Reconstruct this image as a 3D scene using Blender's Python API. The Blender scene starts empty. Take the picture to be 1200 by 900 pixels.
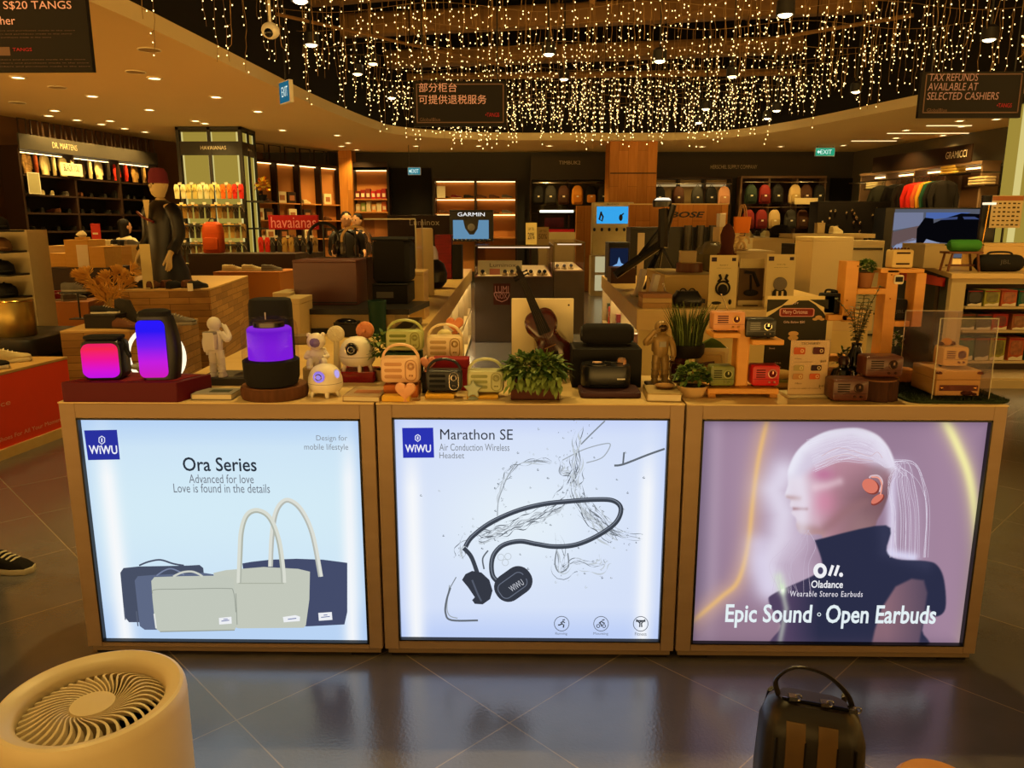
import bpy, math, random
import numpy as np
from mathutils import Matrix, Vector
C = bpy.context.scene.collection
SC = bpy.context.scene
PI = math.pi
rnd = random.Random(7)
# ---------------------------------------------------------------- camera, light, exposure
EYE, FPX, PITCH, YAW = 1.55, 900.0, math.radians(11.75), math.radians(.89)
cd = bpy.data.cameras.new('camera'); cam = bpy.data.objects.new('camera', cd); C.objects.link(cam)
cam.location = (0, 0, EYE); cam.rotation_euler = (PI/2 - PITCH, 0, YAW)
cd.sensor_width = 36; cd.lens = 36*FPX/1200; cd.clip_end = 100; cd.clip_start = .02
SC.camera = cam
SC.view_settings.view_transform = 'Standard'; SC.view_settings.look = 'None'
SC.view_settings.gamma = 1; SC.view_settings.use_curve_mapping = False
SC.view_settings.exposure = 0.0
SC.cycles.transparent_max_bounces = 32; SC.cycles.sample_clamp_indirect = 4
WARM = (1, .66, .19)
FILL_LOW, FILL_HIGH, DOWN, HANG = 7.0, .5, 130.0, 430.0
w = bpy.data.worlds.new('world'); SC.world = w; w.use_nodes = True
# added world glow for the unbuilt store, strengthened below eye level to brighten the ceiling
_n, _bg = w.node_tree, w.node_tree.nodes['Background']
_tc = _n.nodes.new('ShaderNodeTexCoord'); _sx = _n.nodes.new('ShaderNodeSeparateXYZ'); _mr = _n.nodes.new('ShaderNodeMapRange'); _mx = _n.nodes.new('ShaderNodeMix'); _mx.data_type = 'RGBA'
_mr.inputs[1].default_value, _mr.inputs[2].default_value, _mr.inputs[3].default_value, _mr.inputs[4].default_value = -.06, .03, FILL_LOW, FILL_HIGH
_mx.inputs[6].default_value = (1, .55, .13, 1); _mx.inputs[7].default_value = (1, .64, .22, 1)
_n.links.new(_tc.outputs['Generated'], _sx.inputs[0]); _n.links.new(_sx.outputs[2], _mr.inputs[0]); _n.links.new(_mr.outputs[0], _bg.inputs[1]); _n.links.new(_sx.outputs[2], _mx.inputs[0]); _n.links.new(_mx.outputs[2], _bg.inputs[0])
def lamp(name, loc, energy, col=WARM, angle=120, radius=.06, aim=None, blend=.6):
    l = bpy.data.lights.new(name, 'SPOT'); l.energy = energy; l.color = col; l.spot_size = math.radians(angle); l.spot_blend = blend; l.shadow_soft_size = radius
    o = bpy.data.objects.new(name, l); C.objects.link(o); o.location = loc
    if aim is not None: o.rotation_euler = (Vector(aim) - Vector(loc)).to_track_quat('-Z', 'Y').to_euler()
    return o

# ---------------------------------------------------------------- survey: photograph point -> place, at a known depth or height
def ray(px, py):
    u, v = (px-600)/FPX, (450-py)/FPX
    x, y, z = u, math.cos(PITCH)+v*math.sin(PITCH), -math.sin(PITCH)+v*math.cos(PITCH)
    return Vector((x*math.cos(YAW)-y*math.sin(YAW), x*math.sin(YAW)+y*math.cos(YAW), z))
def P(px, py, Y):
    r = ray(px, py); return Vector((0, 0, EYE)) + r*(Y/r.y)
def G(px, py, z):
    r = ray(px, py); return Vector((0, 0, EYE)) + r*((z-EYE)/r.z)

# ---------------------------------------------------------------- materials
def lin(h):
    if isinstance(h, str):
        h = h.lstrip('#'); h = [int(h[i:i+2], 16)/255 for i in (0, 2, 4)]
    return tuple(c/12.92 if c <= .04045 else ((c+.055)/1.055)**2.4 for c in h)
MATS = {}
def mat(name, col='#888888', rough=.5, metal=0, var=.12, scale=14, stretch=(1, 1, 1), col2=None, bump=0, emit=0, trans=0, alpha=1, coat=0, ior=1.45):
    if name in MATS: return MATS[name]
    m = bpy.data.materials.new(name); m.use_nodes = True; nt = m.node_tree; b = nt.nodes['Principled BSDF']
    c = lin(col); c2 = lin(col2) if col2 else tuple(x*(1-var) for x in c)
    tc = nt.nodes.new('ShaderNodeTexCoord'); mp = nt.nodes.new('ShaderNodeMapping'); mp.inputs['Scale'].default_value = stretch
    nz = nt.nodes.new('ShaderNodeTexNoise'); nz.inputs['Scale'].default_value = scale; nz.inputs['Detail'].default_value = 3
    mx = nt.nodes.new('ShaderNodeMix'); mx.data_type = 'RGBA'
    mx.inputs[6].default_value = (*c, 1); mx.inputs[7].default_value = (*c2, 1)
    L = nt.links.new
    L(tc.outputs['Object'], mp.inputs[0]); L(mp.outputs[0], nz.inputs['Vector']); L(nz.outputs['Fac'], mx.inputs[0])
    L(mx.outputs[2], b.inputs['Base Color'])
    b.inputs['Roughness'].default_value = rough; b.inputs['Metallic'].default_value = metal; b.inputs['IOR'].default_value = ior
    b.inputs['Transmission Weight'].default_value = trans; b.inputs['Alpha'].default_value = alpha; b.inputs['Coat Weight'].default_value = coat; b.inputs['Specular IOR Level'].default_value = .5 if rough < .5 or metal else .22
    if emit:
        L(mx.outputs[2], b.inputs['Emission Color']); b.inputs['Emission Strength'].default_value = emit
    if bump:
        bp = nt.nodes.new('ShaderNodeBump'); bp.inputs['Strength'].default_value = bump; L(nz.outputs['Fac'], bp.inputs['Height']); L(bp.outputs[0], b.inputs['Normal'])
    MATS[name] = m
    return m
def glow(name, col, s=1.0, sample=True):
    """Something that gives off light: a lit print, a lamp or a screen."""
    if name in MATS: return MATS[name]
    m = bpy.data.materials.new(name); m.use_nodes = True; nt = m.node_tree; nt.nodes.clear()
    e = nt.nodes.new('ShaderNodeEmission'); o = nt.nodes.new('ShaderNodeOutputMaterial')
    e.inputs[0].default_value = (*lin(col), 1); e.inputs[1].default_value = s
    nt.links.new(e.outputs[0], o.inputs[0])
    if not sample: m.cycles.emission_sampling = 'NONE'
    MATS[name] = m
    return m
def glow_attr(name, s=1.0):
    """A backlit picture: its colours are the colour attribute of its print."""
    m = bpy.data.materials.new(name); m.use_nodes = True; nt = m.node_tree; nt.nodes.clear()
    e = nt.nodes.new('ShaderNodeEmission'); o = nt.nodes.new('ShaderNodeOutputMaterial'); a = nt.nodes.new('ShaderNodeVertexColor'); a.layer_name = 'print'
    nt.links.new(a.outputs[0], e.inputs[0]); e.inputs[1].default_value = s; nt.links.new(e.outputs[0], o.inputs[0])
    MATS[name] = m
    return m
def glass(name, tint='#ffffff', fac=.12, rough=.02):
    """Thin clear sheet: mostly see-through with a glossy skin."""
    if name in MATS: return MATS[name]
    m = bpy.data.materials.new(name); m.use_nodes = True; nt = m.node_tree; nt.nodes.clear()
    o = nt.nodes.new('ShaderNodeOutputMaterial'); t = nt.nodes.new('ShaderNodeBsdfTransparent'); g = nt.nodes.new('ShaderNodeBsdfGlossy')
    f = nt.nodes.new('ShaderNodeLayerWeight'); f.inputs[0].default_value = .06; mx = nt.nodes.new('ShaderNodeMixShader'); ad = nt.nodes.new('ShaderNodeMath'); ad.operation = 'MULTIPLY'; ad.inputs[1].default_value = .3
    t.inputs[0].default_value = (*lin(tint), 1); g.inputs['Roughness'].default_value = rough; g.inputs['Color'].default_value = (*lin(tint), 1)
    L = nt.links.new; L(f.outputs['Facing'], ad.inputs[0]); L(ad.outputs[0], mx.inputs[0]); L(t.outputs[0], mx.inputs[1]); L(g.outputs[0], mx.inputs[2]); L(mx.outputs[0], o.inputs[0])
    MATS[name] = m
    return m
def wood(name, a, b, rough=.45, sc=3, along=0, planks=None, gap='#20140a'):
    """Grained timber; planks = (length, width) lays it as boards."""
    if name in MATS: return MATS[name]
    m = mat(name, a, rough=rough, col2=b, scale=sc, stretch=[(1.2, 9, 9), (9, 1.2, 9), (9, 9, 1.2)][along])
    if planks:
        nt = m.node_tree; L = nt.links.new; bs = nt.nodes['Principled BSDF']
        src = bs.inputs['Base Color'].links[0].from_socket
        tc = nt.nodes.new('ShaderNodeTexCoord'); sx = nt.nodes.new('ShaderNodeSeparateXYZ'); cx = nt.nodes.new('ShaderNodeCombineXYZ'); ad = nt.nodes.new('ShaderNodeMath'); ad.operation = 'ADD'
        L(tc.outputs['Object'], sx.inputs[0]); L(sx.outputs[0], ad.inputs[0]); L(sx.outputs[1], ad.inputs[1])
        L(ad.outputs[0], cx.inputs[1 if along == 2 else 0]); L(sx.outputs[2], cx.inputs[0 if along == 2 else 1])
        br = nt.nodes.new('ShaderNodeTexBrick'); br.inputs['Scale'].default_value = 1; br.inputs['Brick Width'].default_value = planks[0]; br.inputs['Row Height'].default_value = planks[1]
        br.inputs['Mortar Size'].default_value = .0022; br.inputs['Color1'].default_value = (1, 1, 1, 1); br.inputs['Color2'].default_value = (.45, .42, .4, 1); br.inputs['Mortar'].default_value = (.12, .1, .08, 1); br.inputs['Bias'].default_value = -.2
        mu = nt.nodes.new('ShaderNodeMix'); mu.data_type = 'RGBA'; mu.blend_type = 'MULTIPLY'; mu.inputs[0].default_value = .9
        L(cx.outputs[0], br.inputs['Vector']); L(src, mu.inputs[6]); L(br.outputs['Color'], mu.inputs[7]); L(mu.outputs[2], bs.inputs['Base Color'])
    return m

# ---------------------------------------------------------------- mesh building
def rrect(w, h, r, n=5, cx=0, cy=0):
    r = min(r, w/2-1e-4, h/2-1e-4); out = []
    for k, (sx, sy) in enumerate(((1, 1), (-1, 1), (-1, -1), (1, -1))):
        for i in range(n+1):
            a = PI/2*(k+i/n); out.append((cx+sx*(w/2-r)+r*math.cos(a), cy+sy*(h/2-r)+r*math.sin(a)))
    return out
def circ(r, n=20, cx=0, cy=0, ry=None):
    return [(cx+r*math.cos(2*PI*i/n), cy+(ry or r)*math.sin(2*PI*i/n)) for i in range(n)]
def spline(pts, k=6, closed=False):
    pts = [Vector(p) for p in pts]; n = len(pts); out = []
    for i in range(n if closed else n-1):
        if closed: a, b, c, d = (pts[(i+j) % n] for j in (-1, 0, 1, 2))
        else: a, b, c, d = pts[max(i-1, 0)], pts[i], pts[i+1], pts[min(i+2, n-1)]
        for j in range(k):
            t = j/k; out.append(.5*((2*b)+(c-a)*t+(2*a-5*b+4*c-d)*t*t+(3*b-a-3*c+d)*t**3))
    if not closed: out.append(pts[-1])
    return out
class B:
    def __init__(s): s.v, s.f, s.mi, s.cur, s.M = [], [], [], 0, None
    def at(s, x=0, y=0, z=0, rz=0, rx=0, ry=0, sc=1):
        s.M = Matrix.Translation((x, y, z)) @ Matrix.Rotation(rz, 4, 'Z') @ Matrix.Rotation(ry, 4, 'Y') @ Matrix.Rotation(rx, 4, 'X') @ Matrix.Scale(sc, 4); return s
    def id(s): s.M = None; return s
    def m(s, i): s.cur = i; return s
    def add(s, vs, fs):
        k = len(s.v)
        s.v += [tuple(s.M @ Vector(p)) for p in vs] if s.M is not None else [tuple(p) for p in vs]
        s.f += [tuple(i+k for i in f) for f in fs]; s.mi += [s.cur]*len(fs); return s
    def box(s, x0, x1, y0, y1, z0, z1):
        return s.add([(x, y, z) for z in (z0, z1) for y in (y0, y1) for x in (x0, x1)], [(0, 2, 3, 1), (4, 5, 7, 6), (0, 1, 5, 4), (2, 6, 7, 3), (0, 4, 6, 2), (1, 3, 7, 5)])
    def prism(s, poly, a0, a1, ax='z', ch=0):
        n = len(poly); cx = sum(p[0] for p in poly)/n; cy = sum(p[1] for p in poly)/n
        ex = max(abs(p[0]-cx) for p in poly); ey = max(abs(p[1]-cy) for p in poly)
        def pt(p, k, a):
            u, v = cx+(p[0]-cx)*(1-k/max(ex, 1e-6)), cy+(p[1]-cy)*(1-k/max(ey, 1e-6))
            return {'z': (u, v, a), 'y': (u, a, v), 'x': (a, u, v)}[ax]
        sg = 1 if a1 > a0 else -1
        lv = [(0, a0), (0, a1)] if not ch else [(ch, a0), (ch*.3, a0+sg*ch*.3), (0, a0+sg*ch), (0, a1-sg*ch), (ch*.3, a1-sg*ch*.3), (ch, a1)]
        vs = [pt(p, k, a) for k, a in lv for p in poly]; m = len(lv)
        fs = [(j*n+i, j*n+(i+1) % n, (j+1)*n+(i+1) % n, (j+1)*n+i) for j in range(m-1) for i in range(n)]
        return s.add(vs, fs+[tuple(range(n))[::-1], tuple(range((m-1)*n, m*n))])
    def lathe(s, prof, n=20, c=(0, 0, 0), sy=1):
        vs, fs = [], []; m = len(prof)
        for r, z in prof:
            for i in range(n): vs.append((c[0]+r*math.cos(2*PI*i/n), c[1]+sy*r*math.sin(2*PI*i/n), c[2]+z))
        for j in range(m-1):
            for i in range(n): fs.append((j*n+i, j*n+(i+1) % n, (j+1)*n+(i+1) % n, (j+1)*n+i))
        if prof[0][0] > 1e-5: fs.append(tuple(range(n))[::-1])
        if prof[-1][0] > 1e-5: fs.append(tuple(range((m-1)*n, m*n)))
        return s.add(vs, fs)
    def loft(s, rings, caps=True, closed=False):
        n = len(rings[0]); m = len(rings); vs = [p for r in rings for p in r]
        fs = [(j*n+i, j*n+(i+1) % n, (j+1) % m*n+(i+1) % n, (j+1) % m*n+i) for j in range(m if closed else m-1) for i in range(n)]
        if caps and not closed: fs += [tuple(range(n))[::-1], tuple(range((m-1)*n, m*n))]
        return s.add(vs, fs)
    def tube(s, pts, r, n=8, closed=False, flat=1):
        pts = [Vector(p) for p in pts]; m = len(pts); rings = []; up = None
        for i, p in enumerate(pts):
            d = (pts[(i+1) % m]-pts[i-1]) if closed or 0 < i < m-1 else (pts[1]-pts[0] if i == 0 else pts[-1]-pts[-2])
            d.normalize()
            if up is None: up = d.orthogonal()
            up = (up-d*up.dot(d)); up = up.normalized() if up.length > 1e-6 else d.orthogonal().normalized()
            sd = d.cross(up); rr = r[i] if isinstance(r, (list, tuple)) else r
            rings.append([p+up*(rr*math.cos(2*PI*k/n))+sd*(rr*flat*math.sin(2*PI*k/n)) for k in range(n)])
        return s.loft(rings, True, closed)
    def ell(s, c, rx, ry=None, rz=None, nu=16, nv=10):
        ry = ry or rx; rz = rz or rx
        return s.add([(c[0], c[1], c[2]-rz)]+[(c[0]+rx*math.sin(PI*j/nv)*math.cos(2*PI*i/nu), c[1]+ry*math.sin(PI*j/nv)*math.sin(2*PI*i/nu), c[2]-rz*math.cos(PI*j/nv)) for j in range(1, nv) for i in range(nu)]+[(c[0], c[1], c[2]+rz)],
            [(0, 1+(i+1) % nu, 1+i) for i in range(nu)]+[(1+(j-1)*nu+i, 1+(j-1)*nu+(i+1) % nu, 1+j*nu+(i+1) % nu, 1+j*nu+i) for j in range(1, nv-1) for i in range(nu)]+[(1+(nv-2)*nu+i, 1+(nv-2)*nu+(i+1) % nu, 1+(nv-1)*nu) for i in range(nu)])
    def torus(s, R, r, c=(0, 0, 0), ax='z', n=32, k=8, a0=0, a1=2*PI, flat=1):
        full = abs(a1-a0-2*PI) < 1e-6; pts = []
        for i in range(n if full else n+1):
            a = a0+(a1-a0)*i/n; u, v = R*math.cos(a), R*math.sin(a)*flat
            pts.append({'z': (c[0]+u, c[1]+v, c[2]), 'y': (c[0]+u, c[1], c[2]+v), 'x': (c[0], c[1]+u, c[2]+v)}[ax])
        return s.tube(pts, r, k, closed=full)
    def build(s, name, mats, parent=None, loc=None, rz=0, smooth=True, bev=0):
        me = bpy.data.meshes.new(name); me.from_pydata(s.v, [], s.f)
        for m in (mats if isinstance(mats, (list, tuple)) else [mats]): me.materials.append(m)
        if any(s.mi): me.polygons.foreach_set('material_index', s.mi)
        if smooth:
            me.shade_smooth(); me.set_sharp_from_angle(angle=.65)
        me.update()
        o = bpy.data.objects.new(name, me); C.objects.link(o)
        if parent is not None: o.parent = parent
        if loc is not None: o.location = loc
        o.rotation_euler.z = rz
        if bev:
            b = o.modifiers.new('bevel', 'BEVEL'); b.width = bev; b.segments = 2; b.limit_method = 'ANGLE'
        return o
USED = {}
def tag(o, label=None, cat=None, group=None, kind=None):
    if label: o['label'] = label; USED.setdefault(label, []).append(o.name)
    if cat: o['category'] = cat
    if group: o['group'] = group
    if kind: o['kind'] = kind
    return o
def thing(name, label, cat, loc=(0, 0, 0), rz=0, group=None, sc=1):
    o = bpy.data.objects.new(name, None); C.objects.link(o); o.location = loc; o.rotation_euler = (0, 0, rz); o.empty_display_size = .05
    if sc != 1: o.scale = (sc,)*3 if not isinstance(sc, tuple) else sc
    return tag(o, label, cat, group)
def struct(b, name, m, **k): return tag(b.build(name, m, **k), kind='structure')
KIDS = {}
def dup(root, loc, rz=0, label=None, group=None, sc=None):
    """A copy of a thing with copies of its parts and sub-parts."""
    def kids(o):
        if o.name not in KIDS: KIDS[o.name] = [c for c in o.children]
        return KIDS[o.name]
    def cp(o, par):
        c = o.copy(); C.objects.link(c)
        if par is not None: c.parent = par
        for ch in kids(o): cp(ch, c)
        return c
    r = cp(root, None); r.location = loc; r.rotation_euler = (0, 0, rz)
    if sc: r.scale = (sc,)*3 if not isinstance(sc, tuple) else sc
    if label: r['label'] = label; USED.setdefault(label, []).append(r.name)
    if group: r['group'] = group
    return r
ORD = 'first second third fourth fifth sixth seventh eighth ninth tenth eleventh twelfth thirteenth fourteenth fifteenth sixteenth seventeenth eighteenth nineteenth twentieth twenty-first twenty-second twenty-third twenty-fourth'.split()
def nth(i, n, a='from the left'):
    if n == 1: return 'only one'
    if a == 'from the left': return 'leftmost' if i == 0 else 'rightmost' if i == n-1 else ORD[i]+' from left'
    return ORD[i]+' '+a
# ---------------------------------------------------------------- lettering
def letters(body, w, h, offset=0, depth=0, shear=0, space=1):
    """Mesh data of a line of lettering whose ink fills w x h, in the X-Z plane, centred on x, standing on z = 0."""
    c = bpy.data.curves.new('lettering', 'FONT'); c.body = body; c.resolution_u = 3; c.offset = offset; c.shear = shear; c.space_character = space
    o = bpy.data.objects.new('lettering', c); me = o.to_mesh()
    vs = [v.co.copy() for v in me.vertices]; fs = [tuple(p.vertices) for p in me.polygons]; o.to_mesh_clear(); bpy.data.objects.remove(o); bpy.data.curves.remove(c)
    x0, x1 = min(v.x for v in vs), max(v.x for v in vs); y0, y1 = min(v.y for v in vs), max(v.y for v in vs)
    w = w or h*(x1-x0)/(y1-y0)
    return [((v.x-x0)/(x1-x0)*w-w/2, 0, (v.y-y0)/(y1-y0)*h) for v in vs], fs
def text(body, m, parent, x, y, z, w, h, rz=0, name='lettering', rx=0, **k):
    vs, fs = letters(body, w, h, **k)
    return B().at(x, y, z, rz, rx).add(vs, fs).build(name, m, parent, smooth=False)
def pxtext(body, m, parent, x0, y0, x1, y1, Y, name='lettering', **k):
    a, b = P(x0, y1, Y), P(x1, y0, Y)
    loc = parent.matrix_basis.translation if parent is not None else Vector()
    return text(body, m, parent, (a.x+b.x)/2-loc.x, Y-loc.y, a.z-loc.z, b.x-a.x, b.z-a.z, name=name, **k)
def rect(x0, y0, x1, y1, Y):
    """Photo rectangle at depth Y -> (centre x, bottom z, width, height)."""
    a, b = P(x0, y1, Y), P(x1, y0, Y); c = P((x0+x1)/2, y1, Y)
    return c.x, c.z, (P(x1, (y0+y1)/2, Y)-P(x0, (y0+y1)/2, Y)).x, P((x0+x1)/2, y0, Y).z-c.z
# ================================================================ the setting
CEIL = 3.4
M_floor = mat('dark_stone_tile', '#625f62', rough=.21, col2='#504e51', scale=5)
def _floor_tiles():
    nt = M_floor.node_tree; L = nt.links.new; bs = nt.nodes['Principled BSDF']; bs.inputs['Specular IOR Level'].default_value = .5; bs.inputs['IOR'].default_value = 2.1; src = bs.inputs['Base Color'].links[0].from_socket
    tc = nt.nodes.new('ShaderNodeTexCoord'); mp = nt.nodes.new('ShaderNodeMapping'); mp.inputs['Rotation'].default_value = (0, 0, PI/4)
    S = .616; r = Matrix.Rotation(PI/4, 2) @ Vector((-.042, 2.168))
    mp.inputs['Location'].default_value = (-r.x, -r.y, 0)
    br = nt.nodes.new('ShaderNodeTexBrick'); br.offset = 0; br.inputs['Scale'].default_value = 1; br.inputs['Brick Width'].default_value = S; br.inputs['Row Height'].default_value = S; br.inputs['Mortar Size'].default_value = .0025; br.inputs['Mortar Smooth'].default_value = .2
    br.inputs['Color1'].default_value = (1, 1, 1, 1); br.inputs['Color2'].default_value = (.86, .86, .86, 1); br.inputs['Mortar'].default_value = (0, 0, 0, 1)
    mu = nt.nodes.new('ShaderNodeMix'); mu.data_type = 'RGBA'; mu.blend_type = 'MULTIPLY'; mu.inputs[0].default_value = 1
    m2 = nt.nodes.new('ShaderNodeMix'); m2.data_type = 'RGBA'; m2.inputs[7].default_value = (*lin('#8a7c68'), 1)
    L(tc.outputs['Object'], mp.inputs[0]); L(mp.outputs[0], br.inputs['Vector']); L(src, mu.inputs[6]); L(br.outputs['Color'], mu.inputs[7]); L(mu.outputs[2], m2.inputs[6]); L(br.outputs['Fac'], m2.inputs[0]); L(m2.outputs[2], bs.inputs['Base Color'])
    nz = nt.nodes.new('ShaderNodeTexNoise'); nz.inputs['Scale'].default_value = 90; bp = nt.nodes.new('ShaderNodeBump'); bp.inputs['Strength'].default_value = .06; bp.inputs['Distance'].default_value = .01
    L(tc.outputs['Object'], nz.inputs['Vector']); L(nz.outputs['Fac'], bp.inputs['Height']); L(bp.outputs[0], bs.inputs['Normal'])
_floor_tiles()
struct(B().box(-13, 13, -3, 21.2, -.1, 0), 'floor', M_floor)
M_ceil = mat('ceiling_paint', '#e2c088', rough=.9, var=.04, scale=1.5)
M_void = mat('void_black_paint', '#15110f', rough=.9)
M_dark = mat('charcoal_wall_paint', '#3a3732', rough=.7)
M_brownwall = mat('brown_wall_panel', '#6a4a2c', rough=.6, col2='#523820', scale=4)
# lower ceiling ring with its oval opening
def edge_pt(px, py): return G(px, py, CEIL).xy
opening = spline([(-4.55, -.5), (-4.2, 3.2), *[tuple(edge_pt(*q)) for q in ((106, 2), (208, 48), (308, 95), (375, 126), (437, 150))], (-2.6, 16.9), (-1.2, 17.85), (1, 18.05), (3.8, 17.95), (5.1, 16.6), (6.05, 13.6), (6.75, 10.6), (7.0, 6), (6.9, 2), (6.6, -.5)], 5)
op = [(p[0], p[1]) for p in opening]
outer = [(-13, -3), (-13, 21.2), (13, 21.2), (13, -3)]
ring = [(-13, -3), (-13, 21.2), (13, 21.2), (13, -3), (op[-1][0], -3)] + op[::-1] + [(op[0][0], -3)]
b = B(); n = len(ring)
b.add([(x, y, CEIL) for x, y in ring], [tuple(range(n))])
struct(b, 'ceiling', M_ceil, smooth=False)
b = B(); k = len(op)
b.add([(x, y, CEIL) for x, y in op]+[(x, y, CEIL+.16) for x, y in op], [(i, i+1, k+i+1, k+i) for i in range(k-1)])
struct(b, 'trim_1', mat('ceiling_edge_paint', '#cdb98e', rough=.9, var=.04))
b = B(); b.add([(x, y, CEIL+.16) for x, y in op]+[(x, y, 6.2) for x, y in op], [(i, i+1, k+i+1, k+i) for i in range(k-1)])
struct(b, 'ceiling_void_side', M_void)
struct(B().box(-13, 13, -3, 21.2, 6.2, 6.3), 'ceiling_void_top', M_void)
# outer walls
struct(B().box(-7.2, 13, 20.95, 21.2, 0, CEIL), 'wall_back', M_dark)
struct(B().prism([(-9.9, 9.5), (-9.1, 13.84), (-8.3, 17.66), (-6.9, 20.95), (-7.2, 21.2), (-10.4, 21.2), (-10.4, 9.5)], 0, CEIL), 'wall_left', M_brownwall)
struct(B().prism([(8.59, 20.95), (9.0, 17.9), (9.45, 15.2), (10.6, 9), (11.2, 9), (11.2, 20.95)], 0, CEIL), 'wall_right', mat('olive_wall_paint', '#5b564a', rough=.7))
# void: ducts, beams and pipes seen through the opening
M_duct = mat('brown_duct_metal', '#7a5a36', rough=.6, var=.3, scale=3)
for nm, (x0, x1, Y, z, hh, dd, sl, lab) in enumerate([(-2.6, 4.2, 9.2, 4.95, .42, .5, .05, 'long brown air duct nearest the front of the open ceiling'), (-3, 5.4, 11.4, 5.1, .5, .7, .07, 'wide brown air duct in the middle of the open ceiling'), (-3, 5.6, 13.47, 4.9, .34, .3, .04, 'brown air duct toward the back of the open ceiling'), (-2.6, 5.2, 15.6, 4.75, .28, .4, .03, 'slim brown air duct farthest back in the open ceiling')]):
    t = thing('air_duct', lab, 'air duct', ((x0+x1)/2, Y, z)); hw = (x1-x0)/2
    bb = B(); bb.loft([[(x, yy, zz+sl*x) for yy, zz in rrect(dd, hh, .06, 3)] for x in np.linspace(-hw, hw, 9)])
    bb.build('duct_run', M_duct, t)
    for x in np.linspace(-hw+.4, hw-.4, 6):
        B().loft([[(xx, yy*1.06, zz*1.08+sl*xx) for yy, zz in rrect(dd, hh, .06, 3)] for xx in (x-.02, x+.02)]).build('duct_flange', M_duct, t)
    bb = B()
    for x in (-hw*.6, hw*.6): bb.tube([(x, 0, hh/2+sl*x), (x, 0, 6.2-z)], .012, 6)
    bb.build('hanger_rod', M_void, t)
for (p0, p1, r, lab) in [((-2.9, 9.6, 3.95), (-.3, 13.2, 4.05), .02, 'thin straight steel pipe slanting across the open ceiling left of the Chinese sign'), ((1.3, 9.0, 5.0), (.75, 9.4, 4.0), .035, 'short copper coloured strut slanting down in the middle of the open ceiling'), ((2.1, 12, 4.4), (4.6, 10.2, 5.2), .03, 'slanting steel pipe in the right half of the open ceiling'),
        ((-2.2, 15.2, 4.25), (5.2, 15.4, 4.35), .06, 'horizontal tan pipe across the back of the open ceiling'), ((3.2, 13, 4.3), (5.6, 12, 4.5), .03, 'slanting steel pipe at the right back of the open ceiling')]:
    o = B().tube([p0, p1], r, 8).build('ceiling_pipe', M_duct); tag(o, lab, 'pipe')
    c = (Vector(p0)+Vector(p1))/2
    B().tube([c, (c.x, c.y, 6.2)], .008, 6).build('hanger_rod', M_void, o)
# ================================================================ the three backlit advertising counters
FY, TOP = 2.535, .955
M_oak = wood('pale_oak_veneer', '#a88f76', '#967c60', rough=.5, sc=2.2)
M_bez = mat('black_bezel', '#0b0b0c', rough=.4)
M_plin = mat('dark_plinth', '#17130f', rough=.6)
XS = [-1.597, -.506, .549, 1.632]
SCR = [((87, 491), (421, 491), (433, 752), (122, 755)), ((459, 490), (785, 491), (774, 753), (468, 751)), ((821, 492), (1163, 493), (1130, 758), (812, 755))]
LBL = ['oak counter with backlit poster of laptop bags and totes', 'oak counter with backlit poster of a black neckband headset in splashing water', 'oak counter with backlit mauve poster of a head wearing a coral earbud']
BOX = []
for i in range(3):
    x0, x1 = XS[i]+.004, XS[i+1]-.004
    t = thing('lightbox_counter', LBL[i], 'lightbox counter', ((x0+x1)/2, FY, 0), 0, 'three backlit poster counters'); BOX.append(t)
    cx = (x0+x1)/2; q = [P(*p, FY) for p in SCR[i]]
    sx0, sx1 = (q[0].x+q[3].x)/2-cx, (q[1].x+q[2].x)/2-cx; sz0, sz1 = (q[2].z+q[3].z)/2, (q[0].z+q[1].z)/2
    h = (x1-x0)/2
    bb = B()   # carcass with the window cut out of its front
    for (a0, a1, z0, z1) in ((-h, sx0, .035, TOP-.004), (sx1, h, .035, TOP-.004), (sx0, sx1, .035, sz0), (sx0, sx1, sz1, TOP-.004)): bb.box(a0, a1, 0, .03, z0, z1)
    bb.box(-h, h, .03, .5, .035, TOP-.004)
    bb.build('carcass', M_oak, t, bev=.003)
    B().box(-h, h, -.004, .5, TOP-.004, TOP).build('counter_top', wood('oak_counter_top', '#dcc088', '#cdae70', rough=.4, sc=2), t)
    B().box(-h+.01, h-.01, .015, .49, .012, .035).build('plinth', wood('oak_plinth', '#a08a70', '#8e7658', sc=2), t)
    for sx in (-h+.07, h-.07):
        for y in (.07, .43): B().box(sx-.05, sx+.05, y-.05, y+.05, 0, .013).build('foot_block', M_plin, t)
    bb = B()
    for (a0, a1, z0, z1) in ((sx0, sx0+.006, sz0, sz1), (sx1-.006, sx1, sz0, sz1), (sx0, sx1, sz0, sz0+.005), (sx0, sx1, sz1-.005, sz1)): bb.box(a0, a1, -.002, .028, z0, z1)
    bb.build('bezel', M_bez, t)
    t['scr'] = (sx0+.006, sx1-.006, sz0+.005, sz1-.005)
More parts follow.
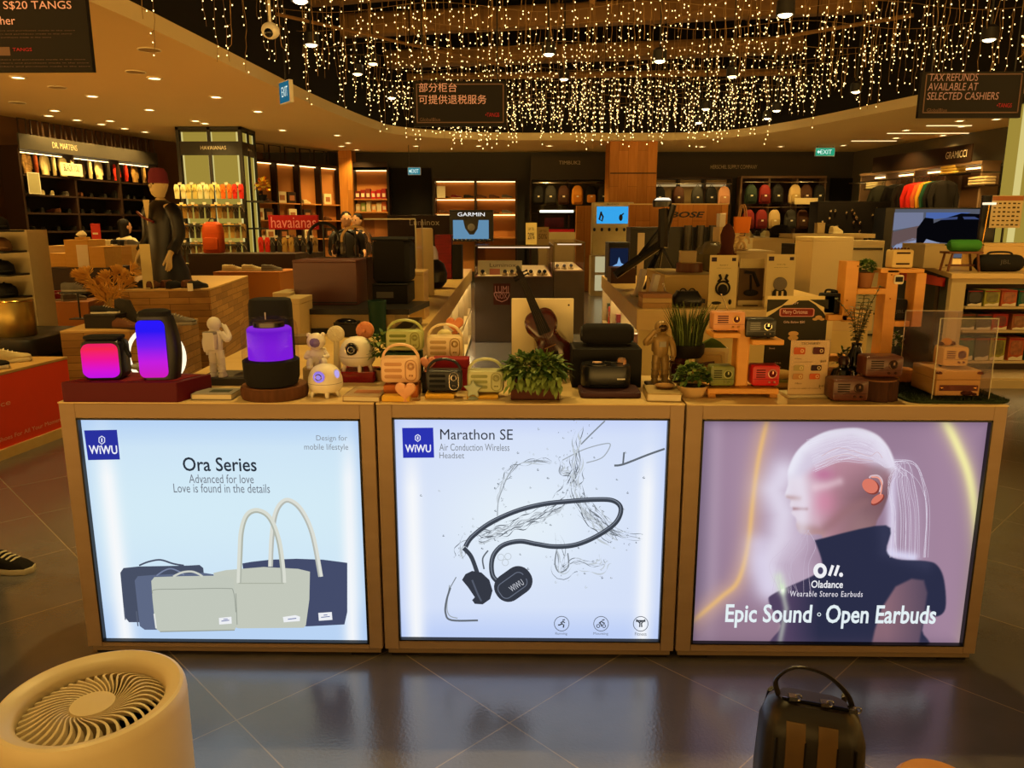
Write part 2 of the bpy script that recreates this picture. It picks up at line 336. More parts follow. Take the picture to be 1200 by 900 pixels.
class Print:
    """Print on one backlit panel: layers of coloured film, placed by the photograph's own coordinates on the panel."""
    def __init__(s, i, panel): s.t, s.panel, s.k = BOX[i], panel, 0
    def p(s, q, k): v = P(q[0], q[1], FY+.018); l = s.t.matrix_basis.translation; return (v.x-l.x, .018-.00025*k, v.z)
    def nm(s, n): return n.replace('printed_', '')+'_print'
    def layer(s): s.k += 1; return s.k
    def poly(s, name, col, *polys):
        b = B(); k = s.layer()
        for q in polys: b.add([s.p(x, k) for x in q], [tuple(range(len(q)))])
        return b.build(s.nm(name), glow('film_'+col.lstrip('#'), col, ART), s.panel, smooth=False)
    def lines(s, name, col, lines):
        """lines: (points, width or widths) in photo pixels"""
        b = B(); k = s.layer()
        for pts, wd in lines:
            n = len(pts); vs = []
            for i, q in enumerate(pts):
                a, c = pts[max(i-1, 0)], pts[min(i+1, n-1)]; dx, dy = c[0]-a[0], c[1]-a[1]; L = math.hypot(dx, dy) or 1
                ww = (wd[i] if isinstance(wd, (list, tuple)) else wd)/2
                vs += [s.p((q[0]-dy/L*ww, q[1]+dx/L*ww), k), s.p((q[0]+dy/L*ww, q[1]-dx/L*ww), k)]
            b.add(vs, [(2*i, 2*i+1, 2*i+3, 2*i+2) for i in range(n-1)])
        return b.build(s.nm(name), glow('film_'+col.lstrip('#'), col, ART), s.panel, smooth=False)
    def text(s, body, col, x0, y0, x1, y1, offset=0, name='printed_lettering', shear=0, space=1):
        k = s.layer(); a, b = s.p((x0, y1), k), s.p((x1, y0), k)
        vs, fs = letters(body, b[0]-a[0], b[2]-a[2], offset=offset, shear=shear, space=space)
        return B().at((a[0]+b[0])/2, a[1], a[2]).add(vs, fs).build(s.nm(name), glow('film_'+col.lstrip('#'), col, ART), s.panel, smooth=False)
ART = .97
def sdseg(X, Y, pts):
    d = np.full(X.shape, 1e9)
    for (x0, y0), (x1, y1) in zip(pts[:-1], pts[1:]):
        vx, vy = x1-x0, y1-y0; t = np.clip(((X-x0)*vx+(Y-y0)*vy)/(vx*vx+vy*vy+1e-9), 0, 1)
        d = np.minimum(d, np.hypot(X-x0-t*vx, Y-y0-t*vy))
    return d
def inpoly(X, Y, pts, soft=1.5):
    pts = list(pts)+[pts[0]]; ins = np.zeros(X.shape, bool)
    for (x0, y0), (x1, y1) in zip(pts[:-1], pts[1:]):
        c = ((y0 > Y) != (y1 > Y)) & (X < (x1-x0)*(Y-y0)/(y1-y0+1e-12)+x0); ins ^= c
    d = sdseg(X, Y, pts); d = np.where(ins, d, -d); t = np.clip(d/(2*soft)+.5, 0, 1); return t*t*(3-2*t)
def film(i, nx, ny, paint):
    """The translucent sheet of one panel as a fine grid; paint(x, y in photo pixels) -> colours."""
    t = BOX[i]; x0, x1, z0, z1 = t['scr']; l = t.matrix_basis.translation
    xs, zs = np.linspace(x0, x1, nx), np.linspace(z0, z1, ny); XX, ZZ = np.meshgrid(xs, zs)
    wx, wy, wz = XX+l.x, np.full(XX.shape, FY+.018), ZZ-EYE      # world, relative to the eye
    rx = wx*math.cos(YAW)+wy*math.sin(YAW); ry = -wx*math.sin(YAW)+wy*math.cos(YAW)
    dep = ry*math.cos(PITCH)-wz*math.sin(PITCH); up = ry*math.sin(PITCH)+wz*math.cos(PITCH)
    col = paint(600+FPX*rx/dep, 450-FPX*up/dep)
    b = B(); b.v = [(float(x), .018, float(z)) for x, z in zip(XX.ravel(), ZZ.ravel())]
    b.f = [(j*nx+k, j*nx+k+1, (j+1)*nx+k+1, (j+1)*nx+k) for j in range(ny-1) for k in range(nx-1)]; b.mi = [0]*len(b.f)
    o = b.build('lit_panel', glow_attr('backlit_film_'+'abc'[i], ART), t, smooth=False)
    a = o.data.color_attributes.new('print', 'FLOAT_COLOR', 'POINT')
    c = np.clip(col, 0, 255)/255; c = np.where(c <= .04045, c/12.92, ((c+.055)/1.055)**2.4); buf = np.ones((nx*ny, 4), np.float32); buf[:, :3] = c.reshape(-1, 3)
    a.data.foreach_set('color', buf.ravel())
    return o
def mixc(base, col, a): return base*(1-a[..., None])+np.array(col, float)*a[..., None]
def lerp_x(y, a, b, y0=491, y1=754): return a+(b-a)*(y-y0)/(y1-y0)
# ---- first poster: bags
def paint_a(X, Y):
    c = np.zeros(X.shape+(3,))+np.array((203, 226, 249)); 
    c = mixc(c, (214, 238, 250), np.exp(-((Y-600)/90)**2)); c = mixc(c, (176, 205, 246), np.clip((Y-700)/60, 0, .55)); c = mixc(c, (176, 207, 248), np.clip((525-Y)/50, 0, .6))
    for q0, q1, wd in ((118, 148, 11), (408, 413, 9)): c = mixc(c, (253, 254, 255), .95*np.exp(-((X-lerp_x(Y, q0, q1))/wd)**2)*np.clip((Y-500)/60, .15, 1))  # bright bands: edge LED glow painted into the panel colours
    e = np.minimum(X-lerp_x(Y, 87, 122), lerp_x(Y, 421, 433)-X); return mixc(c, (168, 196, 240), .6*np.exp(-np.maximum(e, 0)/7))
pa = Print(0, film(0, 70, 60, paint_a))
SH = lambda q, x0, y0, k: [(x0+a/k, y0+c/k) for a, c in q]
bagK = 1091/400; A = lambda *q: SH(q, 60, 460, bagK)
pa.poly('printed_logo', '#2a32a0', A((105, 121), (210, 119), (220, 214), (118, 216)))
pa.lines('printed_logo', '#e8ecff', [(A((162, 139), (171, 145), (171, 158), (162, 165), (153, 158), (153, 145), (162, 139)), 1.1), (A((162, 146), (162, 158)), 1.6)])
pa.text('WiWU', '#f2f4ff', 105, 522, 137, 532, .02)
pa.text('Ora Series', '#2d3440', 215, 536, 300, 552, .012); pa.text('Advanced for love', '#767d88', 222, 556, 297, 566); pa.text('Love is found in the details', '#767d88', 204, 567, 316, 577)
pa.text('Design for', '#8b929c', 371, 510, 407, 518); pa.text('mobile lifestyle', '#8b929c', 357, 520, 408, 529)
def bag(q): return [(p[0], p[1]) for p in spline([(a, c, 0) for a, c in A(*q)], 4, True)]
def rbag(x0, y0, x1, y1, r=14, sk=0): return A(*[(x+(sk*(y-y0)/(y1-y0)), y) for x, y in rrect(x1-x0, y1-y0, r, 4, (x0+x1)/2, (y0+y1)/2)])
pa.lines('printed_handle', '#4d5468', [([tuple(p[:2]) for p in spline([(*q, 0) for q in A((282, 552), (312, 540), (350, 534), (390, 546), (425, 552))], 5)], 2)])
pa.poly('printed_laptop_bag', '#495166', A((222, 575), (232, 560), (280, 555), (440, 552), (475, 550), (487, 560), (500, 700), (490, 733), (250, 733), (235, 715)))
pa.poly('printed_laptop_bag', '#5f6a86', A((268, 600), (278, 586), (330, 582), (486, 575), (520, 580), (545, 740), (530, 757), (300, 757), (284, 745)))
pa.lines('printed_handle', '#7a86a4', [([tuple(p[:2]) for p in spline([(*q, 0) for q in A((338, 584), (362, 568), (385, 562), (412, 572), (426, 582))], 5)], 1.6)])
pa.poly('printed_tote', '#454d6c', A((612, 545), (640, 540), (700, 533), (785, 530), (870, 533), (947, 543), (947, 700), (938, 740), (820, 746), (690, 740), (620, 600)))
pa.lines('printed_handle', '#b9bcb4', [([tuple(p[:2]) for p in spline([(*q, 0) for q in A((702, 555), (706, 470), (716, 395), (735, 355), (762, 344), (800, 375), (835, 450), (862, 587))], 6)], 5.6)])
pa.lines('printed_handle', '#dfe1d8', [([tuple(p[:2]) for p in spline([(*q, 0) for q in A((700, 555), (703, 470), (713, 393), (733, 352), (762, 341), (802, 372), (838, 450), (865, 587))], 6)], 3.6)])
pa.poly('printed_tote', '#c5cabd', A((520, 575), (560, 566), (680, 556), (790, 562), (828, 571), (826, 660), (815, 742), (808, 750), (600, 752), (560, 740)))
pa.lines('printed_handle', '#b3b8ac', [([tuple(p[:2]) for p in spline([(*q, 0) for q in A((601, 607), (605, 520), (610, 440), (628, 390), (662, 376), (700, 400), (728, 470), (741, 560), (744, 606))], 6)], 5.8)])
pa.lines('printed_handle', '#dcdfd4', [([tuple(p[:2]) for p in spline([(*q, 0) for q in A((599, 607), (602, 520), (607, 440), (626, 387), (662, 373), (702, 398), (731, 470), (744, 560), (747, 606))], 6)], 3.8)])
pa.lines('printed_seam', '#a9ae9f', [(A((600, 608), (745, 608)), 1)])
pa.poly('printed_laptop_bag', '#c3c9bd', A((322, 600), (332, 588), (420, 585), (560, 583), (583, 590), (590, 640), (596, 740), (588, 757), (350, 762), (336, 752), (326, 660)))
pa.lines('printed_seam', '#9aa095', [([tuple(p[:2]) for p in spline([(*q, 0) for q in A((326, 640), (334, 628), (420, 626), (560, 624), (584, 634), (592, 700))], 5)], .9), (A((350, 762), (588, 757)), 1.2), (A((596, 740), (592, 640)), 1)])
pa.lines('printed_handle', '#cfd3ca', [([tuple(p[:2]) for p in spline([(*q, 0) for q in A((392, 586), (420, 573), (450, 570), (472, 577), (486, 586))], 5)], 2.4)])
pa.poly('printed_label', '#f0f2f6', A((538, 718), (578, 714), (579, 736), (539, 739)), A((742, 715), (782, 709), (797, 714), (796, 728), (766, 730), (745, 732)), A((855, 702), (898, 699), (900, 724), (857, 727)))
pa.lines('printed_label', '#6a76a8', [(A((546, 728), (571, 725)), 1), (A((758, 722), (785, 719)), 1), (A((864, 716), (892, 713)), 1), (A((872, 709), (884, 708)), 1), (A((552, 722), (566, 721)), .8)])
pa.lines('printed_zip_pull', '#5a6276', [(A((236, 684), (240, 724)), 1.4), (A((275, 696), (280, 744)), 1.4)]); pa.lines('printed_zip_pull', '#e4e7e2', [(A((332, 704), (338, 750)), 1.8)])
# ---- second poster: headset in water
def paint_b(X, Y):
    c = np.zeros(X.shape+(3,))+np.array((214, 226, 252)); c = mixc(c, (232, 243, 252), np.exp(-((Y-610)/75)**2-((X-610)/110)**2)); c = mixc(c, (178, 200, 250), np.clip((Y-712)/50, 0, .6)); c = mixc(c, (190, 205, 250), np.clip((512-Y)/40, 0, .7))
    for q0, q1, wd in ((480, 488, 10), (762, 753, 9)): c = mixc(c, (253, 254, 255), .95*np.exp(-((X-lerp_x(Y, q0, q1))/wd)**2)*np.clip((Y-512)/60, .1, 1))  # side bands again paint the LED glow into the film
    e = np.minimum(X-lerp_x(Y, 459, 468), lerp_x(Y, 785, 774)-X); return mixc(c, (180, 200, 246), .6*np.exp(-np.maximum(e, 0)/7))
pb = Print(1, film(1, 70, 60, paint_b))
D = lambda *q: SH(q, 460, 480, 1093/340)
def cur(q, k=6): return [tuple(p[:2]) for p in spline([(*x, 0) for x in D(*q)], k)]
pb.poly('printed_logo', '#2b34b4', D((36, 69), (153, 68), (157, 181), (40, 182)))
pb.lines('printed_logo', '#e8ecff', [(D((95, 94), (104, 100), (104, 113), (95, 120), (86, 113), (86, 100), (95, 94)), 1.1), (D((95, 101), (95, 113)), 1.6)])
pb.text('WiWU', '#f2f4ff', 475, 521, 505, 530, .02)
pb.text('Marathon SE', '#30333c', 516, 503, 601, 515); pb.text('Air Conduction Wireless', '#84898f', 515, 520, 597, 528); pb.text('Headset', '#84898f', 515, 530, 544, 537)
# splashing water: strokes, droplets and bubbles in three greys
rs = random.Random(3); W3 = {'#a4acb4': [], '#858d96': [], '#666d76': [], '#c3ccd4': []}
def stroke(x, y, L, a, wd, col, bend=0):
    pts = []; 
    for i in range(7):
        t = i/6; pts.append((x, y)); x += L/6*math.cos(a); y += L/6*math.sin(a); a += bend/6
    W3[col].append((pts, [max(.1, .62*wd*math.sin(PI*(i+.25)/6.6)) for i in range(7)]))
def splash(path, n, spread, L, wd):
    sp = cur(path, 12); N = len(sp)
    for _ in range(max(4, n//5)):   # streams of water running along the path
        a, m = rs.randrange(max(1, N-8)), rs.randrange(8, max(9, N//2)); seg = sp[a:a+m+8]; o, k, ph, am = rs.gauss(0, spread), rs.uniform(.3, .9), rs.uniform(0, 6), rs.uniform(.6, 2.4); pts = []
        for q in range(len(seg)):
            b_ = seg[min(q+1, len(seg)-1)]; c_ = seg[max(q-1, 0)]; dx, dy = b_[0]-c_[0], b_[1]-c_[1]; l_ = math.hypot(dx, dy) or 1; w_ = o+am*math.sin(q*k+ph); pts.append((seg[q][0]-dy/l_*w_, seg[q][1]+dx/l_*w_))
        col = rs.choice(list(W3)); W3[col].append((pts, [max(.15, wd*(1.3 if col == '#c3ccd4' else .68)*abs(math.sin(q*k*.7+ph))*math.sin(PI*(q+.4)/len(pts))) for q in range(len(pts))]))
    for _ in range(n//3):           # drops torn off the streams
        q = sp[rs.randrange(N)]; o = rs.gauss(0, spread*2); r_ = rs.uniform(.3, 1.5); x, y = q[0]+o, q[1]+rs.gauss(0, spread*1.6); W3[rs.choice(list(W3))].append(([(x+r_*math.cos(t), y+r_*.8*math.sin(t)) for t in np.linspace(rs.uniform(0, 3), rs.uniform(3.6, 6.3), 8)], rs.uniform(.25, .7)))
splash([(700, 60), (690, 140), (690, 230), (675, 290)], 95, 4.5, 12, 2)
splash([(680, 290), (640, 350), (560, 400), (470, 440), (380, 470), (320, 480)], 150, 5.5, 13, 1.9)
splash([(690, 270), (720, 370), (780, 430), (850, 490)], 120, 5, 13, 2)
splash([(700, 320), (760, 390), (840, 470), (940, 492)], 45, 4, 10, 1.3)
splash([(620, 460), (640, 540), (640, 600), (690, 570), (770, 590), (800, 560)], 70, 4.5, 9, 1.4)
splash([(400, 390), (400, 320), (430, 250), (480, 200), (600, 190)], 60, 3, 8, 1.3)
splash([(280, 430), (310, 470), (270, 510), (255, 560)], 35, 4, 8, 1.5)
splash([(640, 60+120), (640, 230), (690, 250)], 40, 4, 9, 1.8)
for q, wd, col in (([(710, 130), (750, 90), (800, 42)], 1.6, '#858d96'), ([(640, 190), (720, 150), (800, 128), (820, 135), (790, 180), (730, 200)], 1.2, '#a4acb4'), ([(835, 210), (870, 205), (960, 170), (1025, 147)], 2.4, '#666d76'), ([(872, 160), (868, 205)], 2, '#666d76'), ([(218, 670), (203, 720), (200, 765), (222, 792), (322, 793)], 2.2, '#666d76'), ([(215, 660), (205, 740), (215, 775), (245, 785)], 1.2, '#a4acb4'), ([(240, 630), (216, 672)], 1.2, '#858d96'),
        ([(620, 520), (612, 580), (630, 612), (662, 590), (660, 540)], 1.6, '#858d96'), ([(395, 400), (400, 340), (430, 260), (470, 195)], 1.2, '#a4acb4'), ([(345, 600), (340, 560), (360, 530)], 1.8, '#666d76')):
    W3[col].append((cur(q), wd))
for _ in range(70):
    x, y = D((rs.gauss(560, 210), rs.gauss(420, 170)))[0]
    if 470 < x < 765 and 500 < y < 700 and not (x < 605 and y < 540): W3[rs.choice(list(W3))].append(([(x+rs.uniform(.4, 1.6)*math.cos(a), y+rs.uniform(.4, 1.4)*math.sin(a)) for a in np.linspace(0, 5, 7)], .7))
for (x, y) in ((408, 555), (435, 552), (425, 575)): W3['#c3ccd4'].append((D(*[(x+12*math.cos(a), y+12*math.sin(a)) for a in np.linspace(0, 6.28, 14)]), .8))
for c_, ls in W3.items(): pb.lines('printed_water', c_, ls)
band = [(275, 515), (300, 478), (370, 425), (470, 380), (570, 355), (660, 345), (760, 338), (830, 342), (860, 372), (840, 425), (770, 475), (690, 508), (610, 515), (540, 505), (480, 495), (420, 508), (385, 540), (373, 580), (378, 625), (400, 650)]
pb.lines('printed_headset', '#3d434e', [(cur(band, 8), 5.6)]); pb.lines('printed_highlight', '#767e8c', [(cur([(x-1, y-4) for x, y in band], 8), 1.3)])
pb.lines('printed_headset', '#3d434e', [(cur([(268, 520), (295, 550), (315, 600), (330, 650)], 8), 5)])
pb.poly('printed_earpiece', '#363a45', D((262, 640), (275, 618), (300, 606), (335, 612), (365, 640), (377, 680), (368, 712), (340, 732), (310, 730), (300, 716), (310, 705), (285, 668)))
pb.lines('printed_highlight', '#565d6d', [(cur([(300, 640), (320, 690), (335, 720)], 5), 2)])
pb.poly('printed_earpiece', '#363a45', D(*[(455+x*math.cos(-.62)-y*math.sin(-.62), 655+x*math.sin(-.62)+y*math.cos(-.62)) for x, y in rrect(150, 108, 50, 7)]))
pb.lines('printed_highlight', '#6a7284', [(D(*[(452+x*math.cos(-.62)-y*math.sin(-.62), 660+x*math.sin(-.62)+y*math.cos(-.62)) for x, y in rrect(112, 62, 22, 6)]), 1)])
o = pb.text('WIWU', '#c8ccd6', 596, 681, 614, 688, name='printed_logo'); 
def spin(o, a):
    me = o.data; c = sum((v.co for v in me.vertices), Vector())/len(me.vertices); R = Matrix.Translation(c) @ Matrix.Rotation(a, 4, 'Y') @ Matrix.Translation(-c); me.transform(R)
spin(o, -.62)
for (x, y, tx, a0, a1) in ((637, 804, 'Running', 613, 658), (785, 804, 'Mounting', 756, 812), (934, 804, 'Fitness', 912, 956)):
    r0 = D((x, y))[0]; k = [(r0[0]+8.6*math.cos(a), r0[1]+8.6*math.sin(a)) for a in np.linspace(0, 2*PI, 24)]
    pb.lines('printed_icon', '#5c626c', [(k, .8)]); q = D((a0, 836), (a1, 848)); pb.text(tx, '#6d737c', q[0][0], q[0][1], q[1][0], q[1][1])
f = lambda x, y, *q: D(*[(x+a, y+c) for a, c in q])
pb.lines('printed_icon', '#3f444c', [(f(637, 804, (-4, -4), (4, -10), (0, 0), (8, 4), (6, 14)), 1.6), (f(637, 804, (0, 0), (-8, 4), (-14, 4)), 1.6), (f(637, 804, (4, -10), (12, -4)), 1.3), (f(637, 804, (7, -17), (8, -13)), 3),
    (f(785, 804, (-8, -2), (2, -10), (8, -4), (14, -2)), 1.5), (f(785, 804, (-4, -2), (2, 4), (0, 10)), 1.5), (f(785, 804, (8, -17), (9, -13)), 3), (f(934, 804, (-16, -12), (16, -12)), 1.5), (f(934, 804, (-12, -12), (-3, -2), (-4, 12)), 1.5), (f(934, 804, (12, -12), (3, -2), (4, 12)), 1.5), (f(934, 804, (-1, -10), (1, -6)), 3), (f(934, 804, (-15, -17), (-15, -7)), 1.6), (f(934, 804, (15, -17), (15, -7)), 1.6)]
    + [(f(785, 804, *[(sx+6*math.cos(a), 8+6*math.sin(a)) for a in np.linspace(0, 6.28, 10)]), .9) for sx in (-11, 11)])
# ---- third poster: mauve portrait
E3 = lambda *q: SH(q, 860, 490, 1200/280); F3 = lambda *q: SH(q, 780, 460, 1145/420)
HEAD = [tuple(p[:2]) for p in spline([(*q, 0) for q in E3((600, 48), (480, 62), (380, 108), (310, 175), (272, 262), (272, 330), (258, 378), (262, 398), (284, 412), (282, 440), (296, 455), (290, 478), (312, 505), (314, 545), (330, 576), (380, 586), (440, 588), (450, 640), (480, 720), (700, 700), (712, 540), (745, 470), (772, 400), (788, 320), (808, 240), (785, 160), (735, 95), (670, 60))], 4, True)]
def paint_c(X, Y):
    c = np.zeros(X.shape+(3,))+np.array((152, 124, 148)); c = mixc(c, (176, 148, 172), np.exp(-((X-905)/70)**2-((Y-560)/120)**2)*.8); c = mixc(c, (172, 140, 164), np.exp(-((X-1110)/40)**2)*.6)
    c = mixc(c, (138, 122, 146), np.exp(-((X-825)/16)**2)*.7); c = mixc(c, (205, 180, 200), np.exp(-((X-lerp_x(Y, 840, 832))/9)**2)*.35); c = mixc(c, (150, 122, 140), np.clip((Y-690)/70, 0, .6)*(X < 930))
    l1 = E3((165, 20), (125, 200), (95, 420), (70, 650), (20, 820))+[(845, 700), (812, 728)]
    sm = lambda q: [tuple(p[:2]) for p in spline([(*x, 0) for x in q], 5)]
    d = sdseg(X, Y, sm(l1)); c = mixc(c, (205, 165, 150), .75*np.exp(-(d/13)**2)); c = mixc(c, (238, 190, 120), .8*np.exp(-(d/3.2)**2))
    l2 = [(1106, 490), (1121, 520), (1135, 556), (1143, 600), (1146, 650), (1142, 700), (1133, 758)]
    d = sdseg(X, Y, sm(l2)); c = mixc(c, (226, 205, 160), .6*np.exp(-(d/12)**2)); c = mixc(c, (248, 240, 168), .95*np.exp(-(d/5.5)**2))
    for l, wd, a, co in ((E3((250, 280), (200, 360), (250, 480), (240, 600), (170, 720), (190, 830)), 20, .85, (232, 226, 244)), (E3((120, 640), (130, 760), (180, 860)), 14, .6, (222, 214, 240)), (E3((330, 600), (300, 700), (340, 800)), 22, .5, (216, 200, 222)), (E3((790, 240), (795, 450), (790, 660)), 7, .8, (226, 218, 244)), (E3((840, 260), (890, 420), (900, 680)), 14, .4, (205, 185, 212)), (E3((780, 680), (900, 700)), 6, .9, (220, 218, 246))):
        c = mixc(c, co, a*np.exp(-(sdseg(X, Y, l)/wd)**2))
    # head
    m = inpoly(X, Y, HEAD, 1.6); u = (X-922)/120; v = (Y-503)/130
    h = np.zeros(X.shape+(3,))+np.array((196, 146, 162)); h = mixc(h, (232, 226, 240), np.clip(1.05-2.1*u-.1*v, 0, 1)); h = mixc(h, (120, 86, 94), np.clip((u-.3)*2.0, 0, .95)*np.clip((v-.2)*2.4, 0, 1)); h = mixc(h, (150, 108, 112), np.exp(-(sdseg(X, Y, E3((330, 560), (440, 570), (560, 470), (660, 420)))/7)**2)*.6); h = mixc(h, (164, 128, 130), np.exp(-((X-1012)/22)**2-((Y-622)/26)**2)*.7)
    h = mixc(h, (190, 110, 150), .75*np.exp(-((X-965)/14)**2-((Y-556)/8)**2)); h = mixc(h, (222, 130, 165), .5*np.exp(-((X-966)/14)**2-((Y-588)/16)**2)); h = mixc(h, (240, 215, 225), .5*np.exp(-(sdseg(X, Y, E3((410, 348), (470, 338), (530, 318)))/5)**2))
    h = mixc(h, (150, 98, 104), .75*np.exp(-(sdseg(X, Y, E3((300, 455), (365, 456)))/2)**2)); h = mixc(h, (180, 140, 140), .6*np.exp(-(sdseg(X, Y, E3((270, 398), (330, 402)))/3)**2)); h = mixc(h, (190, 150, 145), .4*np.exp(-(sdseg(X, Y, E3((315, 540), (440, 580)))/5)**2))
    cap = inpoly(X, Y, E3((600, 40), (470, 55), (360, 110), (290, 190), (262, 290), (330, 300), (400, 250), (480, 210), (560, 205), (640, 215), (700, 235), (770, 255), (800, 300), (820, 230), (780, 140), (700, 70)), 7)
    h = mixc(h, (214, 206, 228), .85*cap); h = mixc(h, (240, 240, 252), .8*np.exp(-(sdseg(X, Y, E3((280, 260), (330, 160), (450, 80), (590, 55), (720, 95), (800, 220)))/9)**2)); h = mixc(h, (150, 130, 140), .5*np.exp(-((X-1028)/11)**2-((Y-553)/8)**2))
    h = mixc(h, (238, 234, 248), .55*np.exp(-(sdseg(X, Y, E3((330, 320), (350, 420), (340, 560)))/9)**2))
    c = c*(1-m[..., None])+h*m[..., None]
    body = inpoly(X, Y, sm(F3((476, 472), (704, 424), (706, 505), (740, 532), (830, 538), (868, 552), (890, 600), (894, 690), (862, 716), (835, 690), (820, 760), (810, 820), (360, 820), (368, 745), (330, 670), (350, 640), (480, 580), (500, 545))+F3((476, 472))), 1.2)
    bc = np.zeros(X.shape+(3,))+np.array((43, 46, 72)); bc = mixc(bc, (60, 62, 90), np.exp(-(sdseg(X, Y, F3((700, 430), (706, 505), (830, 545)))/10)**2)*.6); bc = mixc(bc, (92, 72, 104), np.clip((960-X)/45, 0, .8))
    arm = inpoly(X, Y, F3((786, 595), (825, 600), (836, 640), (825, 720), (806, 820), (655, 820), (668, 760), (690, 690), (735, 620)), 2); bc = mixc(bc, (140, 105, 118), arm*np.clip(1-(X-1040)/90, .45, 1))
    c = c*(1-body[..., None])+bc*body[..., None]
    c = mixc(c, (214, 226, 206), .8*np.exp(-(sdseg(X, Y, E3((225, 800), (245, 860)))/6)**2)+.55*np.exp(-(sdseg(X, Y, F3((370, 620), (385, 690), (365, 800)))/3.4)**2))
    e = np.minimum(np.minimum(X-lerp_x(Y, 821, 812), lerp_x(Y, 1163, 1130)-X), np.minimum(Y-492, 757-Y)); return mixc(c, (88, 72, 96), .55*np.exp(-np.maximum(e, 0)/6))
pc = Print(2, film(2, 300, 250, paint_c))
rs = random.Random(9); hair = []
def cur3(q, k=6): return [tuple(p[:2]) for p in spline([(*x, 0) for x in E3(*q)], k)]
for i in range(34):
    t = i/33; y0 = 60+t*150; hair.append((cur3([(370+40*t+rs.gauss(0, 6), 110+160*t), (470+30*t, 80+150*t+rs.gauss(0, 5)), (560, y0+rs.gauss(0, 6)), (640, y0+12*math.sin(i)+rs.gauss(0, 4)), (710, 110+t*110), (765, 150+t*100), (800, 240)]), .34))
for i in range(26): 
    x = rs.uniform(790, 990); hair.append((cur3([(790, 225+rs.gauss(0, 12)), ((790+x)/2+20, 235+rs.uniform(-20, 60)), (x-20, 330+rs.gauss(0, 25)), (x, 480), (x+rs.gauss(0, 10), 700)]), .3))
wisps = []
for i in range(14):
    x = rs.uniform(220, 400); wisps.append((cur3([(350+rs.gauss(0, 20), 560), (x+rs.uniform(0, 60), 640), (x-rs.uniform(0, 50), 740), (x+rs.uniform(-40, 30), 880)]), .25))
pc.lines('printed_hair', '#e4dcee', hair); pc.lines('printed_hair', '#cbbcd2', wisps)
pc.lines('printed_hair', '#d8bcc4', [(cur3([(440, 190), (520, 150), (600, 165), (680, 190), (720, 170), (745, 200)]), .7), (cur3([(460, 210), (560, 180), (640, 205), (700, 215)]), .7), (cur3([(680, 300), (690, 290), (725, 290), (745, 320), (730, 370)]), 2)])
ro = lambda cx, cy, rx, ry, a: E3(*[(cx+rx*math.cos(t)*math.cos(a)-ry*math.sin(t)*math.sin(a), cy+rx*math.cos(t)*math.sin(a)+ry*math.sin(t)*math.cos(a)) for t in np.linspace(0, 2*PI, 22)[:-1]])
pc.poly('printed_earbud', '#8a3f38', ro(690, 345, 44, 36, .6), ro(722, 410, 40, 19, -.65)); pc.poly('printed_earbud', '#dd7a66', ro(683, 340, 42, 34, .6), ro(719, 405, 36, 16, -.65)); pc.lines('printed_earbud', '#f0a08c', [(cur3([(690, 295), (725, 300), (742, 335), (735, 385)]), 1.6)])
pc.poly('printed_logo', '#f4f4f8', ro(432, 765, 34, 38, 0)); pc.poly('printed_logo', '#4a4664', ro(434, 765, 14, 18, 0)); pc.lines('printed_logo', '#f4f4f8', [(E3((478, 790), (496, 738)), 3.4), (E3((506, 790), (524, 738)), 3.4)]); pc.poly('printed_logo', '#f4f4f8', ro(537, 785, 10, 11, 0))
pc.text('Oladance', '#f4f4f8', 950, 680, 988, 688.5, .015); pc.text('Wearable Stereo Earbuds', '#e8e4ee', 925, 692.5, 1011, 698.5, .004, space=1.15)
pc.text('Epic Sound', '#e6f2f6', 849, 708, 952, 735, .02); pc.lines('printed_dot', '#e6f2f6', [([(959.5+1.9*math.cos(a), 719.5+1.9*math.sin(a)) for a in np.linspace(0, 6.3, 10)], .9)]); pc.text('Open Earbuds', '#e6f2f6', 966, 709, 1098, 736, .02)
for t in BOX: del t['scr']
# ================================================================ ceiling lights, fairy lights and hanging signs
M_lamp = glow('downlight_glow', '#ffe2a8', 7, False)
M_ring = mat('white_trim_ring', '#d8c8a8', rough=.5)
def downlight(x, y, lab, power):
    t = thing('ceiling_downlight', lab, 'downlight', (x, y, CEIL), 0, 'recessed ceiling downlights')
    B().torus(.085, .014, (0, 0, -.006), 'z', 20, 6).build('trim_ring', M_ring, t)
    B().lathe([(.074, -.008), (.074, -.001)], 16).build('bulb_face', M_lamp, t)
    lamp('downlight_beam', (x, y, CEIL-.03), power, angle=130)
q = sorted(tuple(((-5.3, 4.2), (-4.9, 5.6)))+tuple(tuple(G(px, py, CEIL).xy) for px, py in ((108, 112), (64, 129), (181, 91), (175, 128), (253, 113), (302, 130), (21, 90), (57, 135), (90, 140), (129, 141), (146, 150), (170, 154), (119, 145), (229, 141), (240, 144), (395, 158), (408, 167), (418, 175), (331, 152))), key=lambda p: p[1])  # first two points are added, out of view, to brighten the red plinth
for i, (x, y) in enumerate(q): downlight(x, y, f'round recessed downlight in left lower ceiling, {ORD[i]} nearest the camera', DOWN)
q = sorted([tuple(G(px, py, CEIL).xy) for px, py in ((1062, 152), (1105, 158), (1125, 141), (1168, 139))]+[(8.6, 7.0), (8.4, 4.2), (7.6, 19.2), (8.1, 17.6), (8.4, 15.6)], key=lambda p: p[1])  # last three points are added to brighten the garment wall
for i, (x, y) in enumerate(q): downlight(x, y, f'round recessed downlight in right lower ceiling, {ORD[i]} nearest the camera', DOWN)
for i, x in enumerate((-4.4, -2.6, -1.1, .6, 2.3, 4.3, 6.2)): downlight(x, 19.2+.25*(x > 3), f'added fill downlight before back wall, {nth(i, 7)}', DOWN*1.3)  # row added to brighten the back wall, mostly hidden by the ceiling edge
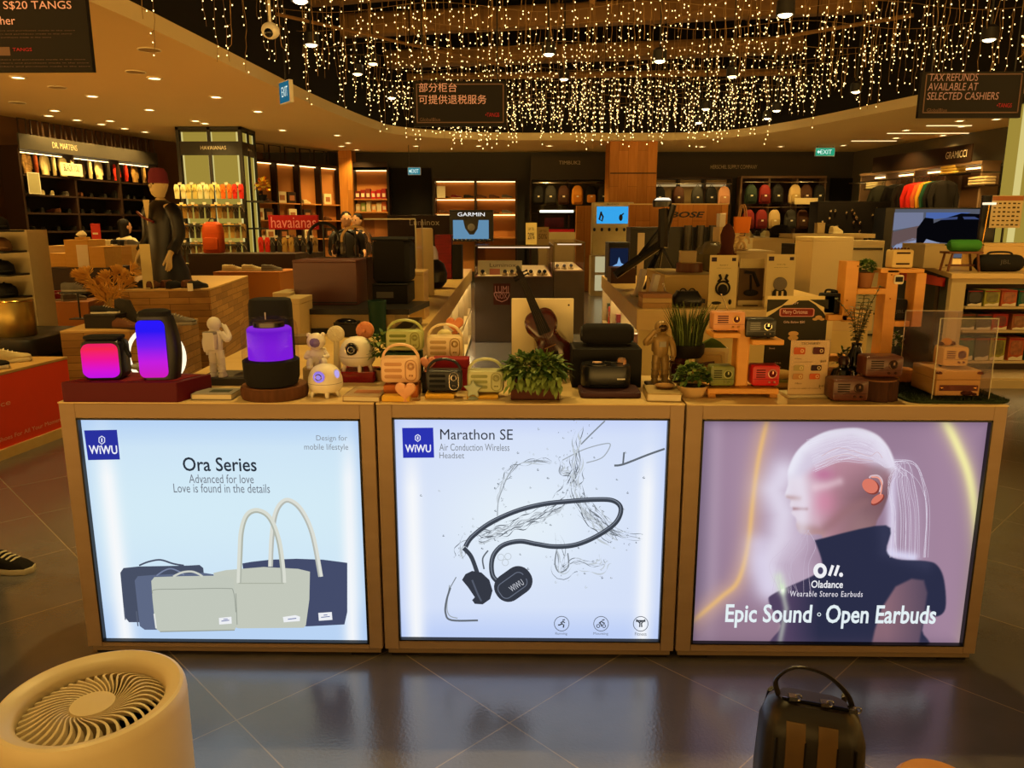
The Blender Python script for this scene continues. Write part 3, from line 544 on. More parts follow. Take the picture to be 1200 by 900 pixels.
for i, (px0, px1, py) in enumerate(((1086, 1138, 147), (1040, 1137, 156), (998, 1050, 165))):
    a, c = G(px0, py, CEIL), G(px1, py, CEIL)
    o = B().box(a.x, c.x, a.y-.02, a.y+.02, CEIL-.012, CEIL+.002).build('linear_ceiling_light', glow('strip_glow', '#ffdf9c', 1.6, False)); tag(o, f'thin straight strip light in right lower ceiling, {ORD[i]} nearest the camera', 'strip light', 'linear strip lights')
# spotlights hung inside the open ceiling
M_can = mat('black_lamp_can', '#1d1916', rough=.4)
spots = [(643, 64, 10.35), (661, 93, 13.16), (773, 72, 10.3), (1159, 47, 9.57), (858, 90, 12.35), (827, 128, 14.95), (819, 144, 16.3), (365, 53, 9.6), (920, 18, 8.15), (1003, 108, 13.17), (910, 130, 14.97), (899, 139, 16.29), (352, 2, 7.9), (419, 87, 12.3), (459, 115, 14.2), (437, 75, 12.5)]
spots = [(*P(*q), None) for q in spots]+[(-.6, 4.6, 5.0, (-.5, 3.4, .9)), (1.6, 4.6, 5.0, (1.2, 3.6, .9)), (-1.4, 1.2, 4.8, (-1.0, 2.0, .5)), (-2.4, 4.4, 4.9, (-3.7, 5.0, .3)), (3.6, 5.4, 4.9, (4.6, 7.4, .8))]  # aimed spots are added above view to brighten counters and red plinth
spots.sort(key=lambda s: s[1])
for i, (x, y, z, aim) in enumerate(spots):
    t = thing('hanging_spotlight', f'spotlight can hanging in open ceiling, {ORD[i]} nearest the camera', 'spotlight', (x, y, z), 0, 'spotlights hanging in the open ceiling')
    B().lathe([(.05, .16), (.085, .13), (.09, 0), (.078, 0), (.07, .02)], 18).build('can', M_can, t)
    B().ell((0, 0, .012), .07, .07, .035, 14, 8).build('bulb', M_lamp, t)
    B().tube([(0, 0, .15), (0, 0, 6.2-z)], .012, 6).build('drop_rod', M_can, t)
    if y < 17: lamp('spotlight_beam', (x, y, z-.03), HANG*(.45 if y < 2 else 1.1 if aim else 1), angle=64 if aim else 80, aim=aim or (x*.9, y*.97, 0))
# fairy light curtains: a cable, its drops, and the bulbs on each drop
M_wire = mat('copper_wire', '#8a6a3c', rough=.4, metal=.3)
M_bulb = glow('fairy_bulb_glow', '#ffd98c', 4.5, False)
def drop_meshes(L, rb, seed):
    r = random.Random(seed); pts = []; x = y = 0; k = int(L/.09)
    for i in range(k+1): pts.append((x, y, -i*.09)); x += r.gauss(0, .0085); y += r.gauss(0, .0085)
    w = B().tube(pts, .0032, 3); bl = B()
    for i in range(1, k+1):
        if r.random() < .68:
            p = pts[i]; q = (p[0]+r.uniform(-.035, .035), p[1]+r.uniform(-.03, .03), p[2]-r.uniform(.01, .03)); w.tube([p, q], .0028, 3); bl.ell(q, rb, rb, rb*1.25, 5, 3)
    a = w.build('drop_wire', M_wire, smooth=False).data; c = bl.build('bulbs', M_bulb, smooth=False).data
    return a, c
def strip(o): 
    for x in o: bpy.data.objects.remove(x)
rows = [(7.4, 4.35, 1.25, .0062), (8.6, 4.35, 1.1, .0062), (9.8, 4.3, .95, .0068), (10.9, 4.35, .95, .0068), (11.9, 4.35, .95, .0075), (12.9, 4.3, .9, .0075), (13.8, 4.3, .85, .0085), (14.6, 4.3, .85, .0085), (15.3, 4.25, .85, .0095), (16.0, 4.2, .85, .0095), (16.6, 4.15, .85, .0105), (17.1, 4.1, .8, .0105), (17.5, 4.05, .8, .0115)]
def span(Y):
    xs = sorted(op[i][0]+(op[i+1][0]-op[i][0])*(Y-op[i][1])/(op[i+1][1]-op[i][1]) for i in range(len(op)-1) if (op[i][1]-Y)*(op[i+1][1]-Y) <= 0 and op[i][1] != op[i+1][1])
    return xs[0]+.08, xs[-1]-.08
for i, (Y, z, L, rb) in enumerate(rows):
    kinds = []
    for s in range(5):
        before = set(bpy.data.objects); m = drop_meshes(L*(.55+.13*s), rb, i*10+s); strip([o for o in bpy.data.objects if o not in before]); kinds.append(m)
    x0, x1 = span(Y); t = thing('fairy_light_curtain', f'cable of warm white icicle lights across the open ceiling, {ORD[i]} nearest the camera', 'string lights', ((x0+x1)/2, Y, z), 0, 'icicle light cables')
    hw = (x1-x0)/2; n = min(98, int((x1-x0)/(.15 if i else .16))); sag = lambda x: -.06*math.cos(x*2.2+i)
    B().tube([(x, 0, sag(x)) for x in np.linspace(-hw, hw, 40)], .004, 4).build('cable', M_wire, t)
    bb = B()
    for x in np.linspace(-hw*.9, hw*.9, 5): bb.tube([(x, 0, sag(x)), (x, 0, 6.2-z)], .003, 4)
    bb.build('hanging_wires', M_void, t)
    for j in range(n):
        a, c = kinds[rnd.randrange(5)]; x = -hw+2*hw*(j+.5)/n+rnd.uniform(-.05, .05)
        d = bpy.data.objects.new('light_drop', a); C.objects.link(d); d.parent = t; d.location = (x, rnd.uniform(-.05, .05), sag(x)); d.rotation_euler.z = rnd.uniform(0, 6.28)
        e = bpy.data.objects.new('bulbs', c); C.objects.link(e); e.parent = d
# hanging signs
M_sign = mat('black_sign_board', '#15110f', rough=.6, var=.05)
M_pink = mat('dusty_pink_vinyl', '#dcb4c4', rough=.6, var=.02); M_dim = mat('dim_sign_vinyl', '#6a5348', rough=.6, var=.02); M_redv = mat('red_vinyl', '#a02030', rough=.6, var=.02)
def board(name, lab, x0, y0, x1, y1, Y, top, cat='sign', m=M_sign, d=.05):
    cx, z0, w, h = rect(x0, y0, x1, y1, Y); t = thing(name, lab, cat, (cx, Y, z0))
    B().box(-w/2, w/2, 0, d, 0, h).build('sign_board', m, t)
    if top:
        bb = B()
        for x in (-w*.4, w*.4): bb.tube([(x, d/2, h), (x, d/2, top-z0)], .008, 6)
        bb.build('hanging_rods', M_can, t)
    return t, w, h
def outline(t, w, h, m, x0, z0, x1, z1, th=.012, y=-.003, name='printed_border'):
    bb = B()
    for q in ((x0, x1, z0, z0+th), (x0, x1, z1-th, z1), (x0, x0+th, z0, z1), (x1-th, x1, z0, z1)): bb.box(q[0], q[1], y, 0, q[2], q[3])
    bb.build(name, m, t, smooth=False)
t, w, h = board('hanging_sign', 'black hanging sign with two lines of pink Chinese lettering', 485, 95, 594, 148, 10, 6.2)
outline(t, w, h, M_dim, -w*.47, .04, w*.47, h-.03); Yt = 9.995
pxtext('部分柜台', M_pink, t, 491, 97, 535, 108, Yt); pxtext('可提供退税服务', M_pink, t, 491, 111, 570, 122, Yt)
pxtext('•TANGS', M_redv, t, 569, 132, 585, 137, Yt); pxtext('GlobalBlue', M_dim, t, 492, 138, 516, 142, Yt)
t, w, h = board('hanging_sign', 'black hanging sign reading tax refunds available at selected cashiers', 1075, 84, 1196, 138, 9.2, 6.2)
outline(t, w, h, M_dim, -w*.46, .05, w*.47, h-.02); Yt = 9.195
for s, q in (('TAX REFUNDS', (1089, 86, 1147, 95)), ('AVAILABLE AT', (1087, 97, 1147, 106)), ('SELECTED CASHIERS', (1086, 108, 1171, 117))): pxtext(s, M_dim if 0 else mat('muted_pink_vinyl', '#a88a98', rough=.6, var=.02), t, *q, Yt, shear=.12)
pxtext('•TANGS', M_redv, t, 1168, 121, 1186, 126, Yt); pxtext('GlobalBlue', M_dim, t, 1086, 127, 1110, 131, Yt)
t, w, h = board('hanging_sign', 'large black hanging sign cut off at top left corner mentioning S$20 voucher', -110, -32, 110, 84, 6.4, 6.2)
Yt = 6.395
pxtext('Spend & receive a S$20 TANGS', M_pink, t, -105, 1, 83, 14, Yt); pxtext('Voucher', M_pink, t, -28, 19, 17, 29, Yt)
for py, x1 in ((36, 88), (40, 84), (44, 60), (70, 100), (74, 104), (78, 106)):
    o = pxtext('Terms and conditions apply to all members and purchases made in the store', M_dim, t, -100, py-1, x1, py+1.2, Yt)
pxtext('TANGS', M_redv, t, 15, 56, 37, 60, Yt); q = rect(-2, 55, 12, 65, Yt); B().box(-q[2]/2, q[2]/2, -.002, 0, 0, q[3]).at(0, 0, 0).build('printed_patch', M_dim, t, (q[0]-t.location.x, -.001, q[1]-t.location.z))
# exit signs
def exit_sign(lab, x0, y0, x1, y1, Y, col, s, top=CEIL):
    t, w, h = board('exit_sign', lab, x0, y0, x1, y1, Y, top, 'exit sign', mat('exit_sign_case', '#d8d2c0', rough=.5))
    B().box(-w/2+.008, w/2-.008, -.004, 0, .008, h-.008).build('lit_face', glow('exit_'+col.lstrip('#'), col, s, False), t)
    m = glow('exit_letter_glow', '#e8fff4', .95, False); text('EXIT', m, t, .05*w, -.006, h*.25, w*.58, h*.5)
    B().add([(-w*.42, -.006, h*.5), (-w*.32, -.006, h*.26), (-w*.32, -.006, h*.42), (-w*.24, -.006, h*.42), (-w*.24, -.006, h*.58), (-w*.32, -.006, h*.58), (-w*.32, -.006, h*.74)], [(0, 1, 2, 3, 4, 5, 6)]).build('arrow', m, t)
exit_sign('green lit exit sign hanging in front of the dark back wall at right', 955, 173, 978, 183, 19.5, '#2fb58a', .7)
exit_sign('blue green exit sign hanging before the dark doorway at back left', 478, 196, 493, 205, 19, '#3f9fb0', .6)
t = thing('exit_sign', 'blue exit sign on edge of left lower ceiling seen at an angle', 'exit sign', P(334, 121, 10.4), -.9)
B().box(-.17, .17, 0, .05, 0, .27).build('sign_board', mat('exit_sign_case', '#d8d2c0'), t); B().box(-.16, .16, -.004, 0, .01, .26).build('lit_face', glow('exit_blue', '#2e7fa0', .55, False), t); text('EXIT', glow('exit_letter_glow', '#e8fff4', .95, False), t, .02, -.006, .08, .2, .12); B().tube([(0, .025, .27), (0, .025, 6.2-t.location.z)], .012, 6).build('hanging_rods', M_can, t)
# camera, vents and detectors on the left ceiling
t = thing('security_camera', 'white dome security camera hanging in the open ceiling', 'security camera', P(317, 36, 8.15))
B().ell((0, 0, 0), .09, .09, .08, 16, 10).build('dome', mat('white_plastic', '#d9d0bc', rough=.4), t); B().ell((0, -.06, -.03), .045, .045, .045, 12, 8).build('lens', mat('black_glass', '#0c0c10', rough=.1), t); B().tube([(0, 0, .06), (0, 0, 6.2-t.location.z)], .015, 8).build('drop_rod', mat('white_plastic', '#d9d0bc'), t)
for i, (px, py) in enumerate(((175, 58), (159, 84), (67, 102), (20, 120))):
    p = G(px, py, CEIL); t = thing('ceiling_speaker', f'round grey ceiling speaker grille in left lower ceiling, {ORD[i]} nearest the camera' if i else 'round brown ceiling grille near the edge of the open ceiling', 'ceiling speaker', p, 0, 'round grilles in the left ceiling')
    B().lathe([(.11, -.008), (.11, 0)], 20).build('grille', mat('tan_grille', '#a5865a', rough=.8, scale=120), t); B().torus(.115, .008, (0, 0, -.004), 'z', 20, 6).build('trim_ring', M_ring, t)
# ================================================================ things standing on the three front counters
def glow_ramp(name, stops, s, z0, z1):
    """Colour-changing lamp face: its colours run from z0 to z1 up the lamp."""
    m = bpy.data.materials.new(name); m.use_nodes = True; nt = m.node_tree; nt.nodes.clear(); L = nt.links.new
    tc = nt.nodes.new('ShaderNodeTexCoord'); sx = nt.nodes.new('ShaderNodeSeparateXYZ'); mr = nt.nodes.new('ShaderNodeMapRange'); cr = nt.nodes.new('ShaderNodeValToRGB'); e = nt.nodes.new('ShaderNodeEmission'); o = nt.nodes.new('ShaderNodeOutputMaterial')
    mr.inputs[1].default_value = z0; mr.inputs[2].default_value = z1
    L(tc.outputs['Object'], sx.inputs[0]); L(sx.outputs[2], mr.inputs[0]); L(mr.outputs[0], cr.inputs[0]); L(cr.outputs[0], e.inputs[0]); e.inputs[1].default_value = s; L(e.outputs[0], o.inputs[0])
    el = cr.color_ramp.elements
    while len(el) < len(stops): el.new(.5)
    for k, (p, c) in enumerate(stops): el[k].position = p; el[k].color = (*lin(c), 1)
    return m
BLK = mat('black_plastic', '#141315', rough=.42); BLKG = mat('gloss_black', '#0d0d10', rough=.12); RUB = mat('black_rubber', '#1b1a1a', rough=.8)
CHR = mat('chrome', '#c9c2b4', rough=.15, metal=1); IVO = mat('ivory_plastic', '#e6dcc6', rough=.4, var=.04); WHT = mat('white_plastic', '#d9d0bc', rough=.4); BRS = mat('brass', '#c79a4a', rough=.25, metal=1)
MAROON = mat('maroon_lacquer', '#560a18', rough=.5, var=.06); DKWOOD = wood('dark_walnut', '#4a2a1c', '#34190f', rough=.4, sc=4)
def W(x0, x1, Y): return (P(x1, 450, Y)-P(x0, 450, Y)).x
def Hh(x, y0, y1, Y): return P(x, y0, Y).z-P(x, y1, Y).z
# red riser with the two lit loudspeakers and the ring lamp
a = G(141, 471.5, TOP); Yr = a.y; rw = W(73, 208, Yr); rh = .07
t = thing('display_riser', 'low maroon display block carrying two glowing loudspeakers', 'display block', (a.x, Yr, TOP))
B().prism([(-rw/2, 0), (rw/2, 0), (rw/2+.06, .15), (-rw/2+.1, .19)], 0, rh, 'z').build('block', MAROON, t, bev=.003); B().prism([(-rw/2+.02, .015), (rw/2-.02, .015), (rw/2+.03, .13), (-rw/2+.11, .175)], rh, rh+.0015, 'z').build('top_sheet', mat('maroon_felt', '#7d1a1c', rough=.8), t)
ZR = TOP+rh+.0015
p = G(121, 446, ZR); w, h = W(98, 143, p.y), Hh(120, 400, 447, p.y)
t = thing('party_speaker', 'small square loudspeaker glowing pink to purple on maroon block', 'loudspeaker', p, .12, 'glowing loudspeakers')
sh = [(x, z+h/2) for x, z in rrect(w, h, .025, 5)]; 
B().prism(sh, .0, .09, 'y', .012).build('shell', BLK, t)
B().loft([[(x*.86, y, (z-h/2)*k+h/2) for x, z in [(a_, b_) for a_, b_ in sh]] for y, k in ((.004, .84), (-.008, .84), (-.014, .78))]).build('lit_grille', glow_ramp('pink_purple_led', [(0, '#b414e8'), (.25, '#d414d8'), (.55, '#ef1690'), (.8, '#f5264e'), (1, '#e01c6c')], 1.0, 0, h), t)
B().prism([(x, y+.045) for x, y in rrect(w*.94, .07, .02, 4)], h, h+.012, 'z', .004).build('top_cap', RUB, t)
B().tube(spline([(w*.4, .04, h), (w*.5, .03, h-.005), (w*.66, .02, h-.045), (w*.68, .02, h-.06), (w*.6, .025, h-.055), (w*.46, .04, h-.015)], 5), .0035, 6).build('strap', RUB, t)
p = G(182, 447, ZR); p.y += .02; w, h = W(161, 201, p.y)*.95, Hh(180, 372, 446, p.y)
t = thing('party_speaker', 'tall loudspeaker glowing blue to magenta beside a ring lamp', 'loudspeaker', p, .1, 'glowing loudspeakers')
body = []
for k in range(9):
    z = h*k/8; s = 1+.07*math.sin(PI*k/8); ox = .012*math.sin(PI*k/8)-.008*k/8; body.append([(x*s+ox, y+.045, z) for x, y in rrect(w, .085, .03, 5)])
B().loft(body).build('shell', BLK, t)
B().loft([[(x*.82*(1+.05*math.sin(PI*z/h))-.008, -.004-.004*(k == 1), z) for x, z in rrect(w, h*.9, .02, 4, 0, h*.5)] for k in (0, 1)]).build('lit_grille', glow_ramp('blue_magenta_led', [(0, '#d01cb0'), (.3, '#c41ee0'), (.55, '#7420f0'), (.78, '#2a18f4'), (1, '#2a18ff')], 1.0, 0, h), t)
B().loft([[(x*k-.006, y*k+.045, h+z) for x, y in rrect(w*.9, .08, .03, 4)] for k, z in ((1, -.002), (.96, .016), (.7, .022))]).build('top_cap', RUB, t)
B().box(w*.5, w*.56, .02, .06, h*.3, h*.36).box(w*.52, w*.57, .02, .06, h*.5, h*.56).build('side_button', RUB, t)
p = P(186, 447, 2.83); R = W(153, 218, p.y)/2
t = thing('ring_lamp', 'white glowing ring lamp standing behind the tall blue loudspeaker', 'lamp', (p.x, p.y, TOP))
B().torus(R, .008, (0, 0, R+.004), 'y', 40, 8).build('lit_ring', glow('ring_lamp_glow', '#ffeecb', 1.3), t)
B().prism([(x, y) for x, y in rrect(2*R-.02, .11, .05, 5)], R*.62, R*.74, 'z', .005).build('shelf_plate', mat('sage_plastic', '#8c8a68', rough=.5), t)
B().lathe([(.045, 0), (.045, .006), (.012, .012), (.01, .02)], 16).build('base', WHT, t)
# white astronaut figure seen from behind, on a dark base
SUIT = mat('matt_white_resin', '#d8cfbf', rough=.6, var=.08, scale=30)
def limb(b, pts, rs, n=8): b.tube(spline(pts, 4), [rs[0]+(rs[-1]-rs[0])*i/((len(pts)-1)*4) if len(rs) == 2 else np.interp(i, np.linspace(0, (len(pts)-1)*4, len(rs)), rs) for i in range((len(pts)-1)*4+1)], n)
def astronaut(label, loc, h, rz, suit, visor, salute='r', pack=True, base=None, name='astronaut_figurine'):
    """A standing figure in a space suit, h tall, saluting; local units are thousandths of its height."""
    t = thing(name, label, 'figurine', loc, rz, None, h/1000)
    b = B()
    rings = []
    for z, rx, ry in ((415, 105, 78), (470, 118, 88), (560, 125, 95), (660, 138, 100), (740, 140, 92), (775, 95, 72), (790, 60, 55)): rings.append([(x, y, z) for x, y in circ(rx, 16, 0, 0, ry)])
    b.loft(rings)
    for s in (-1, 1):
        limb(b, [(s*60, 0, 440), (s*75, -8, 300), (s*78, -12, 200), (s*82, 0, 80)], (74, 66, 58, 62), 10)
        for z in (330, 210, 140): b.torus(62, 9, (s*78, -8, z), 'z', 14, 5)
        b.loft([[(s*85+x*k, y*k-18, z) for x, y in rrect(105, 165, 45, 4)] for z, k in ((0, .95), (20, 1.02), (50, .9), (85, .66))])
    sal = 1 if salute == 'r' else -1
    limb(b, [(sal*125, 0, 730), (sal*225, 10, 640), (sal*235, -40, 690), (sal*120, -95, 850)], (58, 54, 48, 38))
    limb(b, [(-sal*125, 0, 730), (-sal*190, 0, 600), (-sal*205, -20, 470), (-sal*200, -30, 420)], (58, 52, 46, 42))
    for i in range(4):
        limb(b, [(sal*118-sal*i*4, -92, 845-i*12), (sal*75-sal*i*3, -108, 872-i*14), (sal*45, -104, 872-i*15)], (14, 10), 6)
        limb(b, [(-sal*(186+i*10), -30, 428), (-sal*(184+i*10), -38, 385), (-sal*(180+i*9), -30, 355)], (14, 10), 6)
    limb(b, [(sal*125, -90, 830), (sal*110, -120, 815), (sal*85, -125, 812)], (15, 10), 6); limb(b, [(-sal*190, -40, 430), (-sal*170, -60, 405), (-sal*160, -62, 385)], (15, 10), 6)
    b.build('suit', suit, t)
    b = B().ell((0, 0, 885), 112, 112, 115, 18, 12); b.torus(70, 14, (0, 0, 790), 'z', 18, 6); b.build('helmet', suit, t)
    B().ell((0, -40, 885), 88, 80, 82, 16, 10).build('visor', visor, t)
    if pack:
        b = B().prism([(x, z) for x, z in rrect(210, 290, 25, 4, 0, 620)], 85, 185, 'y', 14); b.build('backpack', suit, t); B().prism([(x, z) for x, z in rrect(214, 44, 8, 3, 0, 748)], 88, 180, 'y', 4).build('backpack_band', mat('grey_resin', '#8b8478', rough=.6), t)
        B().box(-52, 52, -118, -96, 590, 670).build('chest_pack', mat('grey_resin', '#8b8478'), t)
    if base: B().prism([(x, y) for x, y in rrect(430, 330, 40, 4)], -40, 0, 'z', 8).build('base', base, t)
    return t
VIS = mat('dark_visor', '#2a2420', rough=.08); 
p = G(256, 446, TOP+.015); astronaut('white astronaut figurine seen from behind, raising one hand, beside purple lantern', (p.x, p.y, TOP+.03), Hh(256, 376, 446, p.y), 2.9, SUIT, VIS, 'l')
def flat_book(label, x0, x1, ytop, ybase, cover, z=TOP, hh=.02, cat='book', name='paperback_book', skew=0, edge='#d6c8a8', dd=.15):
    a = G((x0+x1)/2, ybase, z); w = W(x0, x1, a.y)
    t = thing(name, label, cat, (a.x, a.y, z), skew)
    B().box(-w/2+.002, w/2-.003, .002, dd-.002, .002, hh-.002).build('pages', mat('paper_edge', edge, rough=.8, scale=80, stretch=(1, 1, 12)), t)
    B().box(-w/2, w/2, 0, dd, hh-.003, hh).box(-w/2, w/2, 0, dd, 0, .003).box(-w/2, -w/2+.003, 0, dd, 0, hh).build('cover', cover, t)
    return t, w, dd, hh
PAPC = mat('grey_paper_cover', '#a89f8c', rough=.6, col2='#6f6a60', scale=18)
t, w, d, hh = flat_book('grey printed booklet lying flat beside the wood slice of purple lantern', 224, 272, 455, 469, PAPC, dd=.1, hh=.022, name='booklet')
B().box(-.02, .05, .03, .07, hh, hh+.001).build('printed_picture', mat('print_dark_green', '#3a4030', rough=.6), t)
t = thing('display_plinth', 'dark flat plinth under the white astronaut figurine', 'plinth', (G(262, 452, TOP).x, G(262, 452, TOP).y, TOP)); B().box(-.1, .09, 0, .17, 0, .028).build('plinth_block', mat('slate_dark', '#3c3730', rough=.6), t, bev=.003); B().box(-.08, .07, .02, .15, .028, .03).build('top_sheet', mat('grey_felt', '#6e675a', rough=.9), t)
# wood slice and lantern loudspeaker
p = G(312, 471, TOP); R = W(273, 352, p.y)/2; p.y += R*.85
t = thing('wood_slice', 'round slice of tree trunk with bark under the purple lantern', 'wood slice', (p.x, p.y, TOP))
B().lathe([(R*.97, 0), (R, .01), (R, .035), (R*.97, .042)], 36).build('bark', wood('bark_brown', '#6b4227', '#3d2414', rough=.8, sc=6, along=2), t); B().lathe([(R*.95, .0415), (R*.95, .044), (0, .045)], 36).build('cut_face', wood('cut_wood_face', '#8a5c3a', '#6e4428', rough=.6, sc=5), t)
ZS = TOP+.045; Yl = p.y-.02; r = W(279, 345, Yl)/2*.97
h = Hh(312, 378, 456, Yl)
t = thing('lantern_speaker', 'black cylindrical loudspeaker with purple glow inside its clear dome', 'loudspeaker', (p.x, Yl, ZS))
B().lathe([(r*.8, 0), (r*.9, .006), (r*.98, .03), (r, h*.38), (r*.93, h*.4)], 32).build('base', RUB, t)
B().lathe([(r*.78, h*.4), (r*.78, h*.84), (r*.7, h*.87)], 32).build('light_core', glow_ramp('purple_led', [(0, '#8a1cf0'), (.5, '#8c22ee'), (.85, '#7a1ae0'), (1, '#a040f0')], .85, h*.35, h*.9), t)
B().lathe([(r*.99, h*.39), (r*.99, h*.82), (r*.95, h*.92), (r*.82, h*.985), (r*.6, h), (r*.35, h*.96), (0, h*.95)], 32).build('clear_dome', glass('clear_acrylic', '#f4f0f4', .16), t)
B().lathe([(r*.55, h*.86), (r*.55, h*.94), (0, h*.945)], 24).build('top_cap', BLKG, t)
p = G(322, 441, TOP); w = W(300, 343, 2.95); 
t = thing('tower_speaker', 'black upright rounded loudspeaker behind the purple lantern', 'loudspeaker', (P(322, 441, 3.0).x, 3.0, TOP), 0)
B().loft([[(x*k, y*k, z) for x, y in rrect(w*1.1, .12, .045, 6)] for z, k in ((0, .95), (.01, 1), (.12, 1.03), (.29, 1), (.308, .94), (.312, .8))]).build('shell', mat('charcoal_mesh', '#1d1d1e', rough=.75, scale=250), t); B().box(-.004, .0, -.062, -.058, .235, .262).build('printed_mark', mat('white_ink', '#d0ccc2'), t)
# dome humidifiers
def lens(t, x, z, r, y, glowm=None):
    B().torus(r, r*.14, (x, y, z), 'y', 24, 8).build('lens_ring', CHR if glowm is None else IVO, t)
    b = B().lathe([(r, 0), (r*.97, .004), (r*.7, .009), (0, .011)], 24); 
    o = b.build('lens', glowm or BLKG, t, (x, y, z)); o.rotation_euler.x = PI/2; B().torus(r*.5, r*.1, (x, y-.01, z), 'y', 18, 6).build('inner_ring', CHR, t); return o
def humidifier(label, loc, w, lensm, rz=0, side=None):
    t = thing('dome_humidifier', label, 'humidifier', loc, rz); r = w/2
    B().lathe([(r*.5, r*.22), (r*.8, r*.3), (r*.95, r*.5), (r, r*.78), (r*.99, r*.8)], 32).build('lower_shell', IVO, t); B().lathe([(r*.985, r*.8), (r*.985, r*.825)], 32).build('seam', mat('seam_grey', '#7a6f60'), t)
    B().lathe([(r*.99, r*.825), (r*.97, r*1.1), (r*.86, r*1.42), (r*.66, r*1.68), (r*.36, r*1.84), (0, r*1.9)], 32).build('dome', IVO, t)
    lens(t, -r*.12, r*1.27, r*.34, -r*.9, lensm)
    for a in (-2.5, -1.25, -.35, 1.57):
        B().tube([(r*.72*math.cos(a), r*.72*math.sin(a), r*.42), (r*.86*math.cos(a), r*.86*math.sin(a), .006), (r*.86*math.cos(a), r*.86*math.sin(a), 0)], [r*.12, r*.11, r*.1], 10).build('foot', IVO, t)
    if side: B().ell((r*.78, -r*.42, r*1.35), r*.16, r*.16, r*.26, 12, 8).build('side_light', side, t)
    return t
PL = glow_ramp('violet_led', [(0, '#7a4cf0'), (.5, '#8f66f4'), (1, '#c9b4ff')], .8, -.02, .02)
p = G(378, 467, TOP); w = W(358, 398, p.y); humidifier('cream dome humidifier with glowing violet porthole at front of counter', (p.x, p.y+w*.42, TOP), w*1.02, PL, 0, PL)
p2 = Vector((P(372, 430, 2.86).x, 2.86, TOP)); t = thing('display_block', 'small tan block behind the violet humidifier carrying a sitting figurine', 'display block', p2)
zb = P(372, 431, 2.84).z-TOP; B().lathe([(.055, 0), (.055, zb-.004), (.05, zb)], 20).build('block', mat('olive_block', '#a08c58', rough=.6), t); B().lathe([(.048, zb), (.048, zb+.002), (0, zb+.002)], 20).build('top_sheet', mat('tan_felt', '#b09a68', rough=.9), t)
t = thing('sitting_astronaut_figurine', 'cream sitting astronaut figurine above the violet humidifier', 'figurine', (p2.x, p2.y, TOP+zb+.002), .25, None, 1)
s = Hh(372, 390, 430, 2.84)
b = B().loft([[(x*s, y*s, z*s) for x, y in circ(rx, 14, 0, 0, rx*.85)] for z, rx in ((0, .2), (.12, .26), (.3, .26), (.45, .22), (.52, .14))])
for q in (-1, 1):
    limb(b, [(q*.14*s, -.1*s, .14*s), (q*.2*s, -.34*s, .2*s), (q*.2*s, -.42*s, .02*s)], (.11*s, .085*s)); b.ell((q*.2*s, -.46*s, .05*s), .09*s, .12*s, .06*s, 10, 6)
    limb(b, [(q*.2*s, 0, .44*s), (q*.3*s, -.1*s, .3*s), (q*.16*s, -.26*s, .3*s)], (.085*s, .06*s))
    for i in range(4): limb(b, [(q*.16*s, -.26*s, (.33-i*.025)*s), (q*.1*s, -.31*s, (.33-i*.025)*s), (q*.05*s, -.29*s, (.33-i*.025)*s)], (.016*s, .012*s), 5)
b.build('suit', IVO, t); B().ell((0, 0, .74*s), .27*s, .25*s, .25*s, 16, 10).ell((-.2*s, 0, .93*s), .07*s, nu=8, nv=6).ell((.2*s, 0, .93*s), .07*s, nu=8, nv=6).build('helmet', IVO, t); B().ell((-.02*s, -.14*s, .73*s), .18*s, .13*s, .16*s, 14, 8).build('visor', mat('violet_visor', '#7d6a9a', rough=.1), t); B().prism([(x, z) for x, z in rrect(.36*s, .4*s, .06*s, 3, .1*s, .3*s)], .18*s, .36*s, 'y', .02*s).build('backpack', IVO, t)
# red clear box, second humidifier, hand fan
REDC = mat('red_clear_plastic', '#a01822', rough=.08, trans=.25)
Yq = 2.87; a = P(418, 453, Yq); zr = P(418, 436, Yq).z
t = thing('gift_box', 'translucent red box carrying the chrome-eyed humidifier', 'box', (a.x, Yq, TOP)); w = W(397, 441, Yq); B().loft([[(x*k, y*k+.06, z) for x, y in rrect(w, .12, .01, 3)] for z, k in ((0, .92), (.01, .98), ((zr-TOP)*.55, .94), (zr-TOP-.006, 1), (zr-TOP, .99))]).build('lower_box', REDC, t); B().torus(w*.47, .003, (0, .06, (zr-TOP)*.55), 'z', 4, 5, PI/4, 2*PI+PI/4).build('rim', REDC, t)
w = W(395, 437, Yq); humidifier('cream dome humidifier with round chrome eye standing on red box', (P(416, 436, Yq).x, Yq+.055, zr), w, None)
def hand_fan(label, loc, col, R, hh, rz=0):
    t = thing('hand_fan', label, 'fan', loc, rz); m = mat('fan_'+col.lstrip('#'), col, rough=.45)
    B().lathe([(.016, 0), (.017, .004), (.014, hh*.5), (.012, hh)], 16).build('handle', m, t)
    b = B().lathe([(R*.8, -.016), (R, -.008), (R, .01), (R*.75, .018)], 26); o = b.build('fan_ring', m, t, (0, 0, hh+R*.9)); o.rotation_euler.x = PI/2
    b = B(); 
    for i in range(14):
        a_ = 2*PI*i/14; b.tube([(R*.2*math.cos(a_), 0, R*.2*math.sin(a_)), (R*.6*math.cos(a_+.25), -.004, R*.6*math.sin(a_+.25)), (R*.95*math.cos(a_+.3), 0, R*.95*math.sin(a_+.3))], .0018, 4)
    b.ell((0, -.002, 0), R*.24, .006, R*.24, 12, 6); b.build('grille', m, t, (0, -.02, hh+R*.9)); return t
p = P(396, 438, 2.97); hand_fan('cream hand fan standing upright left of the chrome-eyed humidifier', (P(396, 440, 2.98).x, 2.98, TOP), '#e2d6b4', W(386, 405, 2.98)/2, P(396, 400, 2.98).z-TOP)
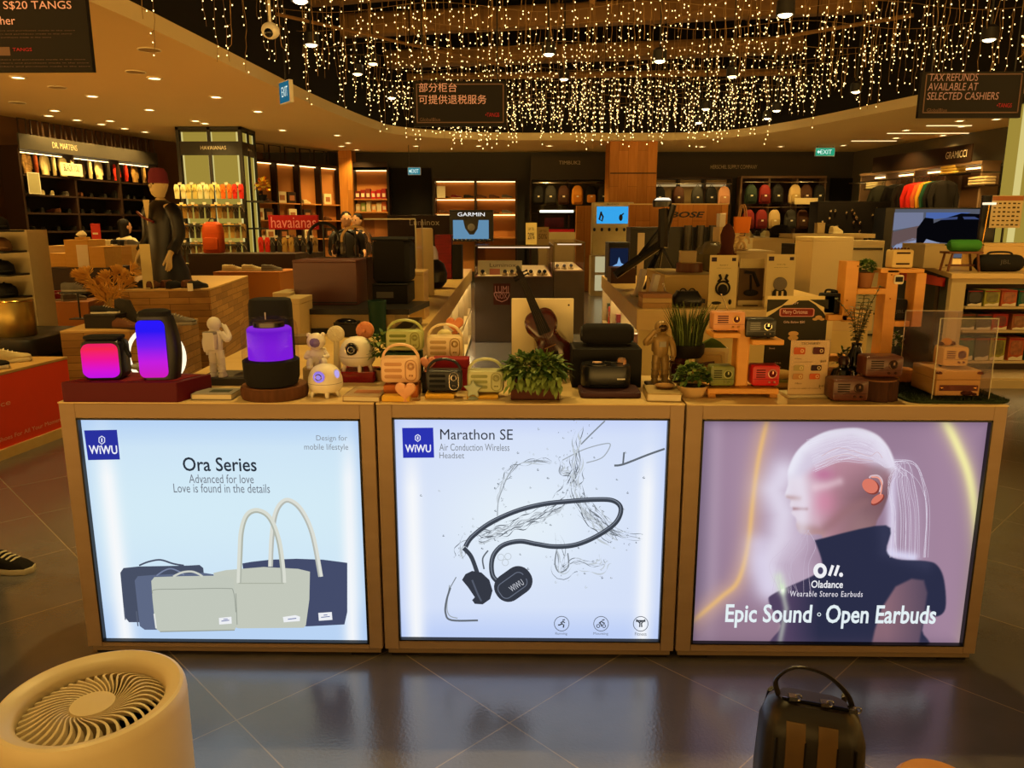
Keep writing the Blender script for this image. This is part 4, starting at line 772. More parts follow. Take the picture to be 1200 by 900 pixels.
hand_fan('orange pink hand fan behind the chrome-eyed humidifier', (P(430, 440, 3.0).x, 3.0, TOP), '#d98a54', W(420, 440, 3.0)/2, P(430, 396, 3.0).z-TOP)
COV = mat('storybook_cover', '#b9a27c', rough=.5, col2='#8a6a48', scale=20)
t, w, d, hh = flat_book('worn paperback lying flat at right front corner of first lit counter', 401, 445, 452, 471, COV, skew=-.08); B().box(-.04, .05, .05, .1, hh, hh+.001).build('printed_picture', mat('print_rust', '#a0643c', rough=.6), t)
# plants
LEAF = mat('leaf_green', '#4a6a2a', rough=.5, col2='#2c4518', scale=40); LEAF2 = mat('leaf_pale', '#8a9a52', rough=.5, col2='#5a7030', scale=30); TERRA = mat('cream_pot', '#c0a070', rough=.7); SOIL = mat('potting_soil', '#2a1c10', rough=1)
def leaf(b, p, d, L, wd, n, curl=.25):
    d = Vector(d).normalized(); s = d.cross(Vector((0, 0, 1))); s = s.normalized() if s.length > .05 else Vector((1, 0, 0)); u = s.cross(d)
    vs = []; p = Vector(p)
    for k in range(n+1):
        t = k/n; ww = wd*math.sin(PI*min(1, t*.93+.07))**.8*(1-.25*t); c = p+d*(L*t)-Vector((0, 0, curl*L*t*t)); vs += [c-s*ww+u*(ww*.3), c, c+s*ww+u*(ww*.3)]
    b.add(vs, [f for k in range(n) for f in ((3*k, 3*k+1, 3*k+4, 3*k+3), (3*k+1, 3*k+2, 3*k+5, 3*k+4))])
def bush(rx, ry, rz, c, n, L, wd, seed, down=0):
    r = random.Random(seed); b = B()
    for _ in range(n):
        a_, e = r.uniform(0, 2*PI), math.asin(r.uniform(-.2-down, 1)); k = r.uniform(.55, 1); d = Vector((math.cos(a_)*math.cos(e), math.sin(a_)*math.cos(e), math.sin(e)))
        b.m(r.randrange(3) == 0 and 1 or 0); leaf(b, (c[0]+d.x*rx*k, c[1]+d.y*ry*k, c[2]+d.z*rz*k), d+Vector((r.gauss(0, .5), r.gauss(0, .5), r.gauss(0, .4)-down*.6)), L*r.uniform(.6, 1.2), wd*r.uniform(.7, 1.2), 3)
    return b
def potted(label, loc, R, ph, kind, pot, cat='potted plant', seed=1, **k):
    t = thing('potted_plant', label, cat, loc); B().lathe([(R*.72, 0), (R*.75, .003), (R, ph), (R*.9, ph), (R*.86, ph*.9)], 24).build('pot', pot, t); B().lathe([(R*.87, ph*.9), (0, ph*.92)], 18).build('soil', SOIL, t)
    kind(ph*.92, seed).build('foliage', [LEAF, LEAF2], t); return t
p = P(450, 452, 2.93); potted('leafy green plant in cream pot between humidifiers and retro radios', (p.x, 2.93, TOP), .04, P(447, 432, 2.93).z-TOP, lambda z, s: bush(.055, .05, .075, (0, 0, z+.07), 230, .035, .008, s), TERRA)
# small retro radios with a carrying handle
def handle_radio(label, loc, w, h, col, face, dark, dial, group='small retro radios with handles', rz=0):
    t = thing('retro_radio', label, 'radio', loc, rz, group); m = mat('radio_'+col.lstrip('#'), col, rough=.4, var=.04); dm = mat('radio_'+dark.lstrip('#'), dark, rough=.6, var=.04); fm = mat('radio_'+face.lstrip('#'), face, rough=.4, var=.04)
    d = .055; z0 = .006
    B().prism(rrect(w, h, h*.2, 5, 0, z0+h/2), 0, d, 'y', .008).build('case', m, t); B().prism(rrect(w*.93, h*.9, h*.17, 5, 0, z0+h/2), -.003, .004, 'y', .002).build('front_panel', fm, t)
    for k in (-1, 0, 1): B().prism(rrect(w*.46, h*.14, h*.065, 4, -w*.17, z0+h*(.5+.24*k)), -.0045, 0, 'y', .001).build('speaker_slot', dm, t)
    B().tube([(w*.29+x, -.004, z) for x, z in rrect(h*.42, h*.8, h*.2, 6, 0, z0+h*.5)], .0018, 6, True).build('dial_frame', dial, t)
    B().torus(h*.12, .003, (w*.29, -.006, z0+h*.66), 'y', 18, 6).build('dial_ring', dial, t); B().ell((w*.29, -.005, z0+h*.66), h*.07, .005, h*.07, 12, 6).build('dial_knob', fm, t)
    for k in (0, 1): B().ell((w*(.26+.06*k), -.004, z0+h*.3), h*.04, .004, h*.04, 8, 5).build('button', dial, t)
    B().tube(spline([(-w*.46, d/2, z0+h*.72), (-w*.45, d/2, z0+h*1.05), (-w*.28, d/2, z0+h*1.36), (0, d/2, z0+h*1.46), (w*.28, d/2, z0+h*1.36), (w*.45, d/2, z0+h*1.05), (w*.46, d/2, z0+h*.72)], 5), .0036, 6, flat=1.6).build('handle', m, t)
    for sx in (-.32, .32): B().lathe([(.006, 0), (.007, .008)], 8).build('foot', dm, t, (w*sx, d/2, 0))
    return t
def stand(label, x0, x1, Y, ybase, ytop, m, d=.09, name='display_block', cat='display block', z=TOP):
    a = P((x0+x1)/2, ytop, Y); w = W(x0, x1, Y); zt = a.z; t = thing(name, label, cat, (a.x, Y, z)); B().box(-w/2, w/2, 0, d, 0, zt-z).build('block', m, t, bev=.002); B().box(-w/2+.004, w/2-.004, .004, d-.004, zt-z, zt-z+.001).build('top_sheet', m, t); return zt+.001
DGRN = mat('dark_green_card', '#24402c', rough=.6); ORG = mat('orange_card', '#b5652c', rough=.6); YEL = mat('yellow_wood_block', '#d9a93a', rough=.55); BLC = mat('black_card', '#141210', rough=.6); RDC = mat('red_card', '#8d1620', rough=.5)
z = stand('dark green box under the green retro radio', 451, 492, 2.84, 440, 414, DGRN, .09); a = P(474, 414, 2.85); handle_radio('olive green retro radio with handle on dark green box', (a.x, 2.85, z), W(453, 496, 2.85), Hh(474, 389, 413, 2.85), '#a2a860', '#a9ae68', '#6f7a34', mat('dial_olive', '#8c8a4a'))
z = stand('orange box under the peach retro radio', 449, 489, 2.62, 466, 452, ORG, .1); a = P(469, 452, 2.63); handle_radio('peach pink retro radio with handle on orange box', (a.x, 2.63, z), W(446, 491, 2.63), Hh(469, 421, 451, 2.63), '#dcb48c', '#e0ba94', '#c09068', mat('dial_peach', '#b98a62'))
z = stand('tall black box under the cream retro radio', 497, 540, 2.86, 440, 423, BLC, .1); a = P(521, 423, 2.86); handle_radio('cream beige retro radio with handle, topmost of right stack', (a.x, 2.86, z), W(501, 543, 2.86), Hh(521, 395, 422, 2.86), '#dcc496', '#e2cca0', '#b89c68', mat('dial_tan', '#a5854e'))
t_ = thing('gift_box', 'dark red box behind the navy retro radio', 'box', (P(528, 455, 2.74).x, 2.74, TOP)); w = W(508, 549, 2.74); hz = P(528, 421, 2.74).z-TOP; B().box(-w/2, w/2, 0, .07, 0, hz*.72).build('lower_box', RDC, t_); B().box(-w/2-.002, w/2+.002, -.002, .072, hz*.72, hz).build('lid', RDC, t_, bev=.002)
z = stand('yellow wooden block under the navy retro radio', 498, 532, 2.6, 470, 462, YEL, .07); a = P(520, 461, 2.61); handle_radio('navy blue retro radio with silver trim on yellow block', (a.x, 2.61, z), W(499, 541, 2.61), Hh(520, 435, 460, 2.61), '#10111f', '#0d0e1a', '#06070e', mat('silver_trim', '#b8b0a8', rough=.25, metal=.8))
z = stand('yellow wooden block under the mint retro radio', 547, 584, 2.6, 470, 464, YEL, .08); a = P(569, 463, 2.62); handle_radio('pale mint retro radio with handle next to ivy planter', (a.x, 2.62, z), W(547, 590, 2.62), Hh(569, 436, 462, 2.62), '#b3b486', '#babb90', '#8c9060', mat('dial_mint', '#9a9a6c'))
t = thing('display_block', 'yellow wooden block before the orange box and peach radio', 'display block', (P(471, 470, 2.58).x, 2.553, TOP)); B().box(-.065, .03, 0, .045, 0, .02).build('block', YEL, t, bev=.002); B().box(-.06, .025, .004, .04, .02, .021).build('top_sheet', YEL, t)
def heart(label, loc, s, col, d=.03, rz=0, group='heart shaped ornaments'):
    pts = [(s*.0325*16*math.sin(a)**3, s*.0325*(13*math.cos(a)-5*math.cos(2*a)-2*math.cos(3*a)-math.cos(4*a))+s*.56) for a in np.linspace(0, 2*PI, 33)[:-1]]
    t = thing('heart_ornament', label, 'heart ornament', loc, rz, group); m = mat('heart_'+col.lstrip('#'), col, rough=.35, var=.05)
    B().prism(pts, 0, d, 'y', d*.42).build('heart_body', m, t); B().lathe([(.014, 0), (.012, .006), (.006, .01)], 10).build('foot', m, t, (0, d/2, 0)); return t
a = G(475, 471, TOP); heart('peach heart ornament in front of peach retro radio', (a.x, a.y-.005, TOP), Hh(475, 447, 470, 2.57), '#e2a478')
a = P(503, 437, 2.71); z = stand('small black block under the pink heart left of the red box', 494, 511, 2.69, 450, 437, BLC, .05); heart('pink heart ornament leaning left of the red box', (a.x, 2.7, z), Hh(503, 419, 437, 2.7), '#cf8a6a', rz=.3)
a = P(533, 391, 3.0); z = stand('slim dark post under the orange heart', 527, 538, 2.99, 440, 392, mat('brown_card', '#4a3020', rough=.6), .04); heart('orange heart ornament raised behind the cream retro radio', (P(533, 391, 3.0).x, 2.995, z), Hh(533, 371, 391, 3.0), '#d98450')
t = thing('dome_lamp', 'pale yellow dome lamp behind the cream retro radio handle', 'lamp', (P(521, 398, 2.96).x, 2.96, TOP)); zz = P(521, 398, 2.96).z-TOP; B().box(-.025, .025, -.02, .03, 0, zz).build('base_block', BLC, t); B().lathe([(.032, zz), (.033, zz+.012), (.026, zz+.03), (.012, zz+.04), (0, zz+.042)], 20).build('dome', mat('pale_yellow_dome', '#d9c98a', rough=.4), t)
a = G(555, 466, TOP); pts = [((.034 if i % 2 == 0 else .019)*math.sin(i*PI/5), (.034 if i % 2 == 0 else .019)*math.cos(i*PI/5)+.034) for i in range(10)]
t = thing('star_ornament', 'translucent pale mint star ornament before the mint radio', 'star ornament', (a.x, a.y-.03, TOP)); B().prism(pts, 0, .024, 'y', .008).build('star_body', mat('mint_resin', '#b9c4ac', rough=.25, trans=.3), t); B().lathe([(.02, 0), (.018, .006), (.01, .01)], 10).build('foot', mat('mint_resin', '#b9c4ac'), t, (0, .012, 0))
# ivy planter
a = G(627, 469, TOP); w = W(599, 656, a.y); t = thing('ivy_planter', 'dark red wooden box planter overflowing with trailing ivy', 'planter', (a.x, a.y, TOP))
B().box(-w/2, w/2, 0, .1, 0, .075).build('planter_box', mat('oxblood_wood', '#4a2018', rough=.6), t, bev=.003); B().box(-w/2+.006, w/2-.006, .006, .094, .066, .076).build('soil', SOIL, t)
b = bush(.108, .07, .05, (0, .05, .1), 620, .038, .011, 5, .15); r = random.Random(8)
for _ in range(60):
    x = r.uniform(-.09, .09); z = r.uniform(.05, .09); leaf(b, (x, -.008-r.random()*.02, z), (r.gauss(0, .6), -.7, -.5+r.gauss(0, .4)), .035, .01, 3)
b.build('foliage', [LEAF, LEAF2], t)
# white board and violin
Yb = 3.06; cx, z0, w, h = rect(599, 350, 671, 470, Yb)
t = thing('white_board', 'tall cream blank board standing behind the violin', 'board', (cx, Yb, TOP)); hb = P(635, 350, Yb).z-TOP; B().box(-w/2, w/2, 0, .02, 0, hb).build('board_panel', mat('cream_board', '#e0d2ac', rough=.6, var=.04), t, bev=.002); B().lathe([(.004, 0), (.004, .002)], 8).build('pin', mat('brown_ink', '#4a3820', rough=.6), t, (w/2-.02, -.002, hb-.025)).rotation_euler.x = PI/2
# leaning: built upright in the X-Z plane, then tilted
VAR = mat('dark_red_varnish', '#4a1810', rough=.22, col2='#2e0d08', scale=6, coat=.4); GUTS = mat('dark_gut', '#4a4038', rough=.5); EBO = mat('ebony', '#120c0a', rough=.7); 
top, bot = P(603, 340, 2.98), P(652, 456, 2.98); ang = math.atan2(top.x-bot.x, top.z-bot.z); VL = math.hypot(top.x-bot.x, top.z-bot.z)
t = thing('violin', 'dark red violin leaning tilted against the cream board', 'violin', (P(657, 452, 2.94).x, 2.955, TOP+.035)); t.rotation_euler = (-.1, ang, 0)
half = [(0, .0), (.3, .012), (.44, .06), (.5, .16), (.46, .27), (.38, .335), (.33, .38), (.3, .43), (.31, .49), (.36, .53), (.40, .58), (.405, .65), (.36, .73), (.24, .785), (.08, .8), (0, .8)]
BL = VL*.6; bw = BL*.62
oc = [(p[0]*bw, p[1]*BL/.8) for p in spline([(*q, 0) for q in half], 3)]; outl = oc+[(-x, z) for x, z in oc[-2:0:-1]]
B().prism(outl, .0, .045, 'y', .008).build('body', VAR, t)
B().loft([[(x*k, y, (z-BL*.5)*k+BL*.5) for x, z in outl] for k, y in ((.93, .0), (.8, -.008), (.5, -.013), (.2, -.015))]).build('belly', VAR, t)
B().loft([[(s*wd, y, z) for s, y in ((-1, -.012), (1, -.012), (1, -.03), (0, -.034), (-1, -.03))] for z, wd in ((BL*.62, .024), (BL*1.0, .017), (BL*1.5, .012))]).build('fingerboard', EBO, t); B().loft([[(s*wd, y, z) for s, y in ((-1, .012), (1, .012), (1, -.014), (-1, -.014))] for z, wd in ((BL*.96, .016), (BL*1.52, .011))]).build('neck', VAR, t)
b = B().box(-.011, .011, -.016, .012, BL*1.5, BL*1.62); b.torus(.014, .008, (0, .0, BL*1.645), 'x', 18, 8); b.build('scroll', EBO, t)
for i, sx in enumerate((-1, 1, -1, 1)): B().tube([(sx*.004, 0, BL*(1.53+.025*i)), (sx*.022, 0, BL*(1.53+.025*i)), (sx*.03, 0, BL*(1.53+.025*i))], [.003, .003, .006], 8).build('tuning_peg', EBO, t)
B().loft([[(s*wd, -.016+y, z) for s, y in ((-1, 0), (1, 0), (1, -.006), (-1, -.006))] for z, wd in ((BL*.02, .012), (BL*.3, .02))]).build('tailpiece', EBO, t); B().box(-.024, .024, -.03, -.012, BL*.4, BL*.412).build('bridge', mat('maple_bridge', '#9a6a3a'), t)
b = B(); [b.tube([(x, -.031, BL*.3), (x, -.033, BL*.41), (x*.6, -.035, BL*1.52)], .0005, 4) for x in (-.012, -.004, .004, .012)]; b.build('strings', GUTS, t)
# black box, round loudspeaker, turntable loudspeaker
z0 = P(712, 410, 2.79).z
a = G(711, 448, TOP); Yk = 2.8; w = W(671, 752, Yk); t = thing('display_box', 'large black box behind the turntable loudspeaker', 'box', (P(711, 440, Yk).x, Yk, TOP)); hz = P(711, 409, Yk).z-TOP; B().box(-w/2, w/2, 0, .17, 0, hz).build('box_panel', mat('matt_black_box', '#100e0e', rough=.6), t, bev=.003); B().box(-w/2+.01, w/2-.01, .01, .16, hz, hz+.002).build('top_sheet', mat('black_felt', '#171412', rough=.9), t)
w2 = W(683, 741, 2.88); r = Hh(711, 384, 408, 2.88)/2; t = thing('tube_speaker', 'black fabric barrel loudspeaker lying on the large black box', 'loudspeaker', (P(711, 407, 2.88).x, 2.885, TOP+hz+.002))
B().loft([[(x, yy*k, zz*k+r+.004) for yy, zz in rrect(2*r, 2*r, r*.9, 6)] for x, k in [(-w2/2, .7), (-w2/2+.005, .88), (-w2/2+.02, 1), (w2/2-.02, 1), (w2/2-.005, .88), (w2/2, .7)]]).build('barrel', mat('black_fabric', '#1b1918', rough=.9, scale=300, bump=.2), t)
for sx in (-1, 1): B().lathe([(r*.72, 0), (r*.72, .004), (r*.5, .006)], 20).build('end_cap', BLK, t, (sx*w2/2, 0, r+.004)).rotation_euler.y = sx*PI/2
B().box(-w2*.4, w2*.4, -.014, .014, 0, .006).build('foot_strip', RUB, t)
a = G(716, 467, TOP); w = W(680, 752, a.y); t = thing('base_plinth', 'dark plum rounded base board under the turntable loudspeaker', 'display base', (a.x, a.y, TOP)); B().prism([(x, y+.075) for x, y in rrect(w, .15, .015, 4)], 0, .02, 'z', .004).build('base_board', mat('plum_board', '#3d2026', rough=.5), t); B().prism([(x, y+.075) for x, y in rrect(w-.02, .13, .012, 4)], .02, .022, 'z').build('top_sheet', mat('plum_felt', '#46282c', rough=.8), t)
p = G(711, 456, TOP+.022); w = W(682, 741, p.y); h = Hh(711, 431, 457, p.y)
t = thing('turntable_speaker', 'navy black turntable shaped loudspeaker with record on top', 'loudspeaker', (p.x, p.y, TOP+.022)); NAV = mat('navy_black', '#11131a', rough=.3)
B().loft([[(x*k, y*k+.06, z) for x, y in rrect(w, .12, .045, 6)] for z, k in ((.004, .94), (.01, .99), (h*.5, 1), (h-.008, .99), (h, .95))]).build('case', NAV, t); B().lathe([(.05, 0), (.05, .004), (.018, .006), (.018, .0065)], 28).build('record', mat('vinyl_black', '#141416', rough=.25), t, (-.03, .058, h)); B().lathe([(.018, 0), (.018, .001), (0, .0015)], 20).build('record_label', mat('peach_label', '#c09a80'), t, (-.03, .058, h+.0062))
B().lathe([(.018, 0), (.017, .014), (.012, .022), (0, .023)], 16).build('knob', mat('copper_knob', '#b08a70', rough=.3, metal=.7), t, (.058, .06, h)); B().tube([(.058, .03, h+.006), (.03, .02, h+.01), (-.005, .04, h+.012)], .003, 6).build('tone_arm', CHR, t); B().box(.036, .064, -.001, .002, h*.42, h*.48).build('printed_mark', mat('white_ink', '#d0ccc2'), t)
B().torus(w*.47, .002, (0, .06, h*.16), 'z', 4, 4, PI/4, 2*PI+PI/4).build('trim_line', BLKG, t)
# bronze astronaut statue, grass pot, vase, books
GLD = mat('antique_gold_resin', '#9a7c48', rough=.4, col2='#6e5428', scale=30, metal=.2)
p = G(771, 450, TOP); astronaut('antique gold astronaut statue holding both hands to its visor', (p.x, 2.84, TOP+.012), Hh(771, 376, 449, 2.84), .1, GLD, mat('bronze_visor', '#3d2a16', rough=.15, metal=.6), 'l', base=mat('brown_base', '#4a3520', rough=.6))
t = thing('perfume_bottle', 'clear bottle with brass light between the astronaut statue legs', 'bottle', (P(776, 448, 2.98).x, 2.98, TOP)); B().lathe([(.018, 0), (.02, .004), (.02, .07), (.008, .085), (.008, .1)], 16).build('glass_body', glass('clear_acrylic'), t); B().lathe([(.014, .004), (.014, .06), (0, .062)], 12).build('amber_fill', mat('amber_liquid', '#c9a24a', rough=.2), t); B().lathe([(.011, .1), (.011, .12), (0, .121)], 12).build('cap', BRS, t)
Yv = 2.93; t = thing('tall_vase', 'dark maroon glazed vase holding the spiky grass', 'vase', (P(795, 448, Yv).x, Yv, TOP)); hv = P(800, 418, Yv).z-TOP; wv = W(783, 806, Yv)/2
B().lathe([(wv*.8, 0), (wv*.95, .01), (wv, hv*.5), (wv*.9, hv*.85), (wv*1.02, hv), (wv*.85, hv), (wv*.8, hv*.9)], 24).build('vase_body', mat('maroon_glaze', '#3c1812', rough=.15), t); B().torus(wv*.97, .003, (0, 0, hv*.8), 'z', 24, 6).build('neck_ring', mat('maroon_glaze', '#3c1812'), t)
t = thing('grass_plant', 'spiky dark ornamental grass in round black pot', 'potted plant', (P(805, 418, Yv).x, Yv, TOP+hv)); wp = W(786, 826, Yv)/2; ph = Hh(805, 402, 417, Yv)
B().lathe([(wp*.8, 0), (wp*.95, ph*.3), (wp, ph), (wp*.9, ph), (wp*.88, ph*.8)], 24).build('pot', mat('black_pot', '#17120e', rough=.6), t); B().lathe([(wp*.88, ph*.8), (0, ph*.85)], 16).build('soil', SOIL, t)
b = B(); r = random.Random(4)
for _ in range(260):
    a_ = r.uniform(0, 6.28); rr = wp*.85*math.sqrt(r.random()); L = r.uniform(.09, .17); tl = r.uniform(.05, .42); dx, dy = math.cos(a_), math.sin(a_); x, y = rr*dx, rr*dy; z = ph*.8
    pts = [(x+dx*L*tl*k*k, y+dy*L*tl*k*k, z+L*k) for k in (0, .35, .7, 1)]; b.m(r.random() < .25); b.tube(pts, [.0022, .002, .0014, .0004], 3)
b.build('blades', [mat('grass_dark', '#39421c', rough=.6), LEAF2], t, smooth=False)
BK2 = mat('map_cover', '#b49a66', rough=.6, col2='#7c6638', scale=16)
t, w, d, hh = flat_book('tan patterned book lying flat with a gold dish on top', 758, 799, 452, 471, BK2, hh=.028, skew=-.06)
o = B().lathe([(.02, 0), (.034, .008), (.036, .011), (.03, .009), (0, .005)], 22).build('trinket_dish', mat('gilt_dish', '#b88a50', rough=.3, metal=.7), None, (P(779, 458, 2.66).x, 2.665, TOP+.028)); tag(o, 'small gilt dish on the tan patterned book', 'dish')
p = G(814, 468, TOP); potted('small bushy plant in tapered cream pot left of the green radio', (p.x, 2.66, TOP), .055, P(814, 451, 2.66).z-TOP, lambda z, s: bush(.058, .05, .05, (0, 0, z+.03), 330, .024, .009, s), TERRA, seed=3)
def frame_thing(label, x0, y0, x1, y1, Y, fm, pm, rx=-.25, rz=0, name='picture_frame', cat='picture frame'):
    a = P((x0+x1)/2, y1, Y); w, h = W(x0, x1, Y), Hh((x0+x1)/2, y0, y1, Y); t = thing(name, label, cat, (a.x, Y, a.z if y1 < 430 else TOP)); t.rotation_euler = (rx, rz, 0)
    b = B(); k = .012
    for q in ((-w/2, w/2, 0, k), (-w/2, w/2, h-k, h), (-w/2, -w/2+k, k, h-k), (w/2-k, w/2, k, h-k)): b.box(q[0], q[1], -.012, .004, q[2], q[3])
    b.build('frame_moulding', fm, t); B().box(-w/2+k, w/2-k, -.004, 0, k, h-k).build('print_sheet', pm, t); return t
frame_thing('cream wooden picture frame leaning behind the small bushy plant', 818, 411, 849, 445, 2.92, mat('cream_wood_frame', '#c9b078', rough=.5), mat('yellowed_print', '#cbb072', rough=.7)); frame_thing('small brown wooden picture frame leaning before the cream frame', 807, 421, 840, 447, 2.85, DKWOOD, mat('sepia_print', '#8a6a3c', rough=.7), rz=-.12)
# wooden tree stand and the box radios
M_pine = wood('honey_pine', '#d0943c', '#b87a28', rough=.45, sc=3)
Yw = 2.66; a = G(870, 471, TOP); zf = lambda px, py: P(px, py, Yw).z-TOP
t = thing('display_stand', 'honey pine stand with two side shelves holding small radios', 'display stand', (P(870, 465, Yw).x, Yw-.03, TOP)); X = lambda px: P(px, 440, Yw).x-t.location.x
b0, b1 = zf(870, 466), zf(870, 460)
B().box(X(828), X(911), 0, .11, .014, .034).build('base_board', M_pine, t, bev=.003)
for q in ((829, 838), (901, 910)): B().box(X(q[0]), X(q[1]), .005, .105, 0, .014).build('foot', M_pine, t, bev=.002)
zp = zf(869, 382); B().box(X(862), X(877), .03, .1, .034, zp).build('post', M_pine, t, bev=.006); z1, z2 = zf(850, 389), zf(895, 397)
B().box(X(831), X(863), .0, .11, z1-.018, z1).build('shelf', M_pine, t, bev=.003); B().box(X(876), X(913), .0, .11, z2-.018, z2).build('shelf', M_pine, t, bev=.003)
def box_radio(label, loc, w, h, col, slot, dialm, d=.06, rz=0, feet=BLK, group='small box radios'):
    t = thing('box_radio', label, 'radio', loc, rz, group); m = mat('radio_'+col.lstrip('#'), col, rough=.35, var=.08, col2=None) if isinstance(col, str) else col; z0 = .006
    B().prism(rrect(w, h, h*.14, 4, 0, z0+h/2), 0, d, 'y', .006).build('case', m, t)
    for k in range(4): B().prism(rrect(w*.34, h*.055, h*.025, 3, -w*.2, z0+h*(.44+.11*k)), -.002, .002, 'y').build('speaker_slot', slot, t)
    B().torus(h*.19, h*.035, (w*.22, -.001, z0+h*.6), 'y', 22, 6).build('dial_ring', dialm, t); o = B().lathe([(h*.17, 0), (h*.16, .005), (h*.08, .007), (0, .008)], 20).build('dial', slot, t, (w*.22, 0, z0+h*.6)); o.rotation_euler.x = PI/2; B().box(w*.19, w*.24, -.0085, -.007, z0+h*.6, z0+h*.74).build('dial_pointer', dialm, t)
    for x in (.12, .3): B().ell((w*x, -.002, z0+h*.2), h*.06, .007, h*.06, 10, 6).build('knob', dialm, t)
    B().box(-w*.47, w*.47, -.001, .001, z0+h*.33, z0+h*.345).build('trim_line', slot, t)
    for sx in (-.36, .36): B().lathe([(.006, 0), (.007, .008)], 8).build('foot', feet, t, (w*sx, d/2, 0))
    return t
SLT = mat('slot_dark', '#2a1410', rough=.7)
a = P(853, 388, Yw); box_radio('peach box radio with antenna on upper left shelf of pine stand', (a.x, Yw-.012, TOP+z1), W(834, 871, Yw), Hh(853, 364, 386, Yw), '#c98a58', mat('slot_plum', '#4a1c30', rough=.7), mat('dial_gold', '#c79a54', rough=.3, metal=.5)); r_ = bpy.data.objects['box_radio']; B().tube([(.01, .05, .06), (-.02, .05, .125)], .0015, 6).ell((-.02, .05, .127), .003).build('antenna', CHR, r_)
a = P(890, 396, Yw); box_radio('black box radio with silver dial on right shelf of pine stand', (a.x, Yw-.012, TOP+z2), W(874, 909, Yw), Hh(890, 372, 394, Yw), '#17150f', BLKG, mat('dial_silver', '#cfc6b0', rough=.2, metal=.8))
a = P(844.5, 459, Yw); box_radio('olive green box radio on left of pine stand base', (a.x, Yw-.015, TOP+.034), W(831, 859, Yw), Hh(846, 433, 456, Yw), '#6f7434', mat('slot_moss', '#2e3016', rough=.7), mat('dial_moss', '#a0a062', rough=.3, metal=.4))
a = P(895, 459, Yw); box_radio('bright red box radio on right of pine stand base', (a.x, Yw-.015, TOP+.034), W(878, 910, Yw), Hh(892, 432, 456, Yw), '#b80f18', mat('slot_crimson', '#5a060c', rough=.7), mat('dial_rose', '#d89a8a', rough=.25, metal=.5))
t = thing('folded_cloth', 'green triangular folded cloth on cream ledge behind pine stand', 'cloth', (P(836, 408, 2.98).x, 2.98, TOP)); zz = P(836, 408, 2.98).z-TOP; B().box(-.07, .06, 0, .05, 0, zz).build('ledge_block', mat('cream_laminate', '#d8c79c', rough=.5, var=.05), t); B().loft([[(x, y, zz) for x, y in ((-.055, .004), (.055, .004), (.055, .046), (-.055, .046))], [(x, y, zz+.022) for x, y in ((-.03, .012), (.03, .012), (.03, .036), (-.03, .036))], [(x, y, zz+.035) for x, y in ((-.005, .02), (.005, .02), (.005, .03), (-.005, .03))]]).build('cloth_fold', mat('green_cloth', '#4a5a20', rough=.9), t)
# Christmas poster and radio leaflet
DGP = mat('poster_dark_olive', '#2e2a1c', rough=.6); CRP = mat('poster_cream', '#d8c48a', rough=.6, var=.03)
Yp = 2.93; cx, z0, w, h = rect(893, 347, 971, 440, Yp); hh = P(932, 347, Yp).z-TOP
t = thing('christmas_poster', 'dark cut-out Christmas poster board standing behind the red radio', 'poster', (cx, Yp, TOP)); fl = lambda *q: [(P(x, 400, Yp).x-cx, P(932, y, Yp).z-TOP) for x, y in q]
B().box(-w/2, w/2, 0, .006, 0, hh).build('board_panel', CRP, t); k = -.001
B().add([(x, k, z) for x, z in fl((896, 445), (896, 372), (905, 366), (915, 358), (925, 357), (932, 352), (944, 352), (952, 357), (962, 366), (967, 374), (967, 445))], [tuple(range(11))]).add([(x, k, z) for x, z in fl((896, 351), (921, 351), (913, 358), (905, 362), (896, 366))], [tuple(range(5))]).add([(x, k, z) for x, z in fl((945, 351), (967, 351), (967, 362), (958, 358))], [tuple(range(4))]).build('printed_ground', DGP, t, smooth=False)
B().prism([(x, z) for x, z in rrect(W(911, 951, Yp), Hh(931, 361, 371, Yp), .008, 4, *fl((931, 366))[0])], -.004, -.001, 'y').build('printed_frame', mat('poster_pink', '#c98a7c', rough=.6), t); B().prism([(x, z) for x, z in rrect(W(912.5, 949.5, Yp), Hh(931, 362, 370, Yp), .006, 4, *fl((931, 366))[0])], -.005, -.004, 'y').build('printed_banner', mat('poster_red', '#7a1a1a', rough=.6), t)
PKI = mat('pale_pink_ink', '#e8c8b8', rough=.6); 
def ptxt(s, x0, y0, x1, y1, m=PKI, yy=-.0056, t=t, Y=Yp):
    a, b = P(x0, y1, Y), P(x1, y0, Y); return text(s, m, t, (a.x+b.x)/2-t.location.x, yy, a.z-t.location.z, b.x-a.x, b.z-a.z)
ptxt('Merry Christmas', 917, 363, 946, 369); ptxt('Gifts Below $50', 918, 376, 943, 379, yy=-.0015); ptxt('Save', 901, 407, 908, 409, yy=-.0015); ptxt('Scan to', 908, 424, 915, 426, yy=-.0015); ptxt('find more', 908, 429, 915, 431, yy=-.0015); ptxt('JOY', 928, 354, 936, 357, yy=-.0015)
b = B(); 
for px, py, rx_, ry_ in ((929, 391, 6, 3), (929, 396, 6, 3), (957, 372, 4, 2.5), (953, 374, 3, 1.5), (961, 374, 3, 1.5)): x, z = fl((px, py))[0]; b.prism([(x+u, z+v) for u, v in circ(rx_*.0033, 14, ry=ry_*.0033)], -.0015, -.001, 'y')
b.build('printed_shape', mat('poster_tan', '#d0a868', rough=.6), t)
Yc = 2.64; a = G(948, 468, TOP); cx, z0, w, h = rect(922, 400, 968, 464, Yc); t = thing('leaflet_stand', 'cream radio leaflet in clear stand in front of Christmas poster', 'leaflet stand', (P(945, 464, Yc).x, Yc, TOP)); zb = .012; hl = P(945, 399, Yc).z-TOP
t.rotation_euler.z = .05
